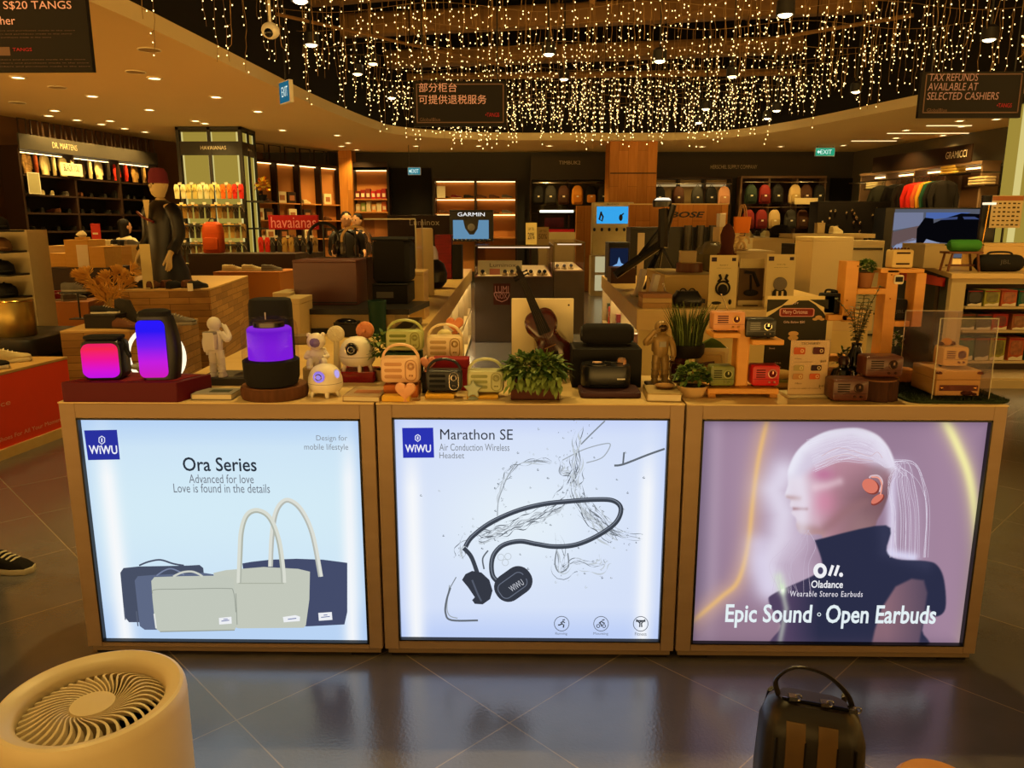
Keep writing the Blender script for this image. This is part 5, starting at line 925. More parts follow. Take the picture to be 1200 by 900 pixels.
B().box(-w/2, w/2, 0, .002, zb, hl).build('leaflet_sheet', CRP, t); B().box(-w/2-.002, w/2+.002, -.002, -.0005, zb-.002, hl+.003).build('clear_front', glass('clear_acrylic'), t); B().prism([(x, y+.03) for x, y in rrect(w+.01, .09, .008, 3)], 0, .012, 'z', .003).build('base', mat('frosted_base', '#cbb98c', rough=.3), t)
text('TECHNKEY', BLC, t, 0, -.003, hl-.014, w*.5, .008)
for q, (px, py, c) in enumerate(((937, 411, '#b5542a'), (960, 411, '#4a1a20'), (936, 431, '#9a8a58'), (957, 431, '#2c1620'), (935, 441, '#a87848'), (955, 441, '#c0582c'))):
    x, z = P(px, py, Yc).x-t.location.x-.002, P(945, py, Yc).z-TOP; m = mat('leaflet_'+c.lstrip('#'), c, rough=.6)
    B().prism(rrect(.04 if q < 2 else .036, .024 if q < 2 else .02, .004, 3, x, z), -.0035, -.003, 'y').build('printed_radio', m, t); B().torus(.005, .0012, (x+.009, -.004, z), 'y', 12, 4).build('printed_dial', CRP, t)
for s, px0, py0, px1, py1 in (('Mate', 931, 419, 939, 421), ('retro bluetooth radio', 931, 423, 952, 424.5), ('$69', 961, 422, 968, 425), ('Mini', 931, 448, 939, 450), ('portable retro speaker with wireless play', 925, 454, 962, 456), ('$49', 959, 451, 967, 454)):
    a0, b0_ = P(px0, py1, Yc), P(px1, py0, Yc); text(s, mat('brown_ink', '#4a3820', rough=.6), t, (a0.x+b0_.x)/2-t.location.x, -.003, a0.z-TOP, b0_.x-a0.x, b0_.z-a0.z)
t = thing('sandwich_toy', 'tan layered cushion toy between red radio and leaflet stand', 'toy', (P(914, 458, 2.8).x, 2.8, TOP)); b = B(); B().ell((0, 0, .02), .05, .04, .02, 18, 10).build('lower_layer', mat('tan_plush', '#a5834a', rough=.9), t); B().ell((0, 0, .05), .047, .038, .02, 18, 10).build('upper_layer', mat('tan_plush', '#a5834a'), t); B().lathe([(.048, .03), (.05, .035), (.048, .04)], 20).build('filling', mat('olive_plush', '#6e6a34', rough=.9), t)
# step shelf unit of pine, right of the poster
Ys = 2.9; sx = lambda px, Y=Ys: P(px, 380, Y).x; sz = lambda py, px=1020, Y=Ys: P(px, py, Y).z-TOP
t = thing('step_shelf', 'honey pine step shelf with staggered cubbies behind the walnut radios', 'shelf', (sx(1018), Ys, TOP)); X = lambda px: sx(px)-t.location.x; dd = .075
def sb(nm, x0, x1, y0, y1): return B().box(X(x0), X(x1), 0, dd, sz(y1), sz(y0)).build(nm, M_pine, t, bev=.0025)
sb('shelf_board', 970, 993, 369, 376); sb('upright', 986, 1001, 306, 377); sb('shelf_board', 1001, 1036, 338, 345); sb('upright', 1034, 1048, 316, 437); sb('top_board', 1026, 1077, 315, 320); sb('shelf_board', 1048, 1066, 376, 383); sb('upright', 1068, 1080, 320, 383); sb('shelf_board', 970, 1034, 418, 424); sb('foot_board', 960, 1082, 434, 438)
B().box(X(962), X(1080), .01, .065, 0, sz(438)+.001).build('base_block', M_pine, t)
for px, py in ((990, 352), (999, 312), (1039, 322), (1040, 350)): B().ell((X(px), -.001, sz(py)), .003).build('screw', BRS, t)
p = P(1014, 337, Ys); potted('little leafy plant in brown pot on step shelf', (sx(1014), Ys+.04, TOP+sz(338)), W(1004, 1024, Ys)/2, Hh(1014, 319, 337, Ys), lambda z, s: bush(.036, .034, .03, (0, 0, z+.02), 170, .02, .008, s), mat('brown_pot', '#8a5a34', rough=.7), seed=6)
def slabcam(label, x0, y0, x1, y1, zb, cat, name, m, yoff=.03, d=.06, txt=None):
    w, h = W(x0, x1, Ys), Hh((x0+x1)/2, y0, y1, Ys); t = thing(name, label, cat, (sx((x0+x1)/2), Ys+yoff, zb)); B().prism(rrect(w, h, .008, 3, 0, h/2), 0, d, 'y', .004).build('shell', m, t)
    return t, w, h
t, w, h = slabcam('black pouch loudspeaker on left ledge of step shelf', 967, 345, 988, 369, TOP+sz(369), 'loudspeaker', 'pouch_speaker', BLC); B().tube(spline([(-w*.3, .03, h), (-w*.2, .03, h+.012), (w*.3, .03, h+.008), (w*.35, .03, h)], 4), .004, 6).build('strap', RUB, t); B().ell((w*.15, .03, h+.004), .01, .01, .006, 10, 6).build('button', RUB, t)
t, w, h = slabcam('cream ticket box on top board of step shelf', 1043, 293, 1067, 315, TOP+sz(315), 'box', 'ticket_box', mat('cream_card_box', '#cdb277', rough=.6)); [B().box(-w*.32, w*.32, -.002, 0, h*k, h*k+.006).build('slot', SLT, t) for k in (.2, .78)]; b = B(); [b.ell((x, .03, h), .006, .006, .008, 8, 5) for x in np.linspace(-w*.4, w*.4, 6)]; b.build('filling', mat('brown_beads', '#5a3a24', rough=.5), t)
t, w, h = slabcam('small black and white price card on step shelf edge', 1042, 322, 1053, 333, TOP+sz(333), 'price card', 'price_card', mat('white_card', '#d8ccb0', rough=.6), -.006, .005); B().box(-w*.38, w*.38, -.001, 0, h*.25, h*.8).build('printed_patch', BLC, t)
t, w, h = slabcam('round black portable loudspeaker on lower right cubby of step shelf', 1049, 352, 1066, 376, TOP+sz(376), 'loudspeaker', 'portable_speaker', mat('charcoal_mesh', '#1d1d1e')); text('JBL', mat('grey_ink', '#5a5650'), t, 0, -.002, h*.3, w*.6, h*.2)
p = P(1008, 418, 2.83); t = thing('eucalyptus_vase', 'black vase of eucalyptus sprigs in front of step shelf', 'vase', (P(1004, 418, 2.82).x, 2.83, TOP)); wv = W(996, 1014, 2.82)/2; hv = P(1004, 402, 2.83).z-TOP
B().lathe([(wv*.8, 0), (wv, .02), (wv, hv*.7), (wv*.6, hv*.9), (wv*.66, hv), (wv*.5, hv), (wv*.5, hv*.9)], 20).build('vase_body', BLKG, t); b = B(); st = B(); r = random.Random(11)
for k in range(9):
    a_ = r.uniform(0, 6.28); L = r.uniform(.1, .21); pts = spline([(0, 0, hv*.9), (.02*math.cos(a_), .02*math.sin(a_), hv+L*.5), (.07*math.cos(a_)*r.uniform(.4, 1.3), .04*math.sin(a_), hv+L)], 5); st.tube(pts, .0015, 4)
    for q in pts[2:]:
        for s in (-1, 1): b.m(r.random() < .4); leaf(b, q, (math.cos(a_+s*1.4), math.sin(a_+s*1.4), .3), .024, .009, 3)
st.build('stems', mat('stem_brown', '#4a3a20'), t); b.build('foliage', [mat('eucalyptus_leaf', '#3a4a2c', rough=.5), mat('eucalyptus_pale', '#8e9478', rough=.5)], t)
for j, (px, sc_) in enumerate(((988, 1), (1072, .9))):
    t = thing('small_plant', ('white flowered sprig in black cup left of eucalyptus vase', 'green sprig plant in lower right cubby of step shelf')[j], 'potted plant', (P(px-8, 432, 2.93).x if j == 0 else sx(1058), 2.86 if j == 0 else Ys+.05, TOP if j == 0 else TOP+sz(434))); B().lathe([(.02, 0), (.026, .05), (.022, .05)], 16).build('pot', BLC, t); bb = bush(.03, .03, .05, (0, 0, .09), 90, .022, .007, 20+j); bb.build('foliage', [LEAF, mat('white_petal', '#d8d0b8', rough=.6)], t)
# walnut radios, stump and dark bottle
WAL = wood('walnut_radio', '#5a2c1c', '#3c190f', rough=.3, sc=3); a = G(994, 471, TOP)
box_radio('small walnut box radio at front beside the bark stump', (a.x, 2.565, TOP), W(973, 1015, 2.57), Hh(994, 445, 470, 2.57), WAL, mat('slot_brown', '#23100a', rough=.7), mat('dial_brown', '#4a3020', rough=.2, metal=.5), d=.08)
p = G(1034, 471, TOP); R = W(1010, 1058, 2.62)/2; t = thing('tree_stump', 'short bark covered tree stump carrying a walnut radio', 'stump', (p.x, 2.57+R, TOP)); hs = P(1034, 445, 2.6).z-TOP
r = random.Random(2); prof = [1+r.gauss(0, .03) for _ in range(40)]
B().loft([[(R*prof[i]*k*math.cos(2*PI*i/40), R*prof[i]*k*math.sin(2*PI*i/40), z) for i in range(40)] for z, k in ((0, 1.02), (.01, 1.0), (hs*.6, .99), (hs-.004, .99))]).build('bark', mat('rough_bark', '#4a2c1c', rough=.9, col2='#23120a', scale=20, stretch=(6, 6, 1), bump=.8), t); B().lathe([(R*.95, hs-.004), (R*.95, hs), (0, hs+.001)], 32).build('cut_face', wood('cut_wood_face', '#8a5c3a', '#6e4428'), t)
a = P(1037, 445, 2.6); box_radio('walnut box radio standing on the bark stump', (a.x, 2.61, TOP+hs+.001), W(1015, 1059, 2.61), Hh(1037, 419, 443, 2.61), WAL, mat('slot_brown', '#23100a'), mat('dial_brown', '#4a3020'), d=.08)
t = thing('dark_bottle', 'squat black glass bottle with wide stopper behind walnut radio', 'bottle', (P(987, 446, 2.78).x, 2.78, TOP)); w = W(973, 1001, 2.78)/2; hz = P(987, 430, 2.78).z-TOP; B().lathe([(w*.9, 0), (w, .01), (w, hz*.6), (w*.8, hz*.9), (w*.4, hz), (w*.35, hz+.01)], 24).build('glass_body', BLKG, t); B().lathe([(w*.42, hz+.01), (w*.45, hz+.03), (w*.3, hz+.04), (0, hz+.042)], 18).build('stopper', mat('dark_red_stopper', '#2c0d0a', rough=.3), t)
# acrylic case with the wooden case and little radio, on a grass mat
GRS = mat('artificial_turf', '#2e3a1c', rough=.9, col2='#18200e', scale=60); p0 = G(1120, 471, TOP)
t = thing('turf_mat', 'dark green artificial turf mat under the clear display case', 'mat', (P(1119, 470, 2.6).x, 2.553, TOP)); wm = W(1059, 1183, 2.57); B().prism([(x, y+.165) for x, y in rrect(wm, .33, .05, 5)], 0, .008, 'z', .003).build('mat_base', GRS, t)
b = B(); r = random.Random(5)
for _ in range(2600):
    x, y = r.uniform(-wm/2+.01, wm/2-.01), r.uniform(.008, .32); b.add([(x-.0015, y, .007), (x+.0015, y, .007), (x+r.gauss(0, .004), y+r.gauss(0, .004), .007+r.uniform(.006, .014))], [(0, 1, 2)])
tag(b.build('turf_blades', GRS, t, smooth=False), kind='stuff')
c0, c1 = P(1063, 462, 2.62), P(1140, 470, 2.58)
t = thing('acrylic_case', 'clear acrylic display case over a pale wooden box and small radio', 'display case', (P(1126, 462, 2.58).x, 2.58, TOP+.008)); wc = W(1092, 1160, 2.58); hc = P(1100, 374, 2.58).z-TOP-.008; dc = .24; x0c, x1c = -wc/2, wc/2
AC = glass('clear_acrylic'); 
for nm, q in (('front_sheet', (x0c, x1c, 0, .003, 0, hc)), ('rear_sheet', (x0c, x1c, dc-.003, dc, 0, hc)), ('side_sheet', (x0c, x0c+.003, .003, dc-.003, 0, hc)), ('side_sheet', (x1c-.003, x1c, .003, dc-.003, 0, hc)), ('top_sheet', (x0c, x1c, 0, dc, hc, hc+.003))): B().box(*q).build(nm, AC, t, smooth=False)
EDG = mat('acrylic_edge', '#b9b08a', rough=.2)
for x in (x0c, x1c-.0022):
    for y in (0, dc-.0022): B().box(x, x+.0022, y, y+.0022, 0, hc).build('edge_strip', EDG, t, smooth=False)
for q in ((x0c, x1c, 0, .002), (x0c, x1c, dc-.002, dc)): B().box(q[0], q[1], q[2], q[3], hc+.001, hc+.0035).build('edge_strip', EDG, t, smooth=False)
BIR = wood('pale_birch', '#d0a860', '#c09650', rough=.5, sc=2)
a = P(1107, 463, 2.63); w, h = W(1096, 1148, 2.62), Hh(1107, 434, 464, 2.62)
t = thing('wooden_case', 'pale birch wooden case with brown band inside the clear case', 'wooden box', (P(1122, 450, 2.62).x, 2.615, TOP+.014), 0); B().box(-w/2, w/2, 0, .17, 0, h*.62).build('lower_case', BIR, t, bev=.003); B().box(-w/2, w/2, 0, .17, h*.63, h).build('lid', BIR, t, bev=.003); B().box(-w*.42, w*.44, -.003, 0, h*.2, h*.42).build('band', mat('brown_band', '#6a3420', rough=.5), t); [B().ell((x*w, -.002, h*.31), .006, .003, .006, 10, 6).build('stud', BRS, t) for x in (-.37, .38)]; [B().lathe([(.01, 0), (.01, .004), (.006, .008)], 12).build('corner_cap', mat('brown_band', '#6a3420'), t, (x*w, -.001, h*.86)) for x in (-.46, .46)]
a = P(1115, 431, 2.68); box_radio('small cream birch radio with purple slots on the birch wooden case', (P(1119, 431, 2.66).x, 2.66, TOP+.014+h), W(1107, 1137, 2.66), Hh(1115, 408, 430, 2.68), BIR, mat('slot_plum', '#4a1c30'), mat('dial_rust', '#6e2c20', rough=.4), d=.07)
t = thing('ball_toy', 'round amber and brown ornament on top of the birch radio', 'ornament', (P(1113, 431, 2.66).x, 2.695, TOP+.014+h+.006+Hh(1115, 408, 430, 2.68))); B().ell((-.002, 0, .014), .017, .016, .014, 14, 10).build('amber_ball', mat('amber_plush', '#b87a2c', rough=.7), t); B().ell((.018, 0, .008), .012, .012, .008, 10, 8).ell((-.02, 0, .007), .011, .012, .007, 10, 8).build('brown_base', mat('brown_plush', '#4a2212', rough=.8), t)
t = thing('brown_ornament', 'small brown lump ornament on turf at the birch case foot', 'ornament', (P(1132, 466, 2.615).x, 2.622, TOP+.014)); B().ell((0, 0, .01), .026, .014, .011, 14, 8).build('lump', mat('brown_plush', '#4a2212'), t); B().ell((.026, -.004, .006), .01, .01, .006, 10, 6).build('end_lump', mat('brown_plush', '#4a2212'), t)
# ================================================================ counters and shop furniture
M_ctop = wood('honey_oak_top', '#dcbc7c', '#caa560', rough=.35, sc=1.6)
M_cream = mat('cream_laminate_body', '#c2ac7e', rough=.5, var=.05)
STRIP = glow('shelf_strip_glow', '#ffd890', 5)
BOARDW = wood('patchwork_timber', '#b08448', '#8a5f2c', rough=.5, sc=3, planks=(.42, .062))
COLW = wood('amber_timber_cladding', '#cf8c40', '#a8661f', rough=.5, sc=2, along=2, planks=(1.6, .22))
ORB = mat('tan_lacquer_panel', '#9c5f24', rough=.5, var=.06, scale=3)
DKB = mat('dark_brown_panel', '#33241a', rough=.5)
def isl(name, lab, pts, z, th, cat='counter', top=M_ctop, body=M_cream):
    cx = sum(p[0] for p in pts)/len(pts); cy = sum(p[1] for p in pts)/len(pts)
    t = thing(name, lab, cat, (cx, cy, 0)); q = [(x-cx, y-cy) for x, y in pts]
    B().prism(q, z-th, z).build('counter_top', top, t, bev=.004); return t, q
def block(name, lab, cat, x0, y0, x1, y1, Y, d, m, zb=None, top=None, bev=.003, lip=.02):
    """A solid standing at depth Y whose front fills a photo rectangle; zb: where it stands."""
    cx, z0, w, h = rect(x0, y0, x1, y1, Y); zt = z0+h; z0 = z0 if zb is None else zb; h = zt-z0
    t = thing(name, lab, cat, (cx, Y, z0)); B().box(-w/2, w/2, 0, d, 0, h-lip).build('body', m, t, bev=bev); B().box(-w/2-.001, w/2+.001, -.001, d+.001, h-lip, h).build('top', top or m, t, bev=bev)
    t['w'], t['h'] = w, h; return t
# left aisle counter with lit shelves facing the aisle
rx = lambda Y: -.577-.0223*(Y-4.37)
t, q = isl('aisle_counter', 'long honey oak counter with lit product shelves along left of aisle', [(-1.36, 3.05), (rx(3.05), 3.05), (rx(10.66), 10.66), (-1.62, 10.66)], .95, .16); L0 = t.location
B().prism([(-1.34-L0.x, 3.06-L0.y), (-1.1-L0.x, 3.06-L0.y), (-1.15-L0.x, 10.6-L0.y), (-1.6-L0.x, 10.6-L0.y)], 0, .79).build('carcass', M_cream, t)
for z in (.06, .42):
    B().prism([(-1.12-L0.x, 3.06-L0.y), (rx(3.06)-.01-L0.x, 3.06-L0.y), (rx(10.6)-.01-L0.x, 10.6-L0.y), (-1.16-L0.x, 10.6-L0.y)], z-.03, z).build('shelf', M_cream, t)
for k, Y in enumerate(np.linspace(3.08, 10.58, 9)): B().box(-1.13-L0.x, rx(Y)-.012-L0.x, Y-.02-L0.y, Y+.02-L0.y, 0, .79).build('divider', M_cream, t)
b = B(); b.box(rx(7)-.12-L0.x, rx(7)-.09-L0.x, 3.2-L0.y, 10.5-L0.y, .782, .789); b.box(rx(7)-.12-L0.x, rx(7)-.09-L0.x, 3.2-L0.y, 10.5-L0.y, .382, .389); b.build('light_strip', glow('aisle_strip_glow', '#ffe2a8', 22), t)
PC = ['#c8452e', '#3f8f88', '#2a2622', '#d9c9a0', '#8a2f28', '#4c5a38', '#e0dccb', '#704a30']
r = random.Random(12); k = 0
for z in (.06, .42):
    for Y in np.arange(4.5, 10.4, .27):
        if any(abs(Y-d) < .07 for d in np.linspace(3.08, 10.58, 9)): Y += .12
        c = r.choice(PC); h = r.uniform(.12, .24); x = rx(Y)-.1-r.random()*.1; k += 1
        t = thing('product_carton' if k % 3 else 'product_bottle', f'small {["product carton", "product bottle"][k % 3 == 0]} on {["lower", "upper"][z > .1]} lit shelf of aisle counter, {ORD[min(23, int(round((Y-4.5)/.27)))]} from front', 'carton' if k % 3 else 'bottle', (x, float(Y), z+.002), 0, 'goods on the lit aisle shelves'); m = mat('goods_'+c.lstrip('#'), c, rough=.4)
        if k % 3: B().box(-.05, .05, -.05, .05, 0, h).build('carton_body', m, t); B().box(-.03, .052, -.052, .03, h*.3, h*.6).build('printed_label', mat('white_card', '#d8ccb0'), t)
        else: B().lathe([(.035, 0), (.04, .01), (.04, h*.6), (.016, h*.75), (.016, h*.85)], 14).build('bottle_body', m, t); B().lathe([(.018, h*.85), (.018, h), (0, h)], 10).build('cap', BLK, t)
# right aisle counter
lx = lambda Y: .812+.031*(Y-5.52)
t, q = isl('aisle_counter', 'honey oak counter with lit lower shelves along right of aisle', [(lx(5.52), 5.52), (2.5, 5.52), (2.6, 9.3), (lx(9.3), 9.3)], .95, .15); L0 = t.location
B().box(lx(5.52)+.02-L0.x, 2.48-L0.x, 5.54-L0.y, 5.58-L0.y, 0, .8).build('front_panel', mat('honey_laminate', '#d9bc72', rough=.45, var=.05), t)
B().prism([(1.4-L0.x, 5.58-L0.y), (2.46-L0.x, 5.58-L0.y), (2.56-L0.x, 9.25-L0.y), (1.5-L0.x, 9.25-L0.y)], 0, .8).build('carcass', M_cream, t)
for z in (.06, .42): B().prism([(lx(5.58)+.012-L0.x, 5.58-L0.y), (1.42-L0.x, 5.58-L0.y), (1.52-L0.x, 9.25-L0.y), (lx(9.25)+.012-L0.x, 9.25-L0.y)], z-.03, z).build('shelf', M_cream, t)
for Y in np.linspace(5.62, 9.22, 4)[1:]: B().box(lx(Y)+.012-L0.x, 1.45-L0.x, Y-.02-L0.y, Y+.02-L0.y, 0, .8).build('divider', M_cream, t)
B().box(lx(7.4)+.1-L0.x, lx(7.4)+.13-L0.x, 5.7-L0.y, 9.1-L0.y, .792, .799).box(lx(7.4)+.1-L0.x, lx(7.4)+.13-L0.x, 5.7-L0.y, 9.1-L0.y, .382, .389).build('light_strip', glow('aisle_strip_glow', '#ffe2a8', 22), t)
k = 0
for z in (.06, .42):
    for Y in np.arange(5.85, 9.1, .2):
        if any(abs(Y-d) < .07 for d in np.linspace(5.62, 9.22, 4)): continue
        k += 1; h = r.uniform(.14, .26); c = r.choice(PC); t = thing('boxed_headphones', f'slim product box on {["lower", "upper"][z > .1]} lit shelf of right aisle counter, {ORD[int((Y-5.8)/.2)]} from front', 'carton', (lx(Y)+.12, float(Y), z+.002), 0, 'boxes on the right lit shelves'); B().box(-.06, .06, -.04, .04, 0, h).build('carton_body', mat('goods_'+c.lstrip('#'), c, rough=.4), t); B().box(-.062, .02, -.02, .03, h*.4, h*.7).build('printed_label', mat('white_card', '#d8ccb0'), t)
# watch counter: dark base with a glass case all round
GL = glass('clear_acrylic'); WB = mat('brown_stone_base', '#4a3828', rough=.4, col2='#33261a', scale=4); CASEB = mat('case_floor_cream', '#d8d0b0', rough=.6); FRM = mat('dull_brass_edge', '#6e5c3c', rough=.3, metal=.7)
def watch_case(lab, x0, x1, Y0, Y1, zb, zt):
    t = thing('watch_counter', lab, 'display counter', ((x0+x1)/2, Y0, 0)); w = x1-x0; d = Y1-Y0
    B().box(-w/2, w/2, 0, d, 0, zb).build('base', WB, t, bev=.004); B().box(-w/2+.03, w/2-.03, .03, d-.03, zb, zb+.015).build('case_floor', CASEB, t); B().box(-w/2+.01, w/2-.01, .01, d-.01, zb+.0, zb+.006).build('wood_rail', mat('red_brown_rail', '#6a3018', rough=.4), t)
    for nm, q in (('front_sheet', (-w/2, w/2, 0, .006, zb, zt)), ('side_sheet', (w/2-.006, w/2, .006, d, zb, zt)), ('side_sheet', (-w/2, -w/2+.006, .006, d, zb, zt)), ('top_sheet', (-w/2, w/2, 0, d, zt, zt+.008))): B().box(*q).build(nm, GL, t, smooth=False)
    for q in ((-w/2, w/2, -.003, .008, zt-.006, zt+.012), (-w/2, -w/2+.012, -.003, .01, zb, zt), (w/2-.012, w/2, -.003, .01, zb, zt), (w/2-.01, w/2+.003, 0, d, zt-.004, zt+.012)): B().box(*q).build('edge_strip', FRM, t, smooth=False)
    B().box(-w/2+.05, w/2-.05, .03, .045, zt-.025, zt-.01).build('light_strip', glow('case_fill_glow', '#ffe8b8', 1.2), t); return t  # strip added to brighten the case interior
WY = 10.2
tw = watch_case('dark stone watch counter with glass case and shield stamp on front', -.655, .385, WY, 13.0, .865, 1.27)
for s, z0, z1, x in (('LUMI', 335, 343, 588), ('NOX', 344, 350, 588)): a, b_ = P(580, z1, WY), P(596, z0, WY); text(s, mat('stamp_pink', '#c08a80', rough=.6), tw, P(588, 345, WY).x-tw.location.x, -.003, a.z, (b_.x-a.x)*(1 if z0 < 340 else .8), b_.z-a.z)
c = P(588, 343, WY); B().tube([(c.x-tw.location.x+dx, -.004, c.z+dz) for dx, dz in ((-.1, 0), (-.1, -.03), (-.07, -.09), (0, -.12), (.07, -.09), (.1, -.03), (.1, 0), (-.1, 0))], .006, 5).build('printed_shield', mat('stamp_pink', '#c08a80'), tw); B().box(c.x-tw.location.x-.11, c.x-tw.location.x+.11, -.0015, 0, c.z-.16, c.z+.12).build('printed_patch', mat('stamp_dark_red', '#4a1c18', rough=.6), tw)
watch_case('dark watch counter with glass case set back right of the stamped one', .42, .86, 11.0, 13.4, .9, 1.29)
t = thing('shop_card', 'pale display card with watches inside the stamped glass counter', 'sign', (P(586, 316, WY+.35).x, WY+.3, .88)); w, h = W(562, 612, WY+.3), .19; B().box(-w/2, w/2, 0, .01, 0, h).build('card_sheet', mat('pale_green_card', '#c4c7a8', rough=.6), t); text('Luminox', mat('grey_ink', '#5a5650'), t, .04, -.004, h*.55, w*.6, h*.26); B().box(-.14, .0, -.004, 0, .0, h*.42).build('printed_patch', mat('stamp_rose', '#b8786a', rough=.6), t)
WAT = mat('watch_dial', '#20242c', rough=.2)
def watch(lab, loc, col):
    t = thing('wrist_watch', lab, 'watch', loc, 0, 'wrist watches in the glass counters'); B().lathe([(.035, 0), (.045, .02), (.03, .05), (0, .055)], 14).build('cushion', mat('cream_cushion', '#d8cba4', rough=.8), t); o = B().lathe([(.026, 0), (.026, .012), (0, .013)], 18).build('case', CHR, t, (0, -.03, .05)); o.rotation_euler.x = 1.0; B().tube([(-.0, -.045, .015), (0, -.04, .045), (0, -.02, .07), (0, .02, .06)], .012, 6, flat=.3).build('band', mat('band_'+col.lstrip('#'), col, rough=.5), t); o = B().lathe([(.021, .0125), (0, .0135)], 18).build('dial', WAT, t, (0, -.03, .05)); o.rotation_euler.x = 1.0
for i, px in enumerate((566, 592, 600, 607, 622, 632, 638)): watch(f'wrist watch on cream cushion in stamped glass counter, {nth(i, 7)}', (P(px, 318, WY+.2).x, WY+.14, .881), ['#2a2622', '#c9b890', '#8a8478'][i % 3])
for i, px in enumerate((653, 661, 669)): watch(f'wrist watch on cream cushion in set back glass counter, {nth(i, 3)}', (P(px, 315, 11.2).x, 11.2, .916), '#8a8478')
def card(lab, x0, y0, x1, y1, Y, m, lines, zb=None, name='price_sign', ink=None, cat='price sign', rz=0):
    cx, z0, w, h = rect(x0, y0, x1, y1, Y); zt = z0+h; z0 = zb if zb is not None else z0; h = zt-z0; t = thing(name, lab, cat, (cx, Y, z0), rz); B().box(-w/2, w/2, 0, .008, 0, h).build('card_sheet', m, t); B().box(-w*.3, w*.3, -.02, .03, 0, .008).build('foot', m, t)
    for s, k0, k1, f in lines: text(s, ink or mat('brown_ink', '#4a3820'), t, 0, -.002, h*k0, w*f, h*(k1-k0))
    return t
YLC = mat('yellow_card', '#e6d28c', rough=.6); TNC = mat('tan_card', '#a08a58', rough=.6)
card('yellow percent sign standing on the stamped glass counter', 616, 261, 629, 278, WY+.5, YLC, [('20%', .25, .55, .6), ('UP TO', .65, .78, .5)], zb=1.278); card('tan percent sign standing right of the yellow one on glass counter', 629, 266, 643, 288, WY+.12, TNC, [('50%', .35, .62, .7), ('UP TO', .72, .84, .6)], zb=1.278)
# lit watch display with a blue screen
t = block('watch_display', 'black watch display stand with white heading over a blue screen', 'display stand', 527, 246, 578, 283, 12.6, .2, BLK, zb=1.278, bev=.006); w, h = t['w'], t['h']
B().box(-w*.42, w*.4, -.004, 0, h*.08, h*.68).build('screen', glow('watch_screen_blue', '#6f9fc4', .75), t); text('GARMIN', glow('white_heading_glow', '#ffffff', 1.0), t, 0, -.006, h*.8, w*.62, h*.12)
B().prism([(x, z) for x, z in ((-.13, h*.68), (.12, h*.68), (.1, h*.4), (.04, h*.22), (-.03, h*.22), (-.1, h*.42))], -.008, -.004, 'y').build('printed_watch', mat('screen_black', '#0c1014', rough=.3), t); B().lathe([(.06, 0), (.045, .004), (0, .005)], 18).build('printed_dial', mat('screen_silver', '#8a8c90', rough=.3), t, (0, -.008, h*.45)).rotation_euler.x = PI/2
b = B(); [b.ell((x, -.03, .02), .035, .03, .025, 8, 5) for x in np.linspace(-w*.4, w*.4, 9)]; b.build('base_trim', mat('dark_pebbles', '#2a2a2c', rough=.4), t)
t = block('brand_panel', 'dark free standing panel with pale watch brand lettering behind counters', 'display panel', 455, 252, 530, 300, 14.2, .15, DKB, zb=0); o = pxtext('Luminox', mat('pale_letters', '#b5a78c', rough=.5), t, 480, 257, 515, 264, 14.19)
t = block('jewellery_case', 'glass jewellery case with bright white light bar and red picture', 'display case', 631, 272, 674, 287, 14, .5, mat('beige_case_base', '#a08c60', rough=.5), zb=0); w = t['w']; z0 = t['h']; hh = P(650, 247, 14).z-z0
for q in ((-w/2, w/2, 0, .006, z0, z0+hh), (-w/2, -w/2+.006, .006, .5, z0, z0+hh), (w/2-.006, w/2, .006, .5, z0, z0+hh)): B().box(*q).build('glass_sheet', GL, t, smooth=False)
B().box(-w/2, w/2, 0, .5, z0+hh, z0+hh+.02).build('top_frame', FRM, t); B().box(-w/2+.02, w/2-.04, -.008, .03, z0+hh-.03, z0+hh+.01).build('light_bar', glow('white_bar_glow', '#f4ffe8', 2.2), t); B().box(-w*.33, w*.2, .25, .26, z0+.08, z0+hh-.12).build('picture', mat('wine_picture', '#7a2a20', rough=.5, col2='#2a100c', scale=8), t); B().box(-w*.3, w*.48, .1, .4, z0, z0+.05).build('red_plinth', mat('red_felt', '#b01c24', rough=.8), t)
# audio kiosk
t = block('audio_kiosk', 'cream demo kiosk with blue screen and earphones row in back aisle', 'kiosk', 692, 300, 737, 347, 17, .55, M_cream, zb=0); w, h = t['w'], t['h']; KC = mat('kiosk_cream', '#e2cb8a', rough=.4)
h2 = P(714, 237, 17).z; B().box(-w*.5, w*.54, -.12, .3, h+.02, h2).build('head', KC, t, bev=.02); zz = lambda py: P(714, py, 16.88).z; B().box(-w*.4, w*.42, -.126, -.12, zz(262), zz(242)).build('screen', glow('kiosk_screen_blue', '#38a8f0', .95), t); text('SUDIO', BLK, t, 0, -.125, zz(240.2), .25, .03)
b = B(); b.tube([(-.24, -.13, zz(248)), (-.28, -.13, zz(257)), (-.22, -.13, zz(259)), (-.2, -.13, zz(254)), (-.24, -.13, zz(250))], .02, 6); b.ell((.18, -.13, zz(255)), .04, .01, .07); b.tube([(.2, -.13, zz(252)), (.24, -.13, zz(250))], .015, 6); b.build('printed_earphones', mat('screen_black', '#0c1014'), t)
for i, x in enumerate(np.linspace(-.38, .42, 6)): B().ell((x, -.13, zz(269)), .03, .02, .04, 10, 6).build('earphone', BLK, t)
for i in range(3): z0 = .12+i*.4; B().box(-w*.4, w*.42, -.01, 0, z0, z0+.34).build('lit_niche', glow('niche_glow', '#e8dca8', .55, False), t); B().torus(.07, .014, (0, -.03, z0+.17), 'y', 16, 6).build('headphone_sample', BLK, t)
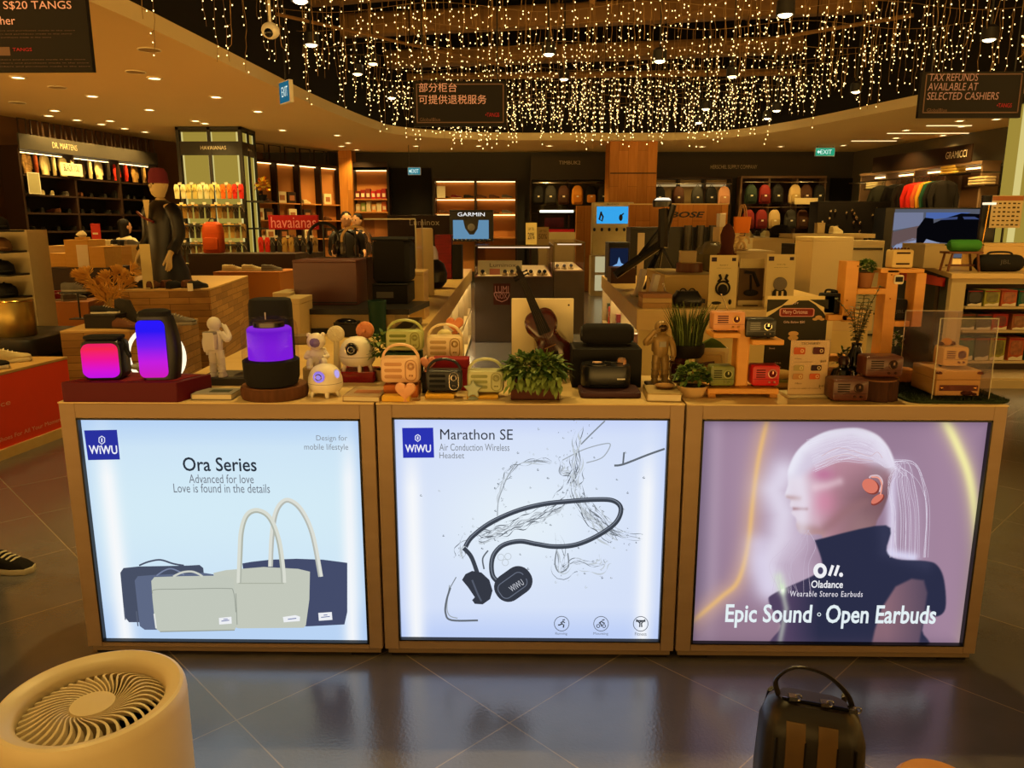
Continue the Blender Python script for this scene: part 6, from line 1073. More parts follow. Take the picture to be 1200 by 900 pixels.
# timber column and panels
struct(B().box(P(713, 250, 18.3).x, P(768, 250, 18.3).x, 18.3, 19.3, 0, 4.6), 'column_1', COLW, bev=.01)
cc = B().box(P(714, 250, 18.3).x-.005, P(767, 250, 18.3).x+.005, 18.29, 19.3, P(740, 203, 18.3).z-.012, P(740, 203, 18.3).z+.012); struct(cc, 'trim_2', DKB)
t = block('timber_screen', 'narrow amber timber panel standing left of the demo kiosk', 'panel', 674, 241, 692, 341, 18.2, .3, COLW, zb=0)
t = block('timber_partition', 'wide amber timber partition with black slanted audio lettering', 'partition', 735, 240, 850, 310, 12.2, .12, COLW, zb=0); pxtext('BOSE', BLK, t, 785, 248, 826, 255, 12.195, shear=.25, offset=.03)
B().box(-t['w']/2, t['w']/2, -.01, .13, t['h'], t['h']+.02).build('top_cap', M_ctop, t)
# right-hand product counter
CY = 7.3; K = P(1116, 316, CY); zc = 1.10; KL = G(1046, 299, zc)
t, q = isl('product_counter', 'cream and oak counter at right with lit shelves of boxed loudspeakers', [(K.x, CY), (7.4, CY), (7.4, 9.6), (KL.x+.6, 9.8), (KL.x, KL.y)], zc, .05); L0 = t.location
zf = lambda py, px=1160: P(px, py, CY).z
B().box(K.x+.02-L0.x, P(1128, 380, CY).x-L0.x, CY+.02-L0.y, CY+.08-L0.y, 0, zf(333)).build('end_panel', M_cream, t); B().box(K.x+.02-L0.x, 7.36-L0.x, CY+.02-L0.y, CY+.08-L0.y, zf(333), zc-.05).build('fascia', M_cream, t); B().box(K.x+.16-L0.x, 7.36-L0.x, CY+.5-L0.y, CY+.56-L0.y, 0, zc-.05).build('back_panel', mat('shelf_back_brown', '#4a3a28', rough=.7), t)  # back board is plain dark brown
for py in (360, 388, 424, 444): B().box(K.x+.18-L0.x, 7.3-L0.x, CY+.03-L0.y, CY+.5-L0.y, zf(py)-.02, zf(py)).build('shelf', M_cream, t)
B().box(K.x+.16-L0.x, 7.36-L0.x, CY+.01-L0.y, CY+.5-L0.y, .0, zf(446)).build('plinth', M_cream, t); B().box(K.x+.3-L0.x, 7.2-L0.x, CY+.2-L0.y, CY+.22-L0.y, zf(425)-.03, zf(425)-.022).build('light_strip', STRIP, t); B().box(K.x+.3-L0.x, 7.2-L0.x, CY+.1-L0.y, CY+.12-L0.y, zf(326)-.01, zf(326)).build('light_strip', STRIP, t)
dv = Vector((KL.x-K.x, KL.y-CY)); n_ = Vector((-dv.y, dv.x)).normalized()*-.01
lf = lambda u, z, o=1: (K.x+dv.x*u+n_.x*o*-1-L0.x, CY+dv.y*u+n_.y*o*-1-L0.y, z)
B().add([lf(u, z, 0) for u, z in ((0.02, 0), (.98, 0), (.98, zc-.05), (.02, zc-.05))]+[(x+.03, y+.03, z) for x, y, z in [lf(u, z, 0) for u, z in ((0.02, 0), (.98, 0), (.98, zc-.05), (.02, zc-.05))]], [(0, 1, 2, 3), (4, 5, 6, 7), (0, 1, 5, 4), (1, 2, 6, 5), (2, 3, 7, 6), (3, 0, 4, 7)]).build('side_panel', mat('dark_fabric_panel', '#3f3c30', rough=.8), t, smooth=False)
B().add([lf(u, z, 3) for u, z in ((.05, .96), (.93, .78), (.93, .95), (.05, 1.04))], [(0, 1, 2, 3)]).add([lf(u, z, 1) for u, z in ((.05, .96), (.93, .78), (.93, .95), (.05, 1.04))], [(0, 1, 2, 3)]).build('red_banner', mat('vermilion_banner', '#e8452c', rough=.6), t, smooth=False)
PRC = [('#22201f', '#2a2624'), ('#a0603c', '#b0703c'), ('#a09a3c', '#8c8434'), ('#3e4a2c', '#57602c'), ('#b85a34', '#c8703c'), ('#2c2c30', '#3a3a40'), ('#1f5a48', '#24624c'), ('#a52a26', '#8a2420')]
k = 0
for row, (pyb, pyt, xs) in enumerate(((360, 341, (1130, 1150, 1170, 1190, 1210)), (388, 369, (1125, 1144, 1163, 1186, 1208)), (424, 397, (1127, 1146, 1164, 1186, 1207)))):
    for i, px in enumerate(xs):
        c, c2 = PRC[(row*3+i*2) % 8]; w, h = W(0, 17, CY), zf(pyt)-zf(pyb); p = P(px+9, 380, CY+.06)
        t = thing('boxed_speaker', f'boxed loudspeaker on {["top", "middle", "bottom"][row]} shelf of right product counter, {nth(i, 5)}', 'boxed loudspeaker', (p.x, CY+.065, zf(pyb)+.002), 0, 'boxed loudspeakers in the right counter')
        B().box(-w/2, w/2, 0, .2, 0, h).build('carton_body', mat('carton_'+c.lstrip('#'), c, rough=.5, var=.3, scale=30), t); B().prism(rrect(w*.76, h*.62, .03, 5, 0, h*.56), -.004, 0, 'y').build('printed_speaker', mat('print_'+c2.lstrip('#'), c2, rough=.4, col2='#14120f', scale=25), t); B().add([(x*w, -.005, z*h) for x, z in ((-.45, .02), (.45, .02), (.45, .24), (.1, .14), (-.2, .18), (-.45, .12))], [tuple(range(6))]).build('printed_wave', mat('white_card', '#d8ccb0'), t, smooth=False); B().box(-w*.46, w*.46, -.005, 0, h*.9, h*.96).build('printed_band', mat('print_red', '#9c1f20', rough=.5), t)
# cream gondolas in the middle distance
for lab, q, Y, d in (('low cream gondola topped with white shoes behind the poster cards', (878, 279, 927, 345), 9.6, .6), ('tall cream gondola end behind the step shelf', (948, 278, 995, 345), 7.6, .5), ('dark open bookcase under the cream gondola shelf', (926, 286, 949, 345), 8.4, .4), ('small open fronted cream gondola left of the television', (993, 282, 1031, 345), 8.8, .4)):
    t = block('gondola', lab, 'gondola', *q, Y, d, M_cream if 'dark' not in lab else mat('bookcase_black', '#1c1814', rough=.5), zb=0, lip=.04); w, h = t['w'], t['h']
    if 'open' in lab:
        for z in np.linspace(.3, h-.1, 5): B().box(-w/2+.02, w/2-.02, -.012, 0, z, z+.02).build('shelf_edge', mat('shelf_grey', '#3c362c', rough=.6), t)
t = thing('gondola_shelf', 'long cream shelf top joining the gondolas behind the poster cards', 'shelf', (P(1000, 276, 9.3).x, 9.3, P(930, 279, 9.3).z)); x0 = P(926, 276, 9.3).x-t.location.x; B().box(x0+.03, x0+1.0, 0, .5, 0, .05).build('shelf_board', M_cream, t); B().box(x0+.6, x0+.95, .2, .3, -t.location.z, 0).build('support_panel', M_cream, t)
# television
TY = 12.4; cx, z0, w, h = rect(1043, 245, 1196, 302, TY)
t = thing('television', 'large television on black stand showing a black car in a pale room', 'television', (cx, TY, 0)); B().box(-w/2-.02, w/2+.02, 0, .06, z0-.02, z0+h+.02).build('bezel', BLKG, t); fx = lambda px: P(px, 270, TY).x-cx; fz = lambda py: P(1110, py, TY).z; B().box(-w/2, w/2, -.004, 0, z0, z0+h).build('screen', glow('tv_grey_blue', '#6f7484', .55), t)
def scr(nm, col, *q, y=-.006): B().add([(fx(a_), y, fz(b_)) for a_, b_ in q], [tuple(range(len(q)))]).build(nm, glow('tv_'+col.lstrip('#'), col, .6, False), t, smooth=False)
scr('screen_wall', '#8f97b8', (1046, 249), (1080, 249), (1080, 264), (1046, 270)); scr('screen_wall', '#5f7fd0', (1083, 249), (1135, 249), (1120, 254), (1083, 258)); scr('screen_wall', '#7d6666', (1046, 272), (1080, 263), (1080, 280), (1046, 288)); scr('screen_bed', '#aab6dc', (1052, 286), (1070, 279), (1100, 280), (1110, 300), (1046, 300), (1047, 292))
scr('screen_car', '#0a0a10', (1092, 262), (1105, 256), (1124, 250), (1150, 251), (1170, 258), (1192, 264), (1194, 290), (1150, 288), (1100, 284), (1086, 280), y=-.008); scr('screen_car', '#0a0a10', (1074, 268), (1082, 255), (1092, 256), (1094, 268), (1084, 284), (1075, 290), y=-.008); scr('screen_window', '#4a5a90', (1098, 258), (1108, 255), (1120, 254), (1120, 257), y=-.009); scr('screen_window', '#4a5a90', (1126, 254), (1140, 254), (1146, 257), (1128, 257), y=-.009)
B().box(fx(1036), fx(1045), .0, .4, 0, z0+h+.02).build('stand_side', BLK, t); B().box(-w/2+.05, w/2-.05, .07, .4, 0, z0-.03).build('stand_body', mat('black_cabinet', '#1a1613', rough=.5), t)
# left side: platforms, bench, red plinth
def plat(lab, pts, z, m, name='timber_platform', cat='platform', top=None):
    cx = sum(p[0] for p in pts)/len(pts); cy = sum(p[1] for p in pts)/len(pts); t = thing(name, lab, cat, (cx, cy, 0)); q = [(x-cx, y-cy) for x, y in pts]; B().prism(q, 0, z-.02).build('body', m, t, bev=.003); B().prism([(x*1.003, y*1.003) for x, y in q], z-.02, z).build('top', top or wood('platform_top', '#c09a5c', '#a07c40', rough=.45), t, bev=.003); return t
plat('low patchwork timber platform carrying hiking shoes at left', [(-3.77, 6.14), (-2.95, 6.3), (-3.0, 7.0), (-3.9, 7.0)], .7, BOARDW)
plat('tall patchwork timber platform under the black jacket mannequin', [(-3.9, 7.12), (-3.0, 7.32), (-3.3, 9.2), (-4.6, 9.2)], .95, BOARDW)
plat('tan lacquered block carrying pale shoes behind the patchwork platform', [(-4.2, 10.4), (-3.3, 10.4), (-3.2, 11.2), (-4.2, 11.2)], .92, ORB, 'display_block', 'display block', ORB); plat('dark brown block behind the tan lacquered block', [(-5.0, 11.5), (-3.4, 11.5), (-3.4, 12.2), (-5.0, 12.2)], 1.12, DKB, 'display_block', 'display block', DKB)
plat('wide tan lacquered block behind the black bench at far left', [(-5.7, 8.3), (-4.75, 8.3), (-4.95, 9.2), (-6.0, 9.2)], .72, ORB, 'display_block', 'display block', ORB)
plat('red plinth with pale lettering on its aisle side at left edge', [(-4.6, 3.9), (-3.62, 4.0), (-3.42, 5.62), (-4.6, 5.62)], .58, mat('vermilion_panel', '#dc4020', rough=.5, var=.05), 'display_plinth', 'plinth')
t = bpy.data.objects['display_plinth.001'] if 'display_plinth.001' in bpy.data.objects else None
a0, a1 = Vector((-3.62, 4.0)), Vector((-3.42, 5.62)); ang = math.atan2(1.62, .2)
def side_text(s, u, z, w, h): p = a0.lerp(a1, u); text(s, mat('peach_vinyl', '#e8b08c', rough=.6), t, p.x+.004-t.location.x, p.y-t.location.y, z, w, h, rz=ang)
side_text('also', .42, .42, .2, .045); side_text('experience', .5, .34, .45, .045); side_text('Shoes For All Your Moments', .74, .12, .62, .03)
B().prism([(a0.x-t.location.x+dx, a0.y-t.location.y) if k_ == 0 else (a1.x-t.location.x+dx, a1.y-t.location.y) for k_, dx in ((0, -.06), (0, .02), (1, .02), (1, -.06))], 0, .07).build('skirting', M_ctop, t)
t = thing('bench', 'long black padded bench behind the red plinth', 'bench', (-4.72, 6.5, 0)); B().prism(rrect(1.5, .9, .1, 5), .47, .64, 'z', .03).build('seat_pad', mat('black_leatherette', '#14110f', rough=.45), t); B().box(-.65, .65, -.38, .38, .0, .47).build('base', mat('bench_base_black', '#100d0b', rough=.6), t)
# lit square pillar with sandal shelves
TX0, TX1, TYf = -6.72, -5.5, 15.45; LIT = glow('cream_panel_glow', '#cdb04a', .56); LITE = glow('panel_edge_glow', '#f2e08c', .75); STL = mat('black_steel', '#14110e', rough=.4)
t = thing('lit_pillar', 'square black framed pillar of glowing cream panels with sandal shelves', 'display pillar', ((TX0+TX1)/2, TYf, 0)); w = TX1-TX0; sd = .75
zt = lambda py: P(244, py, TYf).z
def face(x0, x1, z0, z1): B().box(x0, x1, .02, .03, z0, z1).build('lit_panel', LIT, t); B().box(x0, x0+.03, .012, .02, z0, z1).box(x1-.03, x1, .012, .02, z0, z1).build('panel_edge', LITE, t)
B().box(-w/2+.02, w/2-.02, .04, sd-.04, 0, CEIL-.02).build('core', mat('pillar_core', '#4a4434', rough=.7), t)
for x0, x1 in ((-w/2+.06, -.02), (.02, w/2-.06)): face(x0, x1, zt(167)+.02, CEIL-.1); face(x0, x1, .3, zt(180)-.03)
for y0, y1 in ((.06, sd/2-.02), (sd/2+.02, sd-.05)):
    for z0, z1 in ((zt(167)+.02, CEIL-.1), (.3, zt(180)-.03)): B().box(w/2-.02, w/2-.01, y0, y1, z0, z1).build('lit_panel', LIT, t); B().box(w/2-.01, w/2-.004, y1-.03, y1, z0, z1).build('panel_edge', LITE, t)
B().box(-w/2-.02, w/2+.02, -.02, sd+.02, zt(180)-.03, zt(167)+.02).build('sign_band', STL, t); text('HAVAIANAS', mat('pale_letters', '#b5a78c'), t, .08, -.036, zt(175.5), .5, .07); text('HAVAIANAS', mat('pale_letters', '#b5a78c'), t, w/2+.036, sd/2, zt(175.5), .22, .05, rz=PI/2)
for x, y in ((-w/2, 0), (0, 0), (w/2, 0), (w/2, sd/2), (w/2, sd)): B().box(x-.03, x+.03, y-.03, y+.03, 0, CEIL-.01).build('frame_post', STL, t)
B().box(-w/2-.03, w/2+.03, -.03, sd+.03, CEIL-.06, CEIL-.005).build('top_frame', STL, t)
for py in (242, 264, 286, 308): B().box(-w/2-.1, w/2, -.32, 0, zt(py)-.02, zt(py)).build('shelf', mat('cream_shelf', '#d0c490', rough=.5), t); B().box(-w/2-.1, w/2, -.33, -.32, zt(py)-.025, zt(py)+.005).build('shelf_edge', STL, t)
for py in (235, 267): B().box(w/2, w/2+.37, 0, sd, zt(py)-.03, zt(py)).build('side_shelf', STL, t)
for py in (212, 233, 255, 277): B().box(-w/2-.1, w/2-.02, -.04, -.03, zt(py+8), zt(py+8)+.02).build('hang_rail', STL, t)
# ================================================================ goods: a kind is built once, then copied
KIND = {}
def put(key, make, loc, rz, label, group=None, sc=1):
    if key not in KIND:
        o = make(); KIND[key] = o; o.location = loc; o.rotation_euler = (0, 0, rz); o.scale = (sc,)*3
        o['label'] = label; USED.setdefault(label, []).append(o.name)
        if group: o['group'] = group
        return o
    return dup(KIND[key], loc, rz, label, group, sc)
def proto(name, cat): return tag(thing(name, None, cat), None, cat)
def mk_shoe(up, so, acc='#d8ccb0', boot=0):
    def f():
        t = proto('shoe', 'shoe'); foot = [(.0, .03), (.04, .042), (.1, .04), (.18, .036), (.23, .046), (.265, .036), (.28, .012), (.28, -.012), (.262, -.038), (.22, -.046), (.16, -.034), (.08, -.038), (.03, -.036), (0, -.026)]
        B().prism([(x-.14, y) for x, y in foot], 0, .024, 'z', .005).build('sole', mat('sole_'+so.lstrip('#'), so, rough=.6), t)
        rg = []
        for x, wy, h0, w2 in ((0, .028, .075+boot, .018), (.03, .036, .085+boot, .024), (.09, .038, .08+boot*.9, .022), (.12, .036, .082, .02), (.17, .034, .064, .02), (.22, .042, .05, .026), (.26, .034, .042, .018), (.277, .014, .032, .006)):
            rg.append([(x-.14, yy, zz) for yy, zz in ((-wy, .02), (-wy, .035), (-(wy*.8+w2*.2), .02+(h0-.02)*.6), (-w2, h0), (0, h0+.006), (w2, h0), (wy*.8+w2*.2, .02+(h0-.02)*.6), (wy, .035), (wy, .02))])
        B().loft(rg).build('upper', mat('upper_'+up.lstrip('#'), up, rough=.6, var=.25, scale=40), t); b = B()
        for k in range(4): b.tube([(-.01+.022*k, -.022, .078-.009*k), (-.003+.022*k, 0, .09-.01*k), (-.01+.022*k, .022, .078-.009*k)], .003, 4)
        b.build('laces', mat('lace_'+acc.lstrip('#'), acc, rough=.7), t); return t
    return f
SH = {'black': mk_shoe('#16130f', '#2a2420', '#3a342c'), 'blackwhite': mk_shoe('#17140f', '#c9bfa8', '#d8ccb0'), 'grey': mk_shoe('#5a5248', '#8a8070', '#a89c88'), 'cream': mk_shoe('#c4b284', '#d8cca8', '#e0d8bc'), 'brown': mk_shoe('#5a341c', '#3a2412', '#8a6a40'), 'boot': mk_shoe('#16120e', '#1e1812', '#5a4a30', .07), 'hiker': mk_shoe('#2a241c', '#bdb098', '#8a7a58', .09), 'red': mk_shoe('#7a1c18', '#c0b49c', '#c8bca0')}
def shoe(kind, loc, rz, label, group='shoes', sc=1): return put('shoe_'+kind, SH[kind], loc, rz, label, group, sc)
# shoes on the left platforms
for kind, px, py, z, Y, rz, lab, sc in (('hiker', 163, 366, .7, 6.55, .25, 'black and white hiking boot on the low timber platform', 1.3), ('grey', 207, 371, .7, 6.55, .1, 'grey hiking shoe at right end of the low timber platform', 1.15), ('brown', 148, 384, .7, 6.3, -.3, 'brown mesh shoe at front of the low timber platform', 1.0), ('grey', 92, 350, .95, 6.95, .1, 'grey sandal shoe on the small black stand at left', .95)):
    p = P(px, py, Y); shoe(kind, (p.x, Y, z), rz, lab, None, sc)
t = thing('shoe_stand', 'slim black metal stand with a small plate carrying a grey shoe', 'shoe stand', (P(92, 354, 6.95).x, 6.95, .7)); B().box(-.13, .13, -.07, .07, .238, .249).build('plate', STL, t); B().tube([(0, 0, .01), (0, 0, .24)], .008, 6).build('post', STL, t); B().box(-.07, .07, -.06, .06, 0, .01).build('base', STL, t)
t = block('display_block', 'black cube carrying a black shoe on the low timber platform', 'display block', 100, 369, 137, 389, 6.3, .22, mat('black_cube_block', '#1c1612', rough=.5), zb=.7); shoe('blackwhite', (t.location.x, 6.4, .7+t['h']), .2, 'black and white shoe on the black cube block', None, .8)
r = random.Random(31)
for i in range(7): shoe(r.choice(['black', 'blackwhite', 'brown']), (-3.75+i*.105, 7.35+.1*(i % 2), .951), 1.3+r.gauss(0, .1), f'dark shoe at the mannequin foot on the tall timber platform, {nth(i, 7)}', 'shoes at the mannequin foot', .85)
for i in range(3): shoe(('cream', 'cream', 'grey')[i], (-4.0+i*.27, 10.6, .921), .2, f'pale shoe on the tan lacquered block, {nth(i, 3)}', 'shoes on the tan block', 1.0)
card('white price tag hanging on front of the tall timber platform', 220, 332, 226, 341, 7.2, mat('white_card', '#d8ccb0'), [], name='price_tag', cat='price tag')
for i, (x, y, rz) in enumerate(((-3.62, 4.75, .15), (-3.66, 5.05, .3), (-3.7, 5.35, .25), (-3.95, 4.9, .2), (-4.0, 5.3, .2))): shoe(('cream', 'blackwhite', 'cream', 'grey', 'black')[i], (x, y, .581), rz+.5, f'sneaker on the red plinth, {ORD[i]} of five counting from the aisle corner', 'sneakers on the red plinth', 1.15)
t = thing('brass_cylinder', 'short brushed brass cylinder standing on the black bench', 'ornament', (P(20, 388, 6.3).x, 6.3, .641)); B().lathe([(.14, 0), (.145, .01), (.145, .29), (.14, .3), (0, .3)], 28).build('cylinder', mat('brushed_brass', '#a89050', rough=.3, metal=.9), t); B().torus(.143, .006, (0, 0, .29), 'z', 28, 6).build('rim', BRS, t)
# cap stand
t = thing('cap_stand', 'tall cream cap stand with black sloping tiers at far left', 'cap stand', (-4.82, 6.9, 0)); B().box(-.34, .36, .05, .35, 0, 1.5).build('panel', mat('cream_slats', '#cdb98a', rough=.6), t)
CZ = [.72, .92, 1.12, 1.32, 1.5]
for z in CZ: B().prism([(x, y-.12) for x, y in rrect(.72, .34, .04, 3)], z-.015, z, 'z').build('tier', STL, t); B().box(-.3, -.12, -.297, -.29, z-.06, z-.002).build('price_card', mat('pale_yellow_card', '#d8d090', rough=.6), t)  # price cards are plain pale yellow
def mk_cap(c):
    def f():
        t = proto('cap', 'cap'); m = mat('cap_'+c.lstrip('#'), c, rough=.8); B().lathe([(.088, 0), (.09, .03), (.082, .07), (.05, .1), (0, .108)], 20, sy=1.15).build('crown', m, t); b = B(); b.loft([[(x, -.08-y, .034-.35*y*y*6*abs(x)/.09*.3-y*.12) for x, y in ((-.085, 0), (-.07, .05), (0, .085), (.07, .05), (.085, 0))], [(x, -.08-y, .028-.35*y*y*6*abs(x)/.09*.3-y*.12) for x, y in ((-.085, 0), (-.07, .05), (0, .085), (.07, .05), (.085, 0))]]); b.build('brim', m, t); B().ell((0, 0, .108), .008).build('button', m, t); return t
    return f
for row, z in enumerate(CZ):
    for i in range(3):
        c = ('#15120f', '#1c1714', '#100e0c')[i] if row < 3 else (('#5a4020', '#17130f', '#6a4a28')[i] if row == 3 else ('#b01c1c', '#5fa89a', '#14110e')[i])
        put('cap'+c, mk_cap(c), (-5.04+i*.22, 6.76, z+.002), .5, f'{dict([("#b01c1c", "red"), ("#5fa89a", "mint"), ("#5a4020", "brown"), ("#6a4a28", "tan brown")]).get(c, "black")} cap on the {["lowest", "second", "third", "fourth", "topmost"][row]} tier of cap stand, {nth(i, 3)}', 'caps on the cap stand', 1.12)
# mannequin in black jacket and plum beanie
def skin_body(name, edges, verts, m, parent=None, sub=2, root=0):
    me = bpy.data.meshes.new(name); me.from_pydata([v[:3] for v in verts], edges, []); me.materials.append(m); o = bpy.data.objects.new(name, me); C.objects.link(o)
    md = o.modifiers.new('skin', 'SKIN'); sk = me.skin_vertices[0].data if me.skin_vertices else None
    if sk is None:
        me.skin_vertices.new() if hasattr(me.skin_vertices, 'new') else None; sk = me.skin_vertices[0].data
    for i, v in enumerate(verts): sk[i].radius = (v[3], v[4] if len(v) > 4 else v[3]); sk[i].use_root = i == root
    s = o.modifiers.new('sub', 'SUBSURF'); s.levels = s.render_levels = sub; md.use_smooth_shade = True
    if parent is not None: o.parent = parent
    return o
def hand_edges(V, E, wi, s, z0, ang=0):
    """palm and five fingers hanging from wrist vertex wi, towards -z; s: side"""
    x, y, z = V[wi][:3]; V.append((x+s*.004, y-.01, z-.05, .024, .034)); p = len(V)-1; E.append((wi, p))
    for k, (dy, L) in enumerate(((-.032, .07), (-.012, .082), (.008, .078), (.027, .062))):
        a = len(V); V += [(x+s*.004, y-.01+dy*.8, z-.085, .0105), (x, y-.012+dy, z-.085-L*.5, .0095), (x-s*.012, y-.016+dy, z-.085-L*.95, .008)]; E += [(p, a), (a, a+1), (a+1, a+2)]
    a = len(V); V += [(x-s*.012, y-.045, z-.055, .012), (x-s*.02, y-.058, z-.085, .0095), (x-s*.024, y-.06, z-.105, .0085)]; E += [(p, a), (a, a+1), (a+1, a+2)]
def figure(name, label, loc, rz, skin, top, legs, hair, armpose=(0, 0), head=True, H=1.7, cat='person', hairlen=.0, bald=False, half=False):
    t = thing(name, label, cat, loc, rz, None, H/1.7); V = [(0, 0, .9, .13, .1), (0, 0, 1.05, .12, .09), (0, -.005, 1.2, .14, .1), (0, .0, 1.36, .13, .085), (0, .005, 1.44, .06, .055), (0, -.005, 1.5, .045, .045)]; E = [(0, 1), (1, 2), (2, 3), (3, 4), (4, 5)]
    for s in (-1, 1):
        if not half: a = len(V); V += [(s*.09, 0, .84, .085), (s*.1, -.01, .47, .055), (s*.1, .01, .1, .036), (s*.105, .03, .05, .04), (s*.11, -.1, .03, .035)]; E += [(0, a), (a, a+1), (a+1, a+2), (a+2, a+3), (a+3, a+4)]
        b = len(V); f = armpose[0 if s < 0 else 1]; V += [(s*.19, 0, 1.37, .055), (s*.235, .0, 1.1, .042), (s*.24, -.06-f*.2, .9+f*.22, .032), (s*.24, -.08-f*.25, .86+f*.25, .026)]; E += [(3, b), (b, b+1), (b+1, b+2), (b+2, b+3)]; hand_edges(V, E, b+3, s, 0)
    skin_body('body', E, V, skin, t)
    rg = lambda zz: [[(x, y, z) for x, y in circ(rx, 18, 0, 0, ry)] for z, rx, ry in zz]
    B().loft(rg((((.62, .29, .22), (.75, .26, .2)) if half else ((.78, .185, .14),))+((.9, .19, .145), (1.05, .175, .135), (1.22, .195, .145), (1.36, .2, .125), (1.43, .12, .09), (1.46, .07, .065)))).build('jacket', top, t)
    b = B()
    for s in (-1, 1): f = armpose[0 if s < 0 else 1]; b.tube(spline([(s*.15, 0, 1.38), (s*.215, 0, 1.3), (s*.238, 0, 1.1), (s*.243, -.06-f*.2, .9+f*.22)], 4), [.075]*5+[.068]*4+[.055]*4, 10)
    b.build('sleeves', top, t); b = B()
    if half: legs = None
    for s in (() if half else (-1, 1)): b.tube(spline([(s*.085, 0, .92), (s*.098, -.005, .5), (s*.1, .01, .07)], 5), list(np.linspace(.1, .062, 11)), 12)
    if not half: b.build('trousers', legs, t); b = B()
    for s in (() if half else (-1, 1)): b.loft([[(s*.105+x*k, y*k-.04, z) for x, y in rrect(.09, .27, .042, 4)] for z, k in ((0, .97), (.02, 1), (.05, .9), (.09, .6))])
    if not half: b.build('shoes', BLK, t)
    if head:
        hb = B().loft([[(x, y+oy, 1.5+z) for x, y in circ(rx, 16, 0, 0, ry)] for z, rx, ry, oy in ((-.01, .045, .05, 0), (.02, .058, .072, -.012), (.06, .07, .088, -.008), (.11, .077, .098, .002), (.16, .072, .092, .006), (.2, .05, .065, .008), (.215, .02, .025, .008))]); hb.ell((0, -.098, 1.6), .014, .02, .022, 8, 6); hb.ell((0, -.088, 1.55), .024, .012, .007, 8, 5)
        for s in (-1, 1): hb.ell((s*.078, .005, 1.6), .012, .02, .03, 8, 6)
        hb.build('head', skin, t); eb = B(); [eb.ell((s*.03, -.088, 1.62), .012, .008, .008, 8, 5) for s in (-1, 1)]; eb.build('eyes', mat('eye_dark', '#1a120c', rough=.2), t)
        if not bald: B().loft([[(x, y+.012, z) for x, y in circ(rx, 16, 0, .012, ry)] for z, rx, ry in ((1.57-hairlen, .07, .06), (1.64, .084, .088), (1.68, .08, .092), (1.72, .055, .065), (1.735, .01, .01))]).build('hair', hair, t)
    return t
SKIN = mat('skin_tan', '#b98a66', rough=.6, var=.05); BJ = mat('black_jacket_cloth', '#17110f', rough=.4, col2='#0c0908', scale=6); MSK = mat('mannequin_cream', '#cdb584', rough=.5, var=.04); HAIR = mat('hair_black', '#120d0a', rough=.5)
t = figure('mannequin', 'headless style cream mannequin in shiny black jacket and plum beanie', (-3.74, 8.05, .332), -.5, MSK, mat('shiny_black_coat', '#0d0708', rough=.4), mat('black_trousers', '#100d0c', rough=.6), HAIR, (.2, .2), True, 1.7, 'mannequin', bald=True, half=True)
B().lathe([(.088, 1.625), (.094, 1.64), (.094, 1.66), (.088, 1.67), (.086, 1.73), (.06, 1.775), (0, 1.785)], 22, sy=1.1).build('beanie', mat('plum_knit', '#6e2a38', rough=.9, scale=60, bump=.4), t)
B().add([(-.07, -.15, 1.46), (.05, -.16, 1.46), (.0, -.17, 1.2)], [(0, 1, 2)]).build('shirt_collar', mat('cream_shirt', '#d0bb88', rough=.7), t); b = B(); b.tube([(-.2, -.13, 1.34), (-.05, -.165, 1.28), (.08, -.16, 1.24)], .014, 5); b.build('maroon_stripe', mat('maroon_satin', '#6a1a24', rough=.3), t)
card('cream information card on stem before the black jacket mannequin', 166, 286, 178, 318, 7.25, mat('pale_card', '#c4b078', rough=.6), [], zb=.955, name='card_holder', cat='card')
t = thing('pampas_grass', 'dry golden pampas grass plumes in thin stems on timber platform', 'dried plant', (P(128, 366, 6.85).x, 6.85, .7)); b = B(); s_ = B(); r = random.Random(5)
for k in range(9):
    a = -1.1+k*.28; L = r.uniform(.3, .44); pts = spline([(0, 0, .0), (math.sin(a)*.05, 0, L*.5), (math.sin(a)*.24, r.gauss(0, .04), L)], 5); s_.tube(pts, .003, 4)
    for q in pts[5:]+[pts[-1]]*6:
        for _ in range(10): d = Vector((math.sin(a)+r.gauss(0, .35), r.gauss(0, .4), .5+r.gauss(0, .4))).normalized(); b.add([q, q+d*.07+Vector((.014, 0, .004)), q+d*.1], [(0, 1, 2)])
s_.build('stems', mat('straw_stem', '#8a6a30'), t); b.build('plumes', mat('golden_plume', '#c08c3c', rough=.9), t, smooth=False); B().lathe([(.05, 0), (.055, .02), (.05, .03)], 14).build('base', STL, t)
# cartons, tissue box, stand red tin behind mannequin
KRF = wood('kraft_carton', '#c79a4c', '#b08438', rough=.7, sc=3)
t = block('low_table', 'dark low table carrying the kraft cartons', 'table', 55, 314, 126, 345, 9.3, .7, DKB, zb=0); ZK = t['h']+.001
for lab, q, Y, d, m, zb in (('tall kraft carton with white note taped on front', (78, 281, 106, 313), 9.4, .4, KRF, ZK), ('wide kraft carton right of the tall kraft carton', (106, 289, 124, 312), 9.35, .4, KRF, ZK), ('low kraft carton left of the tall kraft carton', (57, 297, 78, 312), 9.5, .4, KRF, ZK), ('long tan shoe table behind the kraft cartons', (60, 288, 158, 330), 10.4, .9, wood('pale_table', '#c09a58', '#a8803c'), 0)):
    t = block('shoe_table' if 'table' in lab else 'kraft_carton', lab, 'table' if 'table' in lab else 'carton', *q, Y, d, m, zb=zb)
    if 'note' in lab: B().box(.0, .14, -.004, 0, t['h']-.36, t['h']-.06).build('taped_note', mat('white_card', '#d8ccb0'), t)
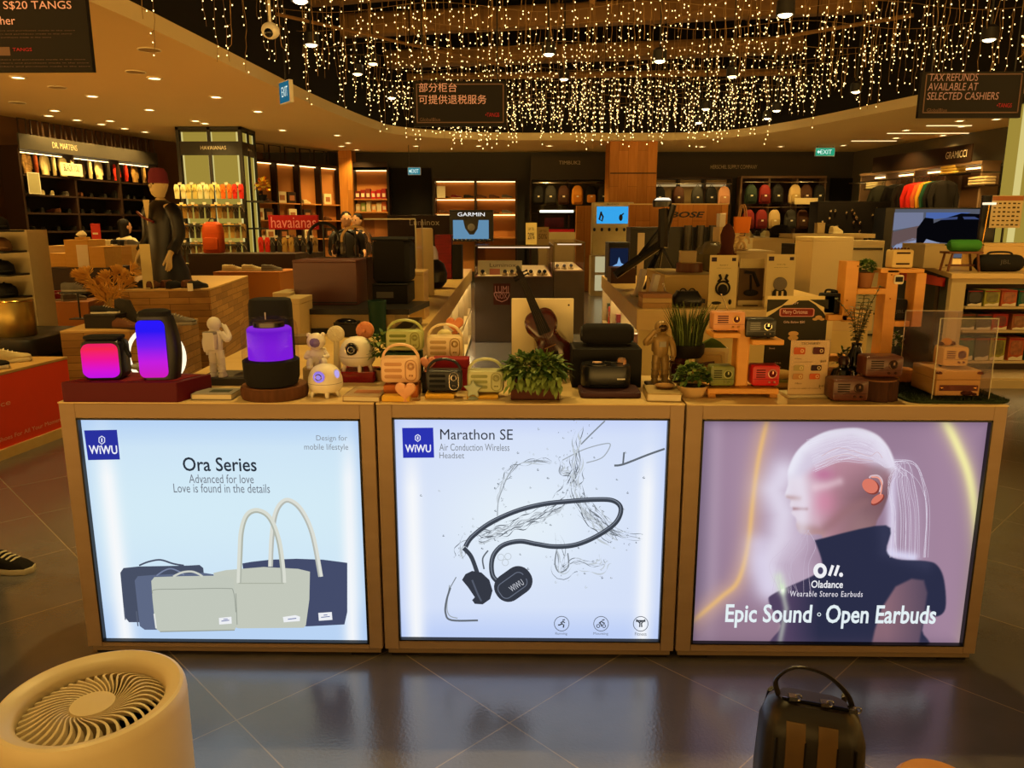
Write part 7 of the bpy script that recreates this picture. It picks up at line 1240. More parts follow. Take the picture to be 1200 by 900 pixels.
t = block('tissue_box', 'tan tissue box with crumpled white tissue on tall kraft carton', 'tissue box', 88, 278, 100, 281.5, 9.5, .12, KRF, zb=P(92, 281, 9.4).z+.001); b = B(); r = random.Random(2); b.loft([[(x*k+r.gauss(0, .006), .06+y*k+r.gauss(0, .006), t['h']+z) for x, y in circ(.05, 10)] for z, k in ((-.002, .5), (.03, 1.1), (.06, .7), (.08, .15))]); b.build('tissue', mat('tissue_white', '#e6d8b0', rough=.9), t)
t = block('sale_sign', 'red upright sign card on the shoe table behind mannequin', 'sign', 108, 262, 118, 284, 10.6, .03, mat('red_sign', '#b02a20', rough=.5), zb=P(110, 288, 10.4).z+.001); B().box(-t['w']*.3, t['w']*.3, -.004, 0, t['h']*.5, t['h']*.58).build('printed_band', mat('white_card', '#d8ccb0'), t)
for i in range(5): shoe(('cream', 'cream', 'blackwhite', 'black', 'grey')[i % 5], (P(124+i*8, 284, 10.6).x, 10.6, P(110, 288, 10.4).z+.001), 1.2, f'sneaker on the shoe table behind the mannequin, {nth(i, 5)}', 'sneakers on the shoe table', .9)
for i in range(10): shoe(('grey', 'black', 'brown', 'red')[i % 4], (-5.68+(i % 5)*.17, 8.48+.38*(i//5), .721), 1.0, f'shoe on the wide tan block, {ORD[i % 5]} from left in {["front", "back"][i//5]} row', 'shoes on the wide tan block', .95)
# ---- left aisle counter top
CT = .951; LA = lambda px, py: G(px, py, CT)
t = thing('display_riser', 'cream riser with black slab top on left aisle counter', 'display block', (P(418, 392, 4.25).x, 4.25, CT)); w = W(345, 492, 4.25); zt_ = P(418, 362, 4.25).z-CT; B().box(-w*.48, w*.3, 0, .5, .03, zt_-.03).build('block', M_cream, t); B().box(-w/2, w*.42, -.01, .52, 0, .03).build('dark_base', mat('black_slab', '#15110e', rough=.4), t); B().prism([(-w*.46, -.02), (w*.42, -.02), (w*.5, .45), (-w*.46, .52)], zt_-.03, zt_).build('slab', mat('black_slab', '#15110e'), t); ZT = CT+zt_
t = block('tablet_speaker', 'flat black oval gadget with printed base in front of riser', 'gadget', 391, 378, 418, 386, 4.12, .1, BLK, zb=CT+.001, lip=.01); B().ell((.0, .03, t['h']), .06, .04, .02, 14, 8).build('oval_top', BLKG, t)
for lab, q in (('cream carton at left behind the black tower speaker', (331, 350, 353, 390)), ('pale carton behind the cream carton at left', (322, 343, 342, 385))): t = block('cream_carton', lab, 'carton', *q, 4.05+.3*('pale' in lab), .25, M_cream, zb=CT+.001, lip=.03)
for lab, x0, y in (('long pale plank lying behind the purple lantern', 342, 3.85),): t = block('wood_plank', lab, 'plank', 333, 394, 368, 399, y, .1, wood('grey_plank', '#8a7450', '#6e5a38'), zb=CT+.001, lip=.005)
t = block('wood_grain_box', 'wide plum brown wood grain box on the black slab', 'box', 345, 305, 419, 354, 4.45, .3, wood('plum_wood', '#6a3c30', '#4f2a22', rough=.4, sc=2), zb=ZT+.001, lip=.012); B().box(-t['w']*.5, t['w']*.5, -.003, 0, t['h']*.04, t['h']*.07).build('base_line', BLK, t)
t = block('subwoofer', 'large black cube loudspeaker on a black box on left counter', 'loudspeaker', 436, 278, 480, 331, 4.55, .28, mat('charcoal_mesh', '#1d1d1e'), zb=P(458, 332, 4.55).z, lip=.02, bev=.03); z2 = t.location.z; w = t['w']; B().box(-w*.42, w*.38, -.004, 0, t['h']*.05, t['h']*.92).build('cloth_front', mat('black_fabric', '#1b1918'), t)
t = block('black_carton', 'black carton under the large cube loudspeaker', 'carton', 437, 332, 478, 358, 4.52, .3, BLC, zb=ZT+.001, lip=.01); sd_ = z2-(ZT+.001)-t['h']; t.scale.z = (z2-ZT-.002)/t['h']; B().box(-.08, .02, -.003, 0, t['h']*.3, t['h']*.6).build('printed_patch', mat('grey_ink', '#5a5650'), t)
t = thing('felt_cup', 'dark green cup before the black carton on left counter', 'cup', (P(443, 378, 4.2).x, 4.19, CT+.001)); hh = P(443, 352, 4.19).z-CT; rr = W(432, 453, 4.2)/2; B().lathe([(rr*.85, 0), (rr, hh*.96), (rr, hh), (rr*.9, hh), (rr*.85, hh*.3)], 22).build('cup_body', mat('bottle_green', '#16382c', rough=.5), t); B().torus(rr*.97, .003, (0, 0, hh-.004), 'z', 22, 6).build('rim', mat('bottle_green', '#16382c'), t)
t = block('oak_block', 'small oak block right of the black carton under clear case', 'display block', 479, 318, 497, 350, 4.9, .25, M_ctop, zb=CT+.001)
t = thing('acrylic_case', 'tall clear acrylic case over headphones on left counter', 'display case', (P(460, 320, 5.5).x, 5.45, CT+.001)); w = W(437, 495, 5.45); hh = P(460, 257, 5.45).z-CT
for nm, q in (('front_sheet', (-w/2, w/2, 0, .004, 0, hh)), ('side_sheet', (-w/2, -w/2+.004, .004, .36, 0, hh)), ('side_sheet', (w/2-.004, w/2, .004, .36, 0, hh)), ('top_sheet', (-w/2, w/2, 0, .36, hh, hh+.004))): B().box(*q).build(nm, GL, t, smooth=False)
for q in ((w/2-.006, w/2+.002, -.003, .004, 0, hh), (-w/2, w/2, -.003, .004, hh-.003, hh+.005), (w/2-.006, w/2+.002, .355, .362, 0, hh)): B().box(*q).build('edge_strip', mat('acrylic_edge', '#b9b08a'), t, smooth=False)
def headphones(lab, loc, s, band, cup, rz=0, grp='headphones on the left counter'):
    t = thing('headphones', lab, 'headphones', loc, rz, grp); B().torus(s*.5, s*.05, (0, 0, s*.62), 'y', 24, 8, -.25, PI+.25).build('headband', band, t)
    for q in (-1, 1): B().ell((q*s*.47, 0, s*.34), s*.1, s*.2, s*.24, 14, 10).build('ear_cup', cup, t)
    B().tube([(0, .03*s, 0), (0, .02*s, s*1.1)], s*.03, 8).lathe([(s*.22, 0), (s*.2, s*.03), (0, s*.04)], 18).build('stand', BLK, t); return t
BKP = mat('headphone_black', '#15130f', rough=.3); TAN = mat('headphone_tan', '#c9a468', rough=.4)
t = block('wood_grain_plinth', 'dark plinth carrying headphones behind the plum wood grain box', 'display block', 362, 303, 431, 316, 5.5, .3, DKB, zb=CT+.001, lip=.01); zh = CT+.001+t['h']
for i, (px, b_, c_, s) in enumerate(((381, BKP, BKP, .22), (418, TAN, mat('cup_grey', '#6a6254', rough=.4), .2), (402, BKP, mat('cup_brown', '#5a3a20', rough=.4), .17))): headphones(('black headphones on stand above plum wood grain box', 'tan banded headphones on stand beside the cube loudspeaker', 'smaller black and brown headphones between two larger pairs')[i], (P(px, 300, 5.6).x, 5.58+.1*(i == 2), zh), s, b_, c_)
t = block('cream_column_speaker', 'cream cylinder loudspeaker farther along left aisle counter', 'loudspeaker', 488, 268, 508, 300, 6.6, .02, M_cream, zb=CT+.001); [bpy.data.objects.remove(o) for o in list(t.children)]; rr = t['w']/2; B().lathe([(rr, 0), (rr, t['h']-.01), (rr*.95, t['h']), (0, t['h'])], 24).build('fabric_body', mat('cream_fabric', '#cbb683', rough=.8, scale=200), t); B().lathe([(rr*.9, t['h']), (rr*.9, t['h']+.006), (0, t['h']+.008)], 20).build('top_cap', WHT, t)
t = thing('egg_speaker', 'black egg shaped loudspeaker with white top on left counter', 'loudspeaker', (P(520, 320, 7.4).x-.1, 7.4, CT+.001)); s = .13; B().lathe([(s*.6, 0), (s, .06), (s*1.02, .14), (s*.8, .23), (s*.4, .27)], 24).build('body', BKP, t); B().lathe([(s*.4, .27), (s*.36, .34), (s*.2, .39), (0, .4)], 20).build('white_top', mat('pale_lilac_plastic', '#cfc8dc', rough=.3), t)
t = block('black_carton', 'slim black carton beyond the egg shaped loudspeaker', 'carton', 530, 287, 541, 308, 8.6, .2, BLC, zb=CT+.001); t = block('red_striped_box', 'red striped box behind the egg shaped loudspeaker', 'box', 510, 275, 529, 296, 8.6, .2, mat('red_stripes', '#8a1c20', rough=.5, col2='#2a0c0c', scale=4, stretch=(1, 1, 12)), zb=CT+.001)
for i, (px, py) in enumerate(((484, 322), (492, 330), (500, 326), (508, 331))):
    p = LA(px+4, py); t = thing('earbud_case', f'small earbud case at edge of left aisle counter, {nth(i, 4)}', 'earbud case', (p.x-.06, p.y, CT+.001), .3, 'earbud cases on left counter'); B().prism(rrect(.07, .05, .02, 4), 0, .03, 'z', .01).build('case_body', (BLK, M_cream)[i % 2], t); B().prism(rrect(.072, .052, .02, 4), .018, .021, 'z').build('seam', BLKG, t)
# ---- right aisle counter top
RZ = .951
def stack(lab, x0, x1, Y, d, cols, z, hs):
    for i, (c, h) in enumerate(zip(cols, hs)):
        w = W(x0, x1, Y); t = thing('flat_box', f'{lab}, {["bottom", "middle", "top"][i]} one', 'box', (P((x0+x1)/2, 360, Y).x, Y, z), 0, 'stack of flat boxes'); B().box(-w/2, w/2, 0, d, 0, h*.5).build('lower_tray', mat('flatbox_'+c.lstrip('#'), c, rough=.6), t); B().box(-w/2+.002, w/2-.002, .002, d, h*.5, h-.002).build('lid', mat('flatbox_'+c.lstrip('#'), c), t); z += h
stack('flat tan gadget box in stack at right counter corner', 753, 787, 5.6, .22, ('#b8905c', '#c8a870', '#a87850'), RZ, (.04, .035, .03))
t = block('riser', 'wide honey riser on right aisle counter', 'display block', 778, 322, 842, 346, 6.1, .9, mat('honey_laminate', '#d9bc72'), zb=RZ, lip=.02); zr_ = RZ+t['h']
t = thing('wood_drum', 'round dark wood drum with cream box on the honey riser', 'display block', (P(809, 322, 6.4).x, 6.45, zr_+.001)); rr = W(794, 824, 6.45)/2; hh = P(809, 308, 6.45).z-zr_; B().lathe([(rr, 0), (rr, hh-.004), (rr*.97, hh), (0, hh)], 28).build('drum', wood('zebra_wood', '#7a4420', '#4a2610', along=2, sc=6), t); B().lathe([(rr*.9, hh), (rr*.9, hh+.002), (0, hh+.002)], 24).build('top_sheet', M_ctop, t)
t = block('cream_carton', 'small cream box on the round dark wood drum', 'carton', 798, 294, 816, 308, 6.4, .1, M_cream, zb=zr_+hh+.004, lip=.02)
t = thing('toy_car_speaker', 'black toy like gadget with two handles at right counter edge', 'gadget', (P(807, 360, 5.62).x, 5.62, RZ)); w = W(790, 823, 5.62); B().loft([[(x*k, y*k+.08, z) for x, y in rrect(w, .14, .03, 4)] for z, k in ((.01, .9), (.03, 1), (.07, 1), (.1, .8), (.12, .7))]).build('body', BKP, t); B().torus(.022, .005, (-.035, .05, .115), 'y', 16, 6, 0, PI).torus(.022, .005, (.03, .05, .115), 'y', 16, 6, 0, PI).build('handles', BKP, t); [B().lathe([(.02, 0), (.02, .012)], 14).build('wheel', RUB, t, (x, -.0+.005, .022)) for x in (-.07, .07)]; B().box(w*.5, w*.62, .05, .1, .03, .06).build('side_plug', BLK, t)
for lab, x0, y0, x1, y1, Y in (('white slanted tablet stand, front one of two on right counter', 764, 322, 784, 347, 5.9), ('white slanted tablet stand behind the front tablet stand', 747, 316, 768, 340, 6.5)):
    cx, z0, w, h = rect(x0, y0, x1, y1, Y); t = thing('tablet_stand', lab, 'tablet stand', (cx, Y, RZ)); h = P(775, y0, Y).z-RZ; B().loft([[(x+w*.35*(z/h), y, z) for x, y in ((-.09, 0), (-.05, 0), (-.05, .12), (-.09, .12))] for z in (0, h)]).build('slanted_plate', WHT, t); B().box(-.12, .1, 0, .14, 0, .012).build('base_plate', WHT, t); B().tube([(.07, .06, .01), (w*.2, .06, h*.7)], .006, 6).build('strut', CHR, t)
t = block('demo_display', 'small black demo box with glowing blue scene on right counter', 'demo display', 713, 284, 737, 315, 8.7, .4, BLK, zb=RZ, lip=.03); w, h = t['w'], t['h']; B().box(-w*.44, w*.44, -.004, 0, h*.2, h*.84).build('screen', glow('demo_dark_blue', '#16203c', .8), t); B().prism([(-w*.4, h*.2), (w*.4, h*.2), (w*.35, h*.36), (w*.1, h*.44), (0, h*.6), (-w*.08, h*.42), (-w*.35, h*.34)], -.008, -.004, 'y').build('screen_peak', glow('demo_pale_blue', '#7fb0e8', .9), t)
t = block('monitor_cabinet', 'wide black cabinet back behind the camera gear on right counter', 'cabinet', 737, 266, 845, 320, 9.6, .4, BLK, zb=0, lip=.04); [B().tube([(x, -.08, t['h']-.34), (x, -.08, t['h']+.02)], .05, 12).build('post', mat('grey_tube', '#3a3630', rough=.3, metal=.5), t) for x in (.12, .27, .42)]
t = thing('camera_tripod', 'black camera tripod arm with small lamp leaning over right counter', 'tripod', (P(775, 330, 7.4).x, 7.4, RZ)); z_ = lambda px, py: (P(px, py, 7.4).x-t.location.x, P(px, py, 7.4).z-RZ); 
for q in ((((778, 245), (776, 290)), .05), (((778, 262), (748, 300)), .018), (((776, 285), (720, 322)), .04), (((778, 280), (788, 240)), .03), (((770, 300), (757, 320)), .03)): B().tube([(z_(*q[0][0])[0], .0, z_(*q[0][0])[1]), (z_(*q[0][1])[0], -.05, z_(*q[0][1])[1])], q[1], 8).build('arm', BKP, t)
x, z = z_(776, 290); [B().tube([(x, 0, z), (x+dx, dy, .004)], .014, 6).build('leg', BKP, t) for dx, dy in ((-.18, -.15), (.2, -.12), (0, .25))]; x, z = z_(776, 236); B().lathe([(.085, -.05), (.09, 0), (.07, .03)], 18).build('lamp_head', BKP, t, (x, 0, z)); B().lathe([(.08, .0), (.06, .02), (0, .024)], 18).build('lamp_face', glow('lamp_face_glow', '#ffeccc', 1.4, False), t, (x, -.02, z+.01))
t = card('white hanging price tag among the camera gear', 747, 273, 755, 293, 8.2, mat('white_card', '#d8ccb0'), [], zb=RZ, name='price_tag', cat='price tag')
t = block('walnut_board', 'dark brown board leaning left of tablet stands on right counter', 'board', 716, 314, 745, 326, 8.0, .35, DKWOOD, zb=RZ, lip=.01)
t = thing('plastic_bag', 'crumpled clear grey plastic bag on the honey riser', 'bag', (P(832, 318, 6.7).x, 6.7, zr_+.001)); r = random.Random(8); B().loft([[(x*k+r.gauss(0, .015), y*k+r.gauss(0, .015), z) for x, y in circ(.13, 14)] for z, k in ((0, .8), (.06, 1), (.14, .95), (.2, .7), (.24, .3))]).build('bag_body', mat('grey_film', '#8a8064', rough=.25, trans=.3), t); B().torus(.04, .006, (0, 0, .24), 'z', 14, 5).build('knot', mat('grey_film', '#8a8064'), t)
BLKI = mat('black_ink', '#1c1814', rough=.6)
def poster_card(lab, x0, y0, x1, y1, Y, kind):
    t = card(lab, x0, y0, x1, y1, Y, CRP if kind != 2 else mat('photo_umber', '#6a5030', rough=.6, var=.4, scale=8), [], zb=RZ, name='poster_card', cat='poster card'); cx, z0, w, h = rect(x0, y0, x1, y1, Y); h = P((x0+x1)/2, y0, Y).z-RZ
    if kind != 2: B().box(-w*.44, -w*.26, -.003, 0, h*.88, h*.96).box(w*.28, w*.42, -.003, 0, h*.89, h*.95).build('printed_logo', mat('ink_indigo', '#3a2a3c', rough=.6), t); text('Sport' if kind == 0 else 'Smart clip', BLKI, t, 0, -.003, h*.8, w*.3, h*.025); text('wireless open ear headset', BLKI, t, 0, -.003, h*.75, w*.5, h*.015)
    if kind == 0:
        b = B(); b.torus(w*.24, w*.035, (0, -.006, h*.38), 'y', 20, 6); [b.tube([(s*w*.18, -.006, h*.5), (s*w*.08, -.006, h*.56), (s*w*.14, -.006, h*.64)], w*.045, 6) for s in (-1, 1)]; b.ell((0, -.006, h*.36), w*.17, .006, h*.1); b.ell((-w*.2, -.006, h*.1), w*.18, .005, h*.03); b.ell((w*.28, -.006, h*.12), w*.06, .005, h*.05); b.build('printed_headset', BLKI, t)
    elif kind == 1: B().ell((0, -.006, h*.45), w*.24, .006, h*.13).build('printed_dome', mat('ink_grey', '#7a7060', rough=.6), t); B().prism(rrect(w*.5, h*.2, w*.16, 5, 0, h*.26), -.008, -.002, 'y').build('printed_base', BLKI, t); B().box(-w*.12, -w*.05, -.01, 0, h*.18, h*.32).box(w*.06, w*.13, -.01, 0, h*.18, h*.32).build('printed_pins', CRP, t)
    else: B().box(-w*.5, w*.5, -.003, 0, 0, h*.12).box(-w*.5, w*.5, -.003, 0, h*.8, h).build('printed_margin', CRP, t); b = B(); b.tube([(-w*.3, -.006, h*.72), (w*.05, -.006, h*.7), (w*.3, -.006, h*.42)], w*.07, 6); b.tube([(-w*.05, -.006, h*.66), (w*.0, -.006, h*.3)], w*.04, 6); b.ell((0, -.006, h*.28), w*.3, .006, h*.07); b.build('printed_scooter', BLKI, t)
    return t
poster_card('tall cream poster card of black sport headset on right counter', 829, 299, 862, 361, 5.62, 0); poster_card('brown photo poster card between the two cream poster cards', 864, 303, 893, 361, 5.78, 2); poster_card('tall cream poster card of round clip gadget on right counter', 895, 298, 929, 361, 5.64, 1)
t = block('display_plinth', 'tall cream plinth behind the poster cards carrying small goods', 'plinth', 861, 294, 905, 330, 6.5, .5, M_cream, zb=RZ); zp_ = RZ+t['h']
t = block('cream_carton', 'stack of cream cartons left of the orange tote bag', 'carton', 842, 266, 866, 296, 7.0, .25, M_cream, zb=RZ, lip=.12)
t = block('cream_carton', 'slim white carton leaning atop the cream carton stack', 'carton', 843, 250, 850, 266, 7.05, .12, WHT, zb=RZ+t['h']+.001)
t = thing('tote_bag', 'small bright orange tote bag standing on pale wooden figure', 'bag', (P(869, 272, 6.7).x, 6.7, P(869, 273, 6.7).z)); w, h = W(859, 878, 6.7), Hh(869, 254, 273, 6.7); B().loft([[(x*k, y*k, z) for x, y in rrect(w, .07, .02, 3)] for z, k in ((0, .85), (h*.5, .95), (h, 1))]).build('bag_body', mat('orange_felt', '#d9782a', rough=.8), t); [B().tube(spline([(-w*.2, y, h), (-w*.12, y, h+.07), (w*.0, y, h+.1), (w*.12, y, h+.07), (w*.2, y, h)], 4), .005, 6).build('handle', mat('tan_strap', '#a88050', rough=.7), t) for y in (-.03, .03)]
zt2 = t.location.z; t = thing('wooden_figure', 'pale jointed wooden figure holding up the orange tote bag', 'figure', (P(869, 294, 6.68).x, 6.7, zp_+.001)); H_ = zt2-zp_-.002; b = B(); b.lathe([(.06, 0), (.06, .01), (.01, .014), (.008, H_*.3)], 16); b.loft([[(x, y, z) for x, y in circ(rx, 12)] for z, rx in ((H_*.45, .025), (H_*.6, .02), (H_*.8, .035), (H_*.86, .012))]); b.ell((0, 0, H_*.93), .022, .022, H_*.07, 10, 8); b.build('body', mat('beech_pale', '#d0b07a', rough=.5), t)
for s in (-1, 1): B().tube([(s*.03, 0, H_*.8), (s*.065, 0, H_*.6), (s*.06, -.02, H_*.4)], .009, 6).build('arm', mat('beech_pale', '#d0b07a'), t); B().tube([(s*.018, 0, H_*.46), (s*.03, -.01, H_*.24), (s*.03, 0, .012)], .012, 6).build('leg', mat('beech_pale', '#d0b07a'), t)
t = thing('brown_figurine', 'dark brown knitted figurine left of the wooden figure', 'figurine', (P(852, 290, 6.36).x, 6.36, RZ)); hh = P(853, 262, 6.36).z-RZ; B().loft([[(x, y, z*hh) for x, y in circ(rx, 14)] for z, rx in ((0, .07), (.35, .075), (.6, .06), (.7, .05), (.85, .06), (.95, .04), (1, .01))]).build('body', mat('brown_knit', '#4a2418', rough=.9), t); B().tube(spline([(-.06, 0, hh*.6), (-.08, -.03, hh*.45), (-.04, -.07, hh*.42)], 4), .018, 6).tube(spline([(.06, 0, hh*.6), (.08, -.03, hh*.45), (.04, -.07, hh*.42)], 4), .018, 6).build('arms', mat('brown_knit', '#4a2418'), t)
# gondola tops
zg = P(900, 279, 9.6).z
for i, px in enumerate((884, 893, 902)): shoe(('cream', 'blackwhite', 'cream')[i], (P(px, 277, 9.75).x, 9.98, zg+.001), 1.2+.2*i, f'white shoe on the low cream gondola, {nth(i, 3)}', 'shoes on the low gondola', .95)
put('cap#15120f', mk_cap('#15120f'), (P(914, 277, 9.98).x, 9.98, zg+.001), 0, 'black cap at right end of the low cream gondola', None, 1.5)
zg2 = P(930, 279, 9.3).z+.051
t = block('cream_canister', 'cream canister on the long gondola shelf', 'canister', 957, 261, 966, 277, 9.5, .1, M_cream, zb=zg2); t = block('black_pouch', 'black pouch right of the cream canister on gondola shelf', 'pouch', 967, 263, 977, 277, 9.5, .12, BLC, zb=zg2); shoe('cream', (P(981, 277, 9.5).x, 9.55, zg2), .8, 'cream and brown shoe right of the black pouch on gondola shelf')
# goods on the right product counter
ZC = zc+.001
t = block('cream_plinth', 'wide cream box plinth behind the green barrel loudspeaker', 'plinth', 1082, 286, 1116, 310, 8.2, .5, M_cream, zb=ZC); t = block('cream_plinth', 'long honey shelf behind the black boombox', 'plinth', 1150, 285, 1235, 311, 8.4, .4, M_ctop, zb=ZC, lip=.03)
t = thing('stool_stand', 'small brown wooden stool under the green barrel loudspeaker', 'stool', (P(1131, 311, 7.55).x, 7.55, ZC)); w = W(1111, 1150, 7.55); hh = P(1131, 295, 7.55).z-ZC; MH = wood('mahogany', '#7a4420', '#5a2e14', sc=4); B().box(-w/2, w/2, 0, .18, hh-.02, hh).build('seat', MH, t, bev=.003); [B().tube([(x*.8, y, hh-.02), (x, y, 0)], .012, 8).build('leg', MH, t) for x in (-w*.46, w*.46) for y in (.02, .16)]; B().box(-w*.42, w*.42, .08, .1, hh*.25, hh*.35).build('stretcher', MH, t)
t = thing('barrel_speaker', 'green barrel loudspeaker lying on the small brown stool', 'loudspeaker', (P(1132, 295, 7.6).x, 7.64, ZC+hh)); w = W(1115, 1150, 7.6); rr = Hh(1132, 281, 295, 7.6)/2; B().loft([[(x, yy*k, zz*k+rr) for yy, zz in circ(rr, 20)] for x, k in ((-w/2, .75), (-w/2+.02, .98), (-w*.3, 1), (w*.3, 1), (w/2-.02, .98), (w/2, .75))]).build('barrel', mat('leaf_green_fabric', '#3f8a34', rough=.6), t); [B().lathe([(rr*.7, 0), (rr*.6, .012), (0, .012)], 18).build('end_cap', mat('dark_green_rubber', '#1f4a1c', rough=.7), t, (s*w/2, 0, rr)) for s in (-1, 1)]
t = thing('boombox', 'large black rounded boombox loudspeaker at right counter edge', 'loudspeaker', (P(1179, 311, 7.5).x, 7.62, ZC)); w = W(1151, 1202, 7.6); hh = Hh(1176, 291, 311, 7.6); B().loft([[(x, yy*k, zz*k+hh/2) for yy, zz in rrect(.2, hh, .08, 5)] for x, k in ((-w/2, .6), (-w/2+.03, .9), (-w*.35, 1), (w*.35, 1), (w/2-.03, .9), (w/2, .6))]).build('barrel', mat('charcoal_mesh', '#1d1d1e'), t); text('JBL', mat('grey_ink', '#5a5650'), t, .0, -.104, hh*.4, .1, .05); B().tube(spline([(-w*.3, 0, hh*.9), (-w*.2, 0, hh*1.12), (w*.2, 0, hh*1.12), (w*.3, 0, hh*.9)], 4), .01, 6).build('handle', BLK, t)
t = card('cream calendar style poster with red heading on stand at right', 1160, 229, 1194, 267, 8.9, mat('poster_pale', '#c9b68c', rough=.6), [], zb=None, name='poster_card', cat='poster card', rz=-.12); cx, z0, w, h = rect(1160, 229, 1194, 267, 8.9); B().box(-w*.5, w*.5, -.003, 0, h*.84, h*.98).build('printed_heading', mat('print_rust', '#a0643c'), t); r = random.Random(3); b = B(); [b.box(x*w-.016, x*w+.016*r.uniform(.3, 1), -.003, 0, z*h-.01, z*h+.01*r.uniform(.2, 1)) for x in np.linspace(-.38, .38, 6) for z in np.linspace(.1, .76, 6)]; b.build('printed_icons', mat('brown_ink', '#4a3820'), t); B().tube([(0, .03, 0), (0, .03, ZC-z0)], .012, 6).build('stem', STL, t)
t = block('black_display', 'tall narrow black display column beside the pale poster', 'display stand', 1146, 229, 1163, 290, 9.0, .05, BLK, zb=ZC); t = thing('floor_lamp_sign', 'thin lamp stand with small bright top left of pale poster', 'lamp', (P(1143, 290, 9.0).x, 8.9, ZC)); hh = P(1143, 240, 8.9).z-ZC; B().tube([(0, 0, 0), (.04, 0, hh)], .008, 6).build('stem', BRS, t); B().box(-.02, .1, -.03, .03, hh, hh+.025).build('lit_head', glow('warm_head_glow', '#ffe8c0', 1.3), t); B().lathe([(.06, 0), (.05, .01), (0, .012)], 16).build('base', BRS, t)
# glowing round column at right edge
t = thing('lit_round_column', 'large round glowing cream column at the right edge', 'display pillar', (P(1210, 200, 12).x, 12, 0)); rr = P(1210, 200, 12).x-P(1180, 200, 12).x; B().lathe([(rr, .9), (rr, CEIL-.14)], 40).build('lit_drum', LIT, t); B().lathe([(rr+.03, 0), (rr+.03, .9), (rr, .92)], 40).build('base_drum', mat('bookcase_black', '#1c1814'), t); B().lathe([(rr+.04, CEIL-.14), (rr+.04, CEIL-.005), (0, CEIL-.005)], 40).build('top_ring', STL, t); B().box(-rr-.02, -rr+.05, -.3, -.24, .9, CEIL-.14).build('edge_strip', LITE, t)
# ================================================================ wall units at the back and sides
WARMP = mat('backlit_tan_panel', '#b4763c', rough=.6, var=.05); UPR = mat('dark_bronze_frame', '#2c1c12', rough=.5)
class Wall:
    """Local frame along a wall from A to B (as seen from the camera, left to right); y points into the wall."""
    def __init__(s, A, Bp): s.A, s.B = Vector(A), Vector(Bp); d = s.B-s.A; s.L = d.length; s.a = math.atan2(d.y, d.x); s.d = d/s.L; s.n = Vector((-s.d.y, s.d.x))
    def at(s, u, out=0, z=0): p = s.A+s.d*u-s.n*out; return (p.x, p.y, z)
    def u(s, px, py=220):
        r = ray(px, py); k = (s.A.y*r.x-s.A.x*r.y)/(s.d.x*r.y-s.d.y*r.x); return k
    def z(s, px, py): r = ray(px, py); p = s.A+s.d*s.u(px, py); return EYE+r.z*(p.y/r.y)
def unit(name, lab, Wl, u0, u1, z0, z1, bays, shelves, back, frame, depth=.4, lit=None, cat='wall shelving'):
    t = thing(name, lab, cat, Wl.at(u0, depth), Wl.a); w = u1-u0
    B().box(0, w, depth-.03, depth-.005, z0, z1).build('back_panel', back, t); b = B()
    for k in range(bays+1): B().box(w*k/bays-.025, w*k/bays+.025, 0, depth-.03, z0, z1).build('upright', frame, t)
    for z in shelves: B().box(0, w, 0, depth-.03, z-.03, z).build('shelf', frame if lit is None else WARMP, t)
    B().box(-.02, w+.02, -.02, depth-.005, z1, z1+.06).build('top_rail', frame, t)
    if lit: 
        for z in lit: B().box(.03, w-.03, depth-.08, depth-.05, z-.045, z-.03).build('light_strip', STRIP, t)
    return t
def sign_on(t, s, x, z, w, h, y=-.03, m=None): text(s, m or mat('pale_letters', '#b5a78c'), t, x, y, z, w, h)
SLB = mat('sign_band_grey', '#3c362e', rough=.6); BKBK = mat('shelf_back_black', '#1c1512', rough=.7)
# footwear wall on the left
WL = Wall((-8.92, 13.4), (-8.36, 17.2)); SZ = [.75, 1.1, 1.43, 1.75, 2.06, 2.39]
t = unit('footwear_shelving', 'long dark footwear wall with shoe rows and garments at far left', WL, 0, WL.L, .1, 2.8, 3, SZ, BKBK, UPR)
B().box(0, WL.L, -.03, 0, 2.8, 3.05).build('sign_band', SLB, t); sign_on(t, 'DR. MARTENS', WL.u(57), 2.88, .62, .1, -.034)
for k in range(14): x = WL.L*(k+.2)/14; B().tube([(x, 0, 3.05), (x, 0, 3.3), (x+.17, 0, 3.3), (x+.17, 0, 3.05)], .016, 4).build('top_frame', UPR, t)
B().box(.02, WL.L, .2, .22, 2.76, 2.775).build('light_strip', STRIP, t)
r = random.Random(77)
for row, z in enumerate(SZ[:5]):
    for i in range(11): shoe(r.choice(['black', 'boot', 'brown', 'grey', 'black', 'cream'] if row == 4 else ['black', 'boot', 'brown', 'black']), WL.at(.22+i*(WL.L-.4)/10.4+r.gauss(0, .03), .2, z+.001), WL.a+1.2+r.gauss(0, .3), f'dark shoe on the {["lowest", "second lowest", "middle", "second highest", "highest"][row]} shoe shelf of footwear wall, {nth(i, 11)}', 'shoes on the footwear wall', .95)
def mk_garment(c, c2=None):
    def f():
        t = proto('hanging_garment', 'garment'); m = mat('cloth_'+c.lstrip('#')+(c2 or '').lstrip('#'), c, rough=.9, col2=c2, scale=5, stretch=(1, 1, 5) if c2 else (1, 1, 1))
        B().loft([[(x, y, z) for x, y in rrect(w, d, .03, 3)] for z, w, d in ((-.62, .36, .09), (-.35, .34, .1), (-.12, .4, .09), (-.06, .36, .08), (-.02, .12, .05))]).build('cloth', m, t)
        for s in (-1, 1): B().tube([(s*.17, 0, -.09), (s*.24, 0, -.3), (s*.23, -.02, -.48)], [.05, .045, .035], 8).build('sleeve', m, t)
        B().tube([(0, 0, -.02), (0, 0, .03), (.02, 0, .05), (.035, 0, .03)], .005, 5).build('hanger', STL, t); return t
    return f
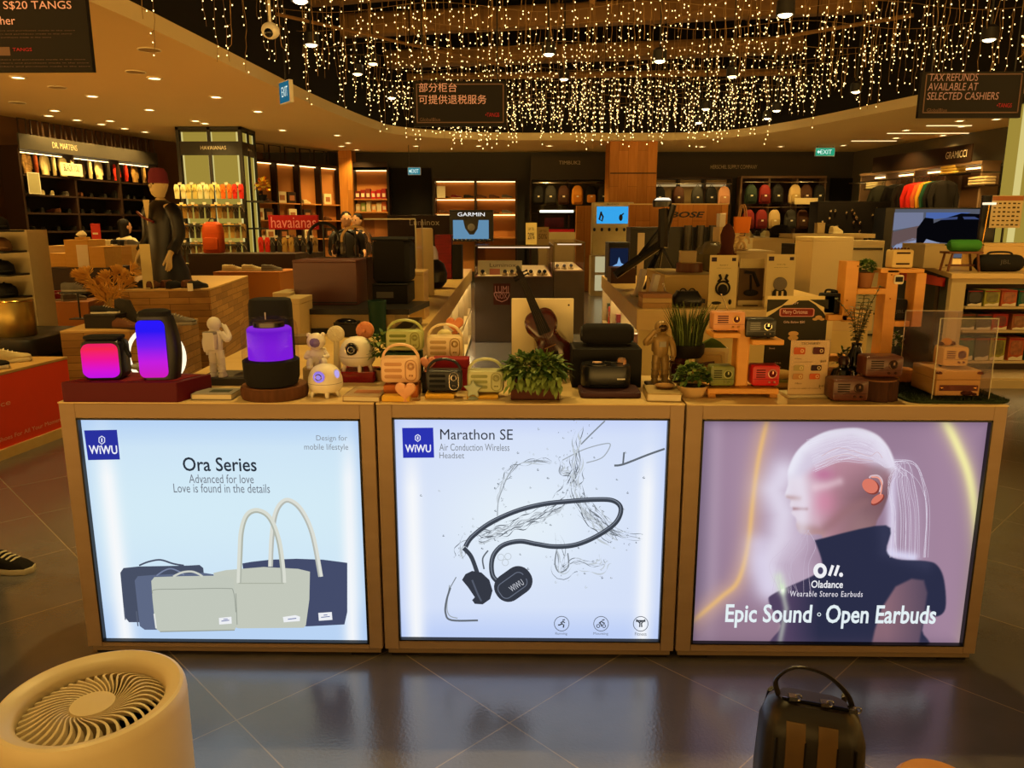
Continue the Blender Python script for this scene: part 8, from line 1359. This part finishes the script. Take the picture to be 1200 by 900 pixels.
GC = [('#d0a060', '#2a2018'), ('#b0562c', '#6a2c18'), ('#d0c090', None), ('#c8b888', None), ('#b8a878', None), ('#d8c898', None), ('#3a2a1c', None), ('#d0bc88', None), ('#d8c898', None), ('#2a221a', None), ('#c02c1c', None), ('#b82818', None), ('#c89c50', '#6a4a28'), ('#b89458', '#7a5a30')]
GN = ['striped', 'rust knit', 'pale', 'cream', 'tan', 'cream', 'dark brown', 'pale', 'cream', 'dark', 'red', 'red', 'golden print', 'tan print']
for i, (c, c2) in enumerate(GC): put('gar'+c+str(c2), mk_garment(c, c2), WL.at(WL.u(17+i*10.6), .3, 2.76), WL.a+.25+.5*(i % 2), f'{GN[i]} garment above the highest shoe shelf, {ORD[i]} from left', 'garments on the footwear wall', .56)
t = card('wide black and white slogan board above the highest shoe shelf', 44, 188, 78, 202, 15.1, mat('white_card', '#d8ccb0'), [], name='slogan_board', cat='sign'); t.location = WL.at(WL.u(61), .45, 2.42); t.rotation_euler.z = WL.a; t.children[0]; text('BLACK YOU', BLKI, t, 0, -.003, .08, .4, .12)
t = card('framed pale picture on highest shoe shelf at left edge', 2, 208, 20, 231, 14, mat('pale_picture', '#9a9470', rough=.6), [], name='framed_picture', cat='picture'); t.location = WL.at(WL.u(11)+.05, .45, 2.061); t.rotation_euler.z = WL.a; outline(t, .28, .36, WHT, -.14, 0, .14, .36, .015)
# sandals on the lit pillar shelves
def mk_sandal(c, c2):
    def f():
        t = proto('flip_flops', 'sandals')
        for s in (-1, 1): B().prism([(s*.055+x, z) for x, z in ((-.035, 0), (.035, 0), (.04, .08), (.045, .18), (.03, .24), (-.03, .24), (-.045, .18), (-.038, .08))], -.02, 0, 'y', .004).build('sole', mat('sandal_'+c.lstrip('#'), c, rough=.7), t); B().tube([(s*.055-.035, -.02, .11), (s*.055, -.04, .19), (s*.055+.035, -.02, .11)], .007, 5).build('strap', mat('sandal_'+c2.lstrip('#'), c2, rough=.5), t)
        B().box(-.03, .03, -.004, .004, .23, .27).build('hang_card', mat('white_card', '#d8ccb0'), t); return t
    return f
SC_ = [('#c9b468', '#8a7a40', 'tan'), ('#d8cfa0', '#c8b870', 'cream'), ('#e2681c', '#f0a040', 'orange'), ('#d02a1c', '#e05a40', 'red'), ('#8a6a3c', '#3a2a1c', 'brown'), ('#3a342c', '#8a8070', 'grey'), ('#b89048', '#d0b060', 'golden')]
for row, (pyb, seq) in enumerate(((233, (1, 0, 1, 0, 2, 3)), (256, (6, 4, 5, 6, 4, 5)), (279, (4, 5, 6, 4, 6, 4)), (300, (5, 4, 6, 5, 4, 5)))):
    for i, k in enumerate(seq):
        p = P(210+i*13.6, 240, TYf-.3); c, c2, n = SC_[k]; put('san'+c, mk_sandal(c, c2), (p.x, TYf-.2, P(244, pyb, TYf-.2).z), 0, f'{n} flip flops on the {["top", "second", "third", "lowest"][row]} row of the lit pillar, {nth(i, 6)}', 'flip flops on the lit pillar', 1.14)
zt_p = P(244, 235, TYf).z+.001; t = thing('flower_pot', 'yellow flower bunch in black pot on side shelf of lit pillar', 'flowers', (TX1+.25, 15.75, zt_p)); B().lathe([(.07, 0), (.1, .12), (.09, .12)], 16).build('pot', BLC, t); bush(.12, .12, .2, (.02, 0, .26), 70, .08, .04, 9).build('petals', [mat('yellow_petal', '#e0c030', rough=.6), mat('orange_petal', '#e07028', rough=.6)], t)
t = thing('backpack', 'bright orange ribbed backpack before the lit pillar sandals', 'backpack', (P(256, 296, 12).x, 11.85, 1.121)); w, h = W(245, 267, 12), Hh(256, 261, 297, 12); B().loft([[(x*k, y*k, z*h) for x, y in rrect(w, .2, .06, 4)] for z, k in ((0, .9), (.05, 1), (.7, .98), (.92, .85), (1, .5))]).build('bag_body', mat('orange_ribbed', '#d0581c', rough=.6, col2='#a84010', scale=3, stretch=(1, 1, 14)), t); B().prism(rrect(w*.7, h*.4, .04, 4, 0, h*.3), -.13, -.09, 'y', .01).build('pocket', mat('orange_ribbed', '#d0581c'), t); B().torus(.05, .01, (0, 0, h), 'y', 14, 6, 0, PI).build('handle', BLK, t)
# red sandal counter
t = block('sandal_sign', 'red sign board with white lower case sandal brand lettering', 'sign', 315, 252, 373, 269, 14, .08, mat('sandal_red', '#a8141c', rough=.5), zb=P(344, 269, 14).z, lip=.005); pxtext('havaianas', mat('rose_letters', '#e08a84', rough=.5), t, 318, 254, 370, 267, 13.99); B().tube([(-.3, .04, 0), (-.3, .04, -t.location.z)], .02, 8).build('leg', STL, t); B().tube([(.3, .04, 0), (.3, .04, -t.location.z)], .02, 8).build('leg', STL, t)
t = block('rack_table', 'low dark rack of hanging sandals under the red sandal sign', 'rack', 303, 296, 372, 325, 13.2, .5, DKB, zb=0)
for i in range(5): c, c2, n = SC_[(3, 5, 6, 5, 4)[i]]; put('san'+c, mk_sandal(c, c2), (P(309+i*14, 290, 13.3).x, 13.35, t['h']+.001), 0, f'{n} flip flops on the rack under red sandal sign, {nth(i, 5)}', 'flip flops on the rack', 1.05)
# lit bays between the pillar and the column
WM = Wall((-6.35, 18.0), (-4.95, 20.6)); t = unit('lit_shelving', 'warm lit shelving bays with brown goods right of the lit pillar', WM, 0, WM.L, .3, 2.95, 4, (1.2, 1.65, 2.05), WARMP, UPR, .22, (2.98,))
for k in range(6): x = WM.L*(k+.1)/6; B().tube([(x, 0, 3.0), (x, 0, 3.34), (x+.35, 0, 3.34), (x+.35, 0, 3.0)], .018, 4).build('top_frame', UPR, t)
for row, z in enumerate((1.2, 1.65, 2.05)):
    for i in range(6):
        k = (row+i) % 3
        if k == 0: shoe(('cream', 'brown')[i % 2], WM.at((.2, .5, .93, 1.25, 1.75, 2.5)[i], .13, z+.001), WM.a+.2, f'pale shoe on the {["lower", "middle", "upper"][row]} lit bay shelf, {ORD[i]} place from left', 'goods in the lit bays', 1.1)
        else: t = thing('display_book', f'upright pale display card on the {["lower", "middle", "upper"][row]} lit bay shelf, {ORD[i]} place from left', 'display card', WM.at((.2, .5, .93, 1.25, 1.75, 2.5)[i], .16, z+.002), WM.a, 'goods in the lit bays'); B().box(-.13, .13, 0, .05, 0, .26).build('card_block', mat('goods_d9c9a0', '#d9c9a0') if k == 1 else DKB, t); B().box(-.08, .08, -.004, 0, .06, .18).build('printed_picture', mat('print_rust', '#a0643c'), t)
BW = Wall((-5, 20.95), (9, 20.95)); bz = lambda px, py: P(px, py, 20.6).z; bu = lambda px: P(px, 220, 20.6).x+5
struct(B().box(P(398, 220, 20.4).x, P(413, 220, 20.4).x, 20.4, 20.95, 0, CEIL), 'column_2', COLW)
t = unit('lit_shelving', 'narrow warm lit shelf unit with red goods beside the dark doorway', BW, bu(414), bu(455), .3, bz(430, 199), 1, (bz(430, 248), bz(430, 233)), WARMP, UPR, .4, (bz(430, 199)+.03,)); B().box(0, bu(455)-bu(414), -.02, 0, bz(430, 199), bz(430, 190)).build('sign_band', UPR, t)
for row, py in enumerate((248, 233)):
    for i in range(6): c = [('#c8a878', '#8a9a4c', '#d8c8a0', '#d0904c', '#e0d0a0', '#c06030'), ('#6a2018', '#8a2418', '#7a3020', '#b02020', '#a81c1c', '#902020')][row][i]; t = thing('boxed_goods', f'small boxed goods on the {["lower", "upper"][row]} shelf beside dark doorway, {nth(i, 6)}', 'carton', BW.at(bu(418+i*6.2), .2, bz(430, py)+.001), 0, 'boxed goods beside the doorway'); B().box(-.06, .06, -.08, .08, 0, .2+.03*(i % 3)).build('carton_body', mat('goods_'+c.lstrip('#'), c, rough=.5), t); B().box(-.04, .04, -.083, -.08, .05, .14).build('printed_label', mat('white_card', '#d8ccb0'), t)
o = B().box(P(456, 200, 20.9).x, P(505, 200, 20.9).x, 20.9, 20.96, 0, 3.0).build('door_1', mat('doorway_black', '#120e0c', rough=.8)); tag(o, kind='structure'); o = B().box(P(975, 200, 20.9).x, P(1018, 200, 20.9).x, 20.9, 20.96, 0, bz(990, 208)).build('door_2', mat('doorway_black', '#120e0c')); tag(o, kind='structure')
t = unit('lit_shelving', 'two bay warm lit shoe shelving on the back wall left of bags', BW, bu(509), bu(605), .3, bz(550, 212), 2, (bz(550, 278), bz(550, 250), bz(550, 232)), WARMP, UPR, .4, (bz(550, 212)+.03, bz(550, 232)-.005, bz(550, 250)-.005))
for row, py in enumerate((250, 232)):
    for i in range(6): shoe(('brown', 'red', 'black', 'brown', 'brown', 'grey')[i], BW.at(bu(519+i*15), .2, bz(550, py)+.001), .2, f'shoe on the {["lower", "upper"][row]} lit back wall shelf, {nth(i, 6)}', 'shoes on the lit back shelves', 1.0)
t = card('cream info card on upper lit back wall shelf at left', 512, 218, 522, 231, 20.5, mat('white_card', '#d8ccb0'), [], zb=bz(550, 232)+.001)
# bag walls
def mk_bag(c, c2):
    def f():
        t = proto('hanging_backpack', 'backpack'); m = mat('bag_'+c.lstrip('#'), c, rough=.7); m2 = mat('bag_'+c2.lstrip('#'), c2, rough=.7)
        B().loft([[(x, y, z) for x, y in rrect(w, d, .06, 4)] for z, w, d in ((-.52, .26, .14), (-.48, .32, .18), (-.3, .33, .18), (-.12, .3, .15), (-.03, .2, .1), (0, .1, .05))]).build('bag_body', m, t); B().prism(rrect(.24, .22, .04, 4, 0, -.36), -.13, -.08, 'y', .015).build('pocket', m2, t); B().torus(.035, .008, (0, 0, .0), 'y', 12, 6, 0, PI).build('handle', BLK, t); B().box(-.03, .03, -.135, -.13, -.32, -.28).build('patch', mat('white_card', '#d8ccb0'), t); return t
    return f
BG = {'black': ('#14110f', '#1c1814'), 'brown': ('#4a2c1c', '#3a2214'), 'grey': ('#3a3630', '#2c2824'), 'orange': ('#d08428', '#b86c18'), 'blackorange': ('#15120f', '#c07828'), 'pink': ('#c08a68', '#a87450'), 'green': ('#2c3a2c', '#1f2a20'), 'red': ('#7a201c', '#5a1814'), 'cream': ('#b89a68', '#a08450')}
def bags(Wl, lab, pys, rail, seq, group, sc=1.0):
    n = len(seq); Y = Wl
    for i, (px, k) in enumerate(seq): x = P(px, 225, 20.6); put('bag'+k, mk_bag(*BG[k]), (x.x, 20.38, rail-.062), 0, f'{k.replace("blackorange", "black and orange")} backpack hanging {lab}, {nth(i, n)}', group, .92)
t = unit('bag_shelving', 'dark bag wall with hanging packs left of the timber column', BW, bu(622), bu(712), .3, bz(660, 211), 2, (bz(660, 249),), mat('olive_back_panel', '#4a4434', rough=.7), UPR, .4); B().tube([(.05, .3, bz(660, 215)), (.05, -.17, bz(660, 215)), (bu(712)-bu(622)-.05, -.17, bz(660, 215))], .015, 6).build('hang_rail', CHR, t); B().box(0, bu(712)-bu(622), -.03, 0, bz(660, 211), bz(660, 184)).build('sign_band', SLB, t); text('TIMBUK2', mat('pale_letters', '#b5a78c'), t, (bu(712)-bu(622))*.5, -.034, bz(660, 193), .55, .09)
bags(BW, 'left of the timber column', 0, bz(660, 215), ((631, 'black'), (645, 'grey'), (660, 'brown'), (676, 'orange'), (692, 'blackorange'), (706, 'grey')), 'backpacks left of the column', 1.12)
t = unit('bag_shelving', 'bag wall of five hanging packs right of the timber column', BW, bu(765), bu(856), .3, bz(800, 210), 3, (bz(800, 252),), mat('tan_back_panel', '#a08458', rough=.6), UPR, .4, None); B().box(.05, bu(856)-bu(765)-.05, .3, .33, bz(800, 218), bz(800, 214)).build('light_strip', glow('dim_strip_glow', '#c8a870', .7), t); B().tube([(.03, .3, bz(800, 216)), (.03, -.17, bz(800, 216)), (bu(856)-bu(765)-.03, -.17, bz(800, 216))], .015, 6).build('hang_rail', CHR, t)
t = thing('shop_sign', 'long dark sign band lettered with bag company name on back wall', 'sign', BW.at(bu(765), .06)); B().box(-.02, bu(970)-bu(765), 0, .05, bz(800, 208), bz(800, 182)).build('sign_band', SLB, t); text('HERSCHEL SUPPLY COMPANY', mat('pale_letters', '#b5a78c'), t, bu(862)-bu(765), -.01, bz(860, 197), bu(889)-bu(834), .1)
bags(BW, 'right of the timber column', 0, bz(800, 216), ((771, 'black'), (793, 'brown'), (815, 'grey'), (831, 'black'), (846, 'pink')), 'backpacks right of the column', 1.12)
t = unit('bag_shelving', 'tall framed bag rack with straps and shoulder bags at back right', BW, bu(868), bu(966), .3, bz(900, 209), 3, (bz(900, 280),), mat('back_plum_panel', '#2c1a18', rough=.7), mat('pale_bronze_frame', '#7a6048', rough=.5), .4); B().tube([(.03, .3, bz(900, 214)), (.03, -.17, bz(900, 214)), (bu(966)-bu(868)-.03, -.17, bz(900, 214))], .015, 6).tube([(.03, .3, bz(900, 243)), (.03, -.17, bz(900, 243)), (bu(966)-bu(868)-.03, -.17, bz(900, 243))], .015, 6).build('hang_rail', CHR, t)
bags(BW, 'in the tall framed rack, upper row', 0, bz(900, 214), ((877, 'green'), (893, 'red'), (908, 'black'), (928, 'cream'), (941, 'brown'), (956, 'black')), 'bags in the tall framed rack', 1.1); bags(BW, 'in the tall framed rack, lower row', 0, bz(900, 243), ((876, 'red'), (891, 'red'), (906, 'cream'), (925, 'grey'), (939, 'brown'), (954, 'black')), 'bags in the tall framed rack', 1.1)
t = block('blank_sign', 'cream blank panel on the tall framed bag rack', 'panel', 931, 232, 958, 240, 20.1, .03, M_cream, zb=bz(944, 240), lip=.01); B().box(-.5, -.47, .03, .45, 0, .03).build('bracket', STL, t)
# garment wall on the right
WR = Wall((8.55, 20.6), (9.25, 15.6)); t = unit('garment_shelving', 'garment wall with bright hanging jackets at right back', WR, .9, WR.L, .3, 2.7, 4, (1.3,), mat('brown_garment_back', '#5a3c24', rough=.6), mat('pale_bronze_frame', '#7a6048'), .4); B().box(.5, WR.L-1.2, -.03, 0, 2.75, 3.1).build('sign_band', UPR, t); sign_on(t, 'GRAMICCI', WR.u(1139)-.9, 2.86, .62, .14, -.034, mat('white_letters', '#e8dcc0', rough=.5)); B().tube([(.05, .3, 2.53), (.05, -.32, 2.53), (WR.L-.75, -.32, 2.53), (WR.L-.75, .3, 2.53)], .015, 6).build('hang_rail', CHR, t)
B().box(.1, WR.L-1, .3, .33, 2.64, 2.67).build('light_strip', STRIP, t)
for i, (px, c, n) in enumerate(((1068, '#2c2a20', 'dark olive'), (1085, '#1a1512', 'black'), (1098, '#231c16', 'black'), (1110, '#d8281c', 'red'), (1117, '#d8281c', 'red'), (1123, '#d0602c', 'orange'), (1129, '#d89a2c', 'yellow'), (1134, '#1f4a34', 'green'), (1139, '#17130f', 'black'), (1145, '#1c1612', 'black'))): put('gar'+c+'None', mk_garment(c), WR.at(WR.u(px), .72, 2.44), WR.a+PI/2, f'{n} jacket on the right garment wall, {ORD[i]} from left', 'jackets on the right garment wall', 1.2)
for i, (px, py, c) in enumerate(((1040, 216, '#c8b890'), (1130, 199, '#d8b050'), (1166, 212, '#c0a880'), (1062, 226, '#b8a070'))): t = thing('folded_stack', f'folded pale clothes bundle on right garment wall, {nth(i, 4)}', 'folded clothes', WR.at(WR.u(px), .3, WR.z(px, py+5)), WR.a, 'folded clothes on garment wall'); m = mat('cloth_'+c.lstrip('#'), c, rough=.9); [B().prism(rrect(.5, .26, .05, 3), z, z+.05, 'z', .015).build('fold', m, t) for z in (0, .055, .11)]; B().box(-.28, .28, -.14, .2, -.03, -.001).build('ledge', UPR, t)
# dark glasses-and-watch corner left of the television
t = block('dark_display', 'wide black display wall behind gondolas left of television', 'display', 955, 236, 1040, 285, 13.5, .4, BKBK, zb=0); r = random.Random(4); b = B(); [b.ell((r.uniform(-.6, .6), -.01, t['h']-r.uniform(.1, .7)), .02, .012, .03, 6, 4) for _ in range(26)]; b.build('display_samples', CHR, t)
# shoppers and staff
figure('person', 'person in black jacket with short black hair, left of two at back', (P(407, 250, 12.5).x-.02, 12.5, 0), .3, SKIN, BJ, mat('dark_trousers', '#1a1614', rough=.8), HAIR, (1, 1), H=1.72); figure('person', 'person in dark clothes behind the headphone stands, right of two at back', (P(418, 250, 13.4).x, 13.4, 0), -.4, SKIN, mat('dark_cloth', '#231b17', rough=.8), mat('dark_trousers', '#1a1614'), HAIR, (1, 1), H=1.7)
figure('person', 'person in white shirt with long black hair behind the mannequin', (P(146, 260, 11.9).x, 11.9, 0), 2.6, SKIN, mat('white_shirt', '#d0c6a4', rough=.8), mat('dark_trousers', '#1a1614'), HAIR, (.6, .6), H=1.6, hairlen=.22)
# ================================================================ foreground
PUR = mat('warm_white_plastic', '#dccba6', rough=.38, var=.03); R0, HP = .18, .605
t = thing('air_purifier', 'large cream round air purifier with spiral fin grille at bottom left', 'air purifier', (-.885, 1.4, 0))
B().lathe([(R0*.93, 0), (R0*.99, .012), (R0, .03), (R0, HP-.03), (R0*.992, HP-.014), (R0*.965, HP-.003), (R0*.93, HP), (R0*.84, HP-.006), (R0*.78, HP-.014), (R0*.76, HP-.022), (R0*.755, HP-.06), (R0*.75, HP-.09)], 64).build('housing', PUR, t); B().lathe([(R0*.76, HP-.09), (0, HP-.09)], 40).build('inner_floor', mat('purifier_dark', '#2a2018', rough=.8), t)
B().lathe([(.044, HP-.085), (.044, HP-.026), (.042, HP-.02), (0, HP-.018)], 36).build('hub', PUR, t)
for k in range(40):
    b = B(); a0 = 2*PI*k/40; top, lowr = [], []
    for i in range(11):
        u = i/10; rr = .042+(R0*.755-.042)*u; a = a0+.34*math.sin(u*PI)+u*.5; z = HP-.024+.012*math.sin(u*PI)-.012*u*u; top.append((rr*math.cos(a), rr*math.sin(a), z)); a2 = a+.012/rr*.4; lowr.append((rr*math.cos(a2), rr*math.sin(a2), z-.013))
    n = len(top); b.add(top+lowr+[(x+.0016*y/R0*6, y-.0016*x/R0*6, z) for x, y, z in top]+[(x+.001*y/R0*6, y-.001*x/R0*6, z) for x, y, z in lowr], [(i, i+1, n+i+1, n+i) for i in range(n-1)]+[(2*n+i, 3*n+i, 3*n+i+1, 2*n+i+1) for i in range(n-1)]+[(i, 2*n+i, 2*n+i+1, i+1) for i in range(n-1)]); b.build('fin', PUR, t)
B().box(-.02, .02, -R0-.002, -R0+.004, .3, .31).build('front_mark', CHR, t)
# leather backpack in front of the third counter
LEA = mat('dark_brown_leather', '#1e1711', rough=.33, col2='#120d0a', scale=5, bump=.15); LE2 = mat('bronze_brown_leather', '#7a5c30', rough=.3, col2='#3a2814', scale=7, bump=.2); GUN = mat('gunmetal', '#8a8a90', rough=.2, metal=1)
t = thing('leather_backpack', 'dark brown leather backpack with top handle at bottom edge', 'backpack', (.715, 1.7, 0), -.12)
rg = []
for z, w, d in ((0, .22, .12), (.02, .25, .14), (.2, .255, .145), (.33, .245, .135), (.385, .215, .11), (.405, .17, .075)): rg.append([(x, y, z-.12*x*(z > .3)) for x, y in rrect(w, d, .05, 6)])
B().loft(rg).build('bag_body', LEA, t)
for x0, x1 in ((-.075, -.03), (.0, .045)): B().loft([[(x, -.0735*k-.002*(q == 0)+.001, z-.1*x*(z > .3)) for q, x in ((0, x0), (0, x1), (1, x1), (1, x0))] for z, k in ((.02, .95), (.2, 1.0), (.33, .93), (.375, .8))]).build('front_panel', LE2, t)
for x in (-.1, -.03, .046, .09): B().tube([(x*.97, -.071, .03), (x, -.074, .2), (x*.98, -.069-.0*x, .33-.1*x)], .0025, 6).build('seam', mat('seam_black', '#0e0a08', rough=.6), t)
B().tube(spline([(-.085, -.0, .415), (-.092, 0, .455), (-.05, 0, .49), (.02, 0, .478), (.075, 0, .43), (.095, 0, .38)], 6), .009, 8, flat=.5).build('handle', LEA, t); B().tube([(-.08, -.018, .416), (-.01, -.02, .409), (.08, -.02, .398)], .005, 6).build('zip', BLKG, t)
for x, z in ((-.055, .418), (.02, .408), (.085, .396)): B().box(x-.01, x+.01, -.03, -.012, z, z+.01).build('zip_pull', GUN, t); B().torus(.008, .002, (x+.012, -.022, z+.006), 'y', 12, 5).build('zip_ring', GUN, t)
for x in (-.09, .09): B().tube([(x, .06, .39), (x*1.1, .1, .25), (x, .08, .04)], .014, 6, flat=.4).build('shoulder_strap', LEA, t)
t = thing('stool', 'round tan topped stool just entering the bottom edge at right', 'stool', (P(1085, 897, 1.38).x, 1.33, 0)); zt_ = P(1085, 895, 1.38).z; B().lathe([(.05, zt_-.05), (.075, zt_-.04), (.08, zt_-.015), (.07, zt_-.003), (0, zt_)], 30).build('seat_pad', mat('tan_leatherette', '#c98a48', rough=.4), t); [B().tube([(.045*math.cos(a), .045*math.sin(a), zt_-.045), (.1*math.cos(a), .1*math.sin(a), 0)], .01, 8).build('leg', BRS, t) for a in (.6, 2.2, 3.8, 5.4)]
# shopper whose shoe enters at the left edge
p = G(14, 680, 0); t = figure('person', 'shopper standing at left edge, only a black canvas shoe with white laces showing', (p.x-.2, p.y-.0, 0), 1.45, SKIN, mat('dark_cloth', '#231b17'), mat('dark_trousers', '#1a1614'), HAIR, (-.6, -.6)); [bpy.data.objects.remove(o) for o in list(t.children) if o.name.startswith('shoes')]
for s in (-1, 1):
    b = B().prism([(s*.11+x, y-.06) for x, y in ((-.04, .12), (.04, .12), (.045, -.02), (.05, -.1), (.035, -.16), (0, -.178), (-.035, -.16), (-.05, -.1), (-.045, -.02))], 0, .028, 'z', .004); o = b.build('shoe_sole', mat('off_white_rubber', '#d0c4a4', rough=.6), t)
    o = B().loft([[(s*.11+x*k, y-.06, z) for x, y in spl] for z, k, spl in ((.026, .96, [(q[0], q[1]) for q in ((-.04, .12), (.04, .12), (.045, -.02), (.05, -.1), (.035, -.16), (0, -.174), (-.035, -.16), (-.05, -.1), (-.045, -.02))]), (.05, .9, [(q[0], q[1]) for q in ((-.04, .12), (.04, .12), (.045, -.01), (.045, -.08), (.03, -.13), (0, -.14), (-.03, -.13), (-.045, -.08), (-.045, -.01))]), (.085, .85, [(q[0], q[1]) for q in ((-.04, .12), (.04, .12), (.042, .03), (.04, .0), (.02, -.01), (0, -.012), (-.02, -.01), (-.04, .0), (-.042, .03))]))]).build('shoe_upper', mat('black_canvas', '#15120f', rough=.8), t)
    b = B(); [b.tube([(s*.11-.028, -.15+.022*k, .058+.008*k), (s*.11, -.155+.022*k, .066+.008*k), (s*.11+.028, -.15+.022*k, .058+.008*k)], .0045, 5) for k in range(4)]; b.build('shoe_laces', mat('white_lace', '#e0d4b4', rough=.8), t)
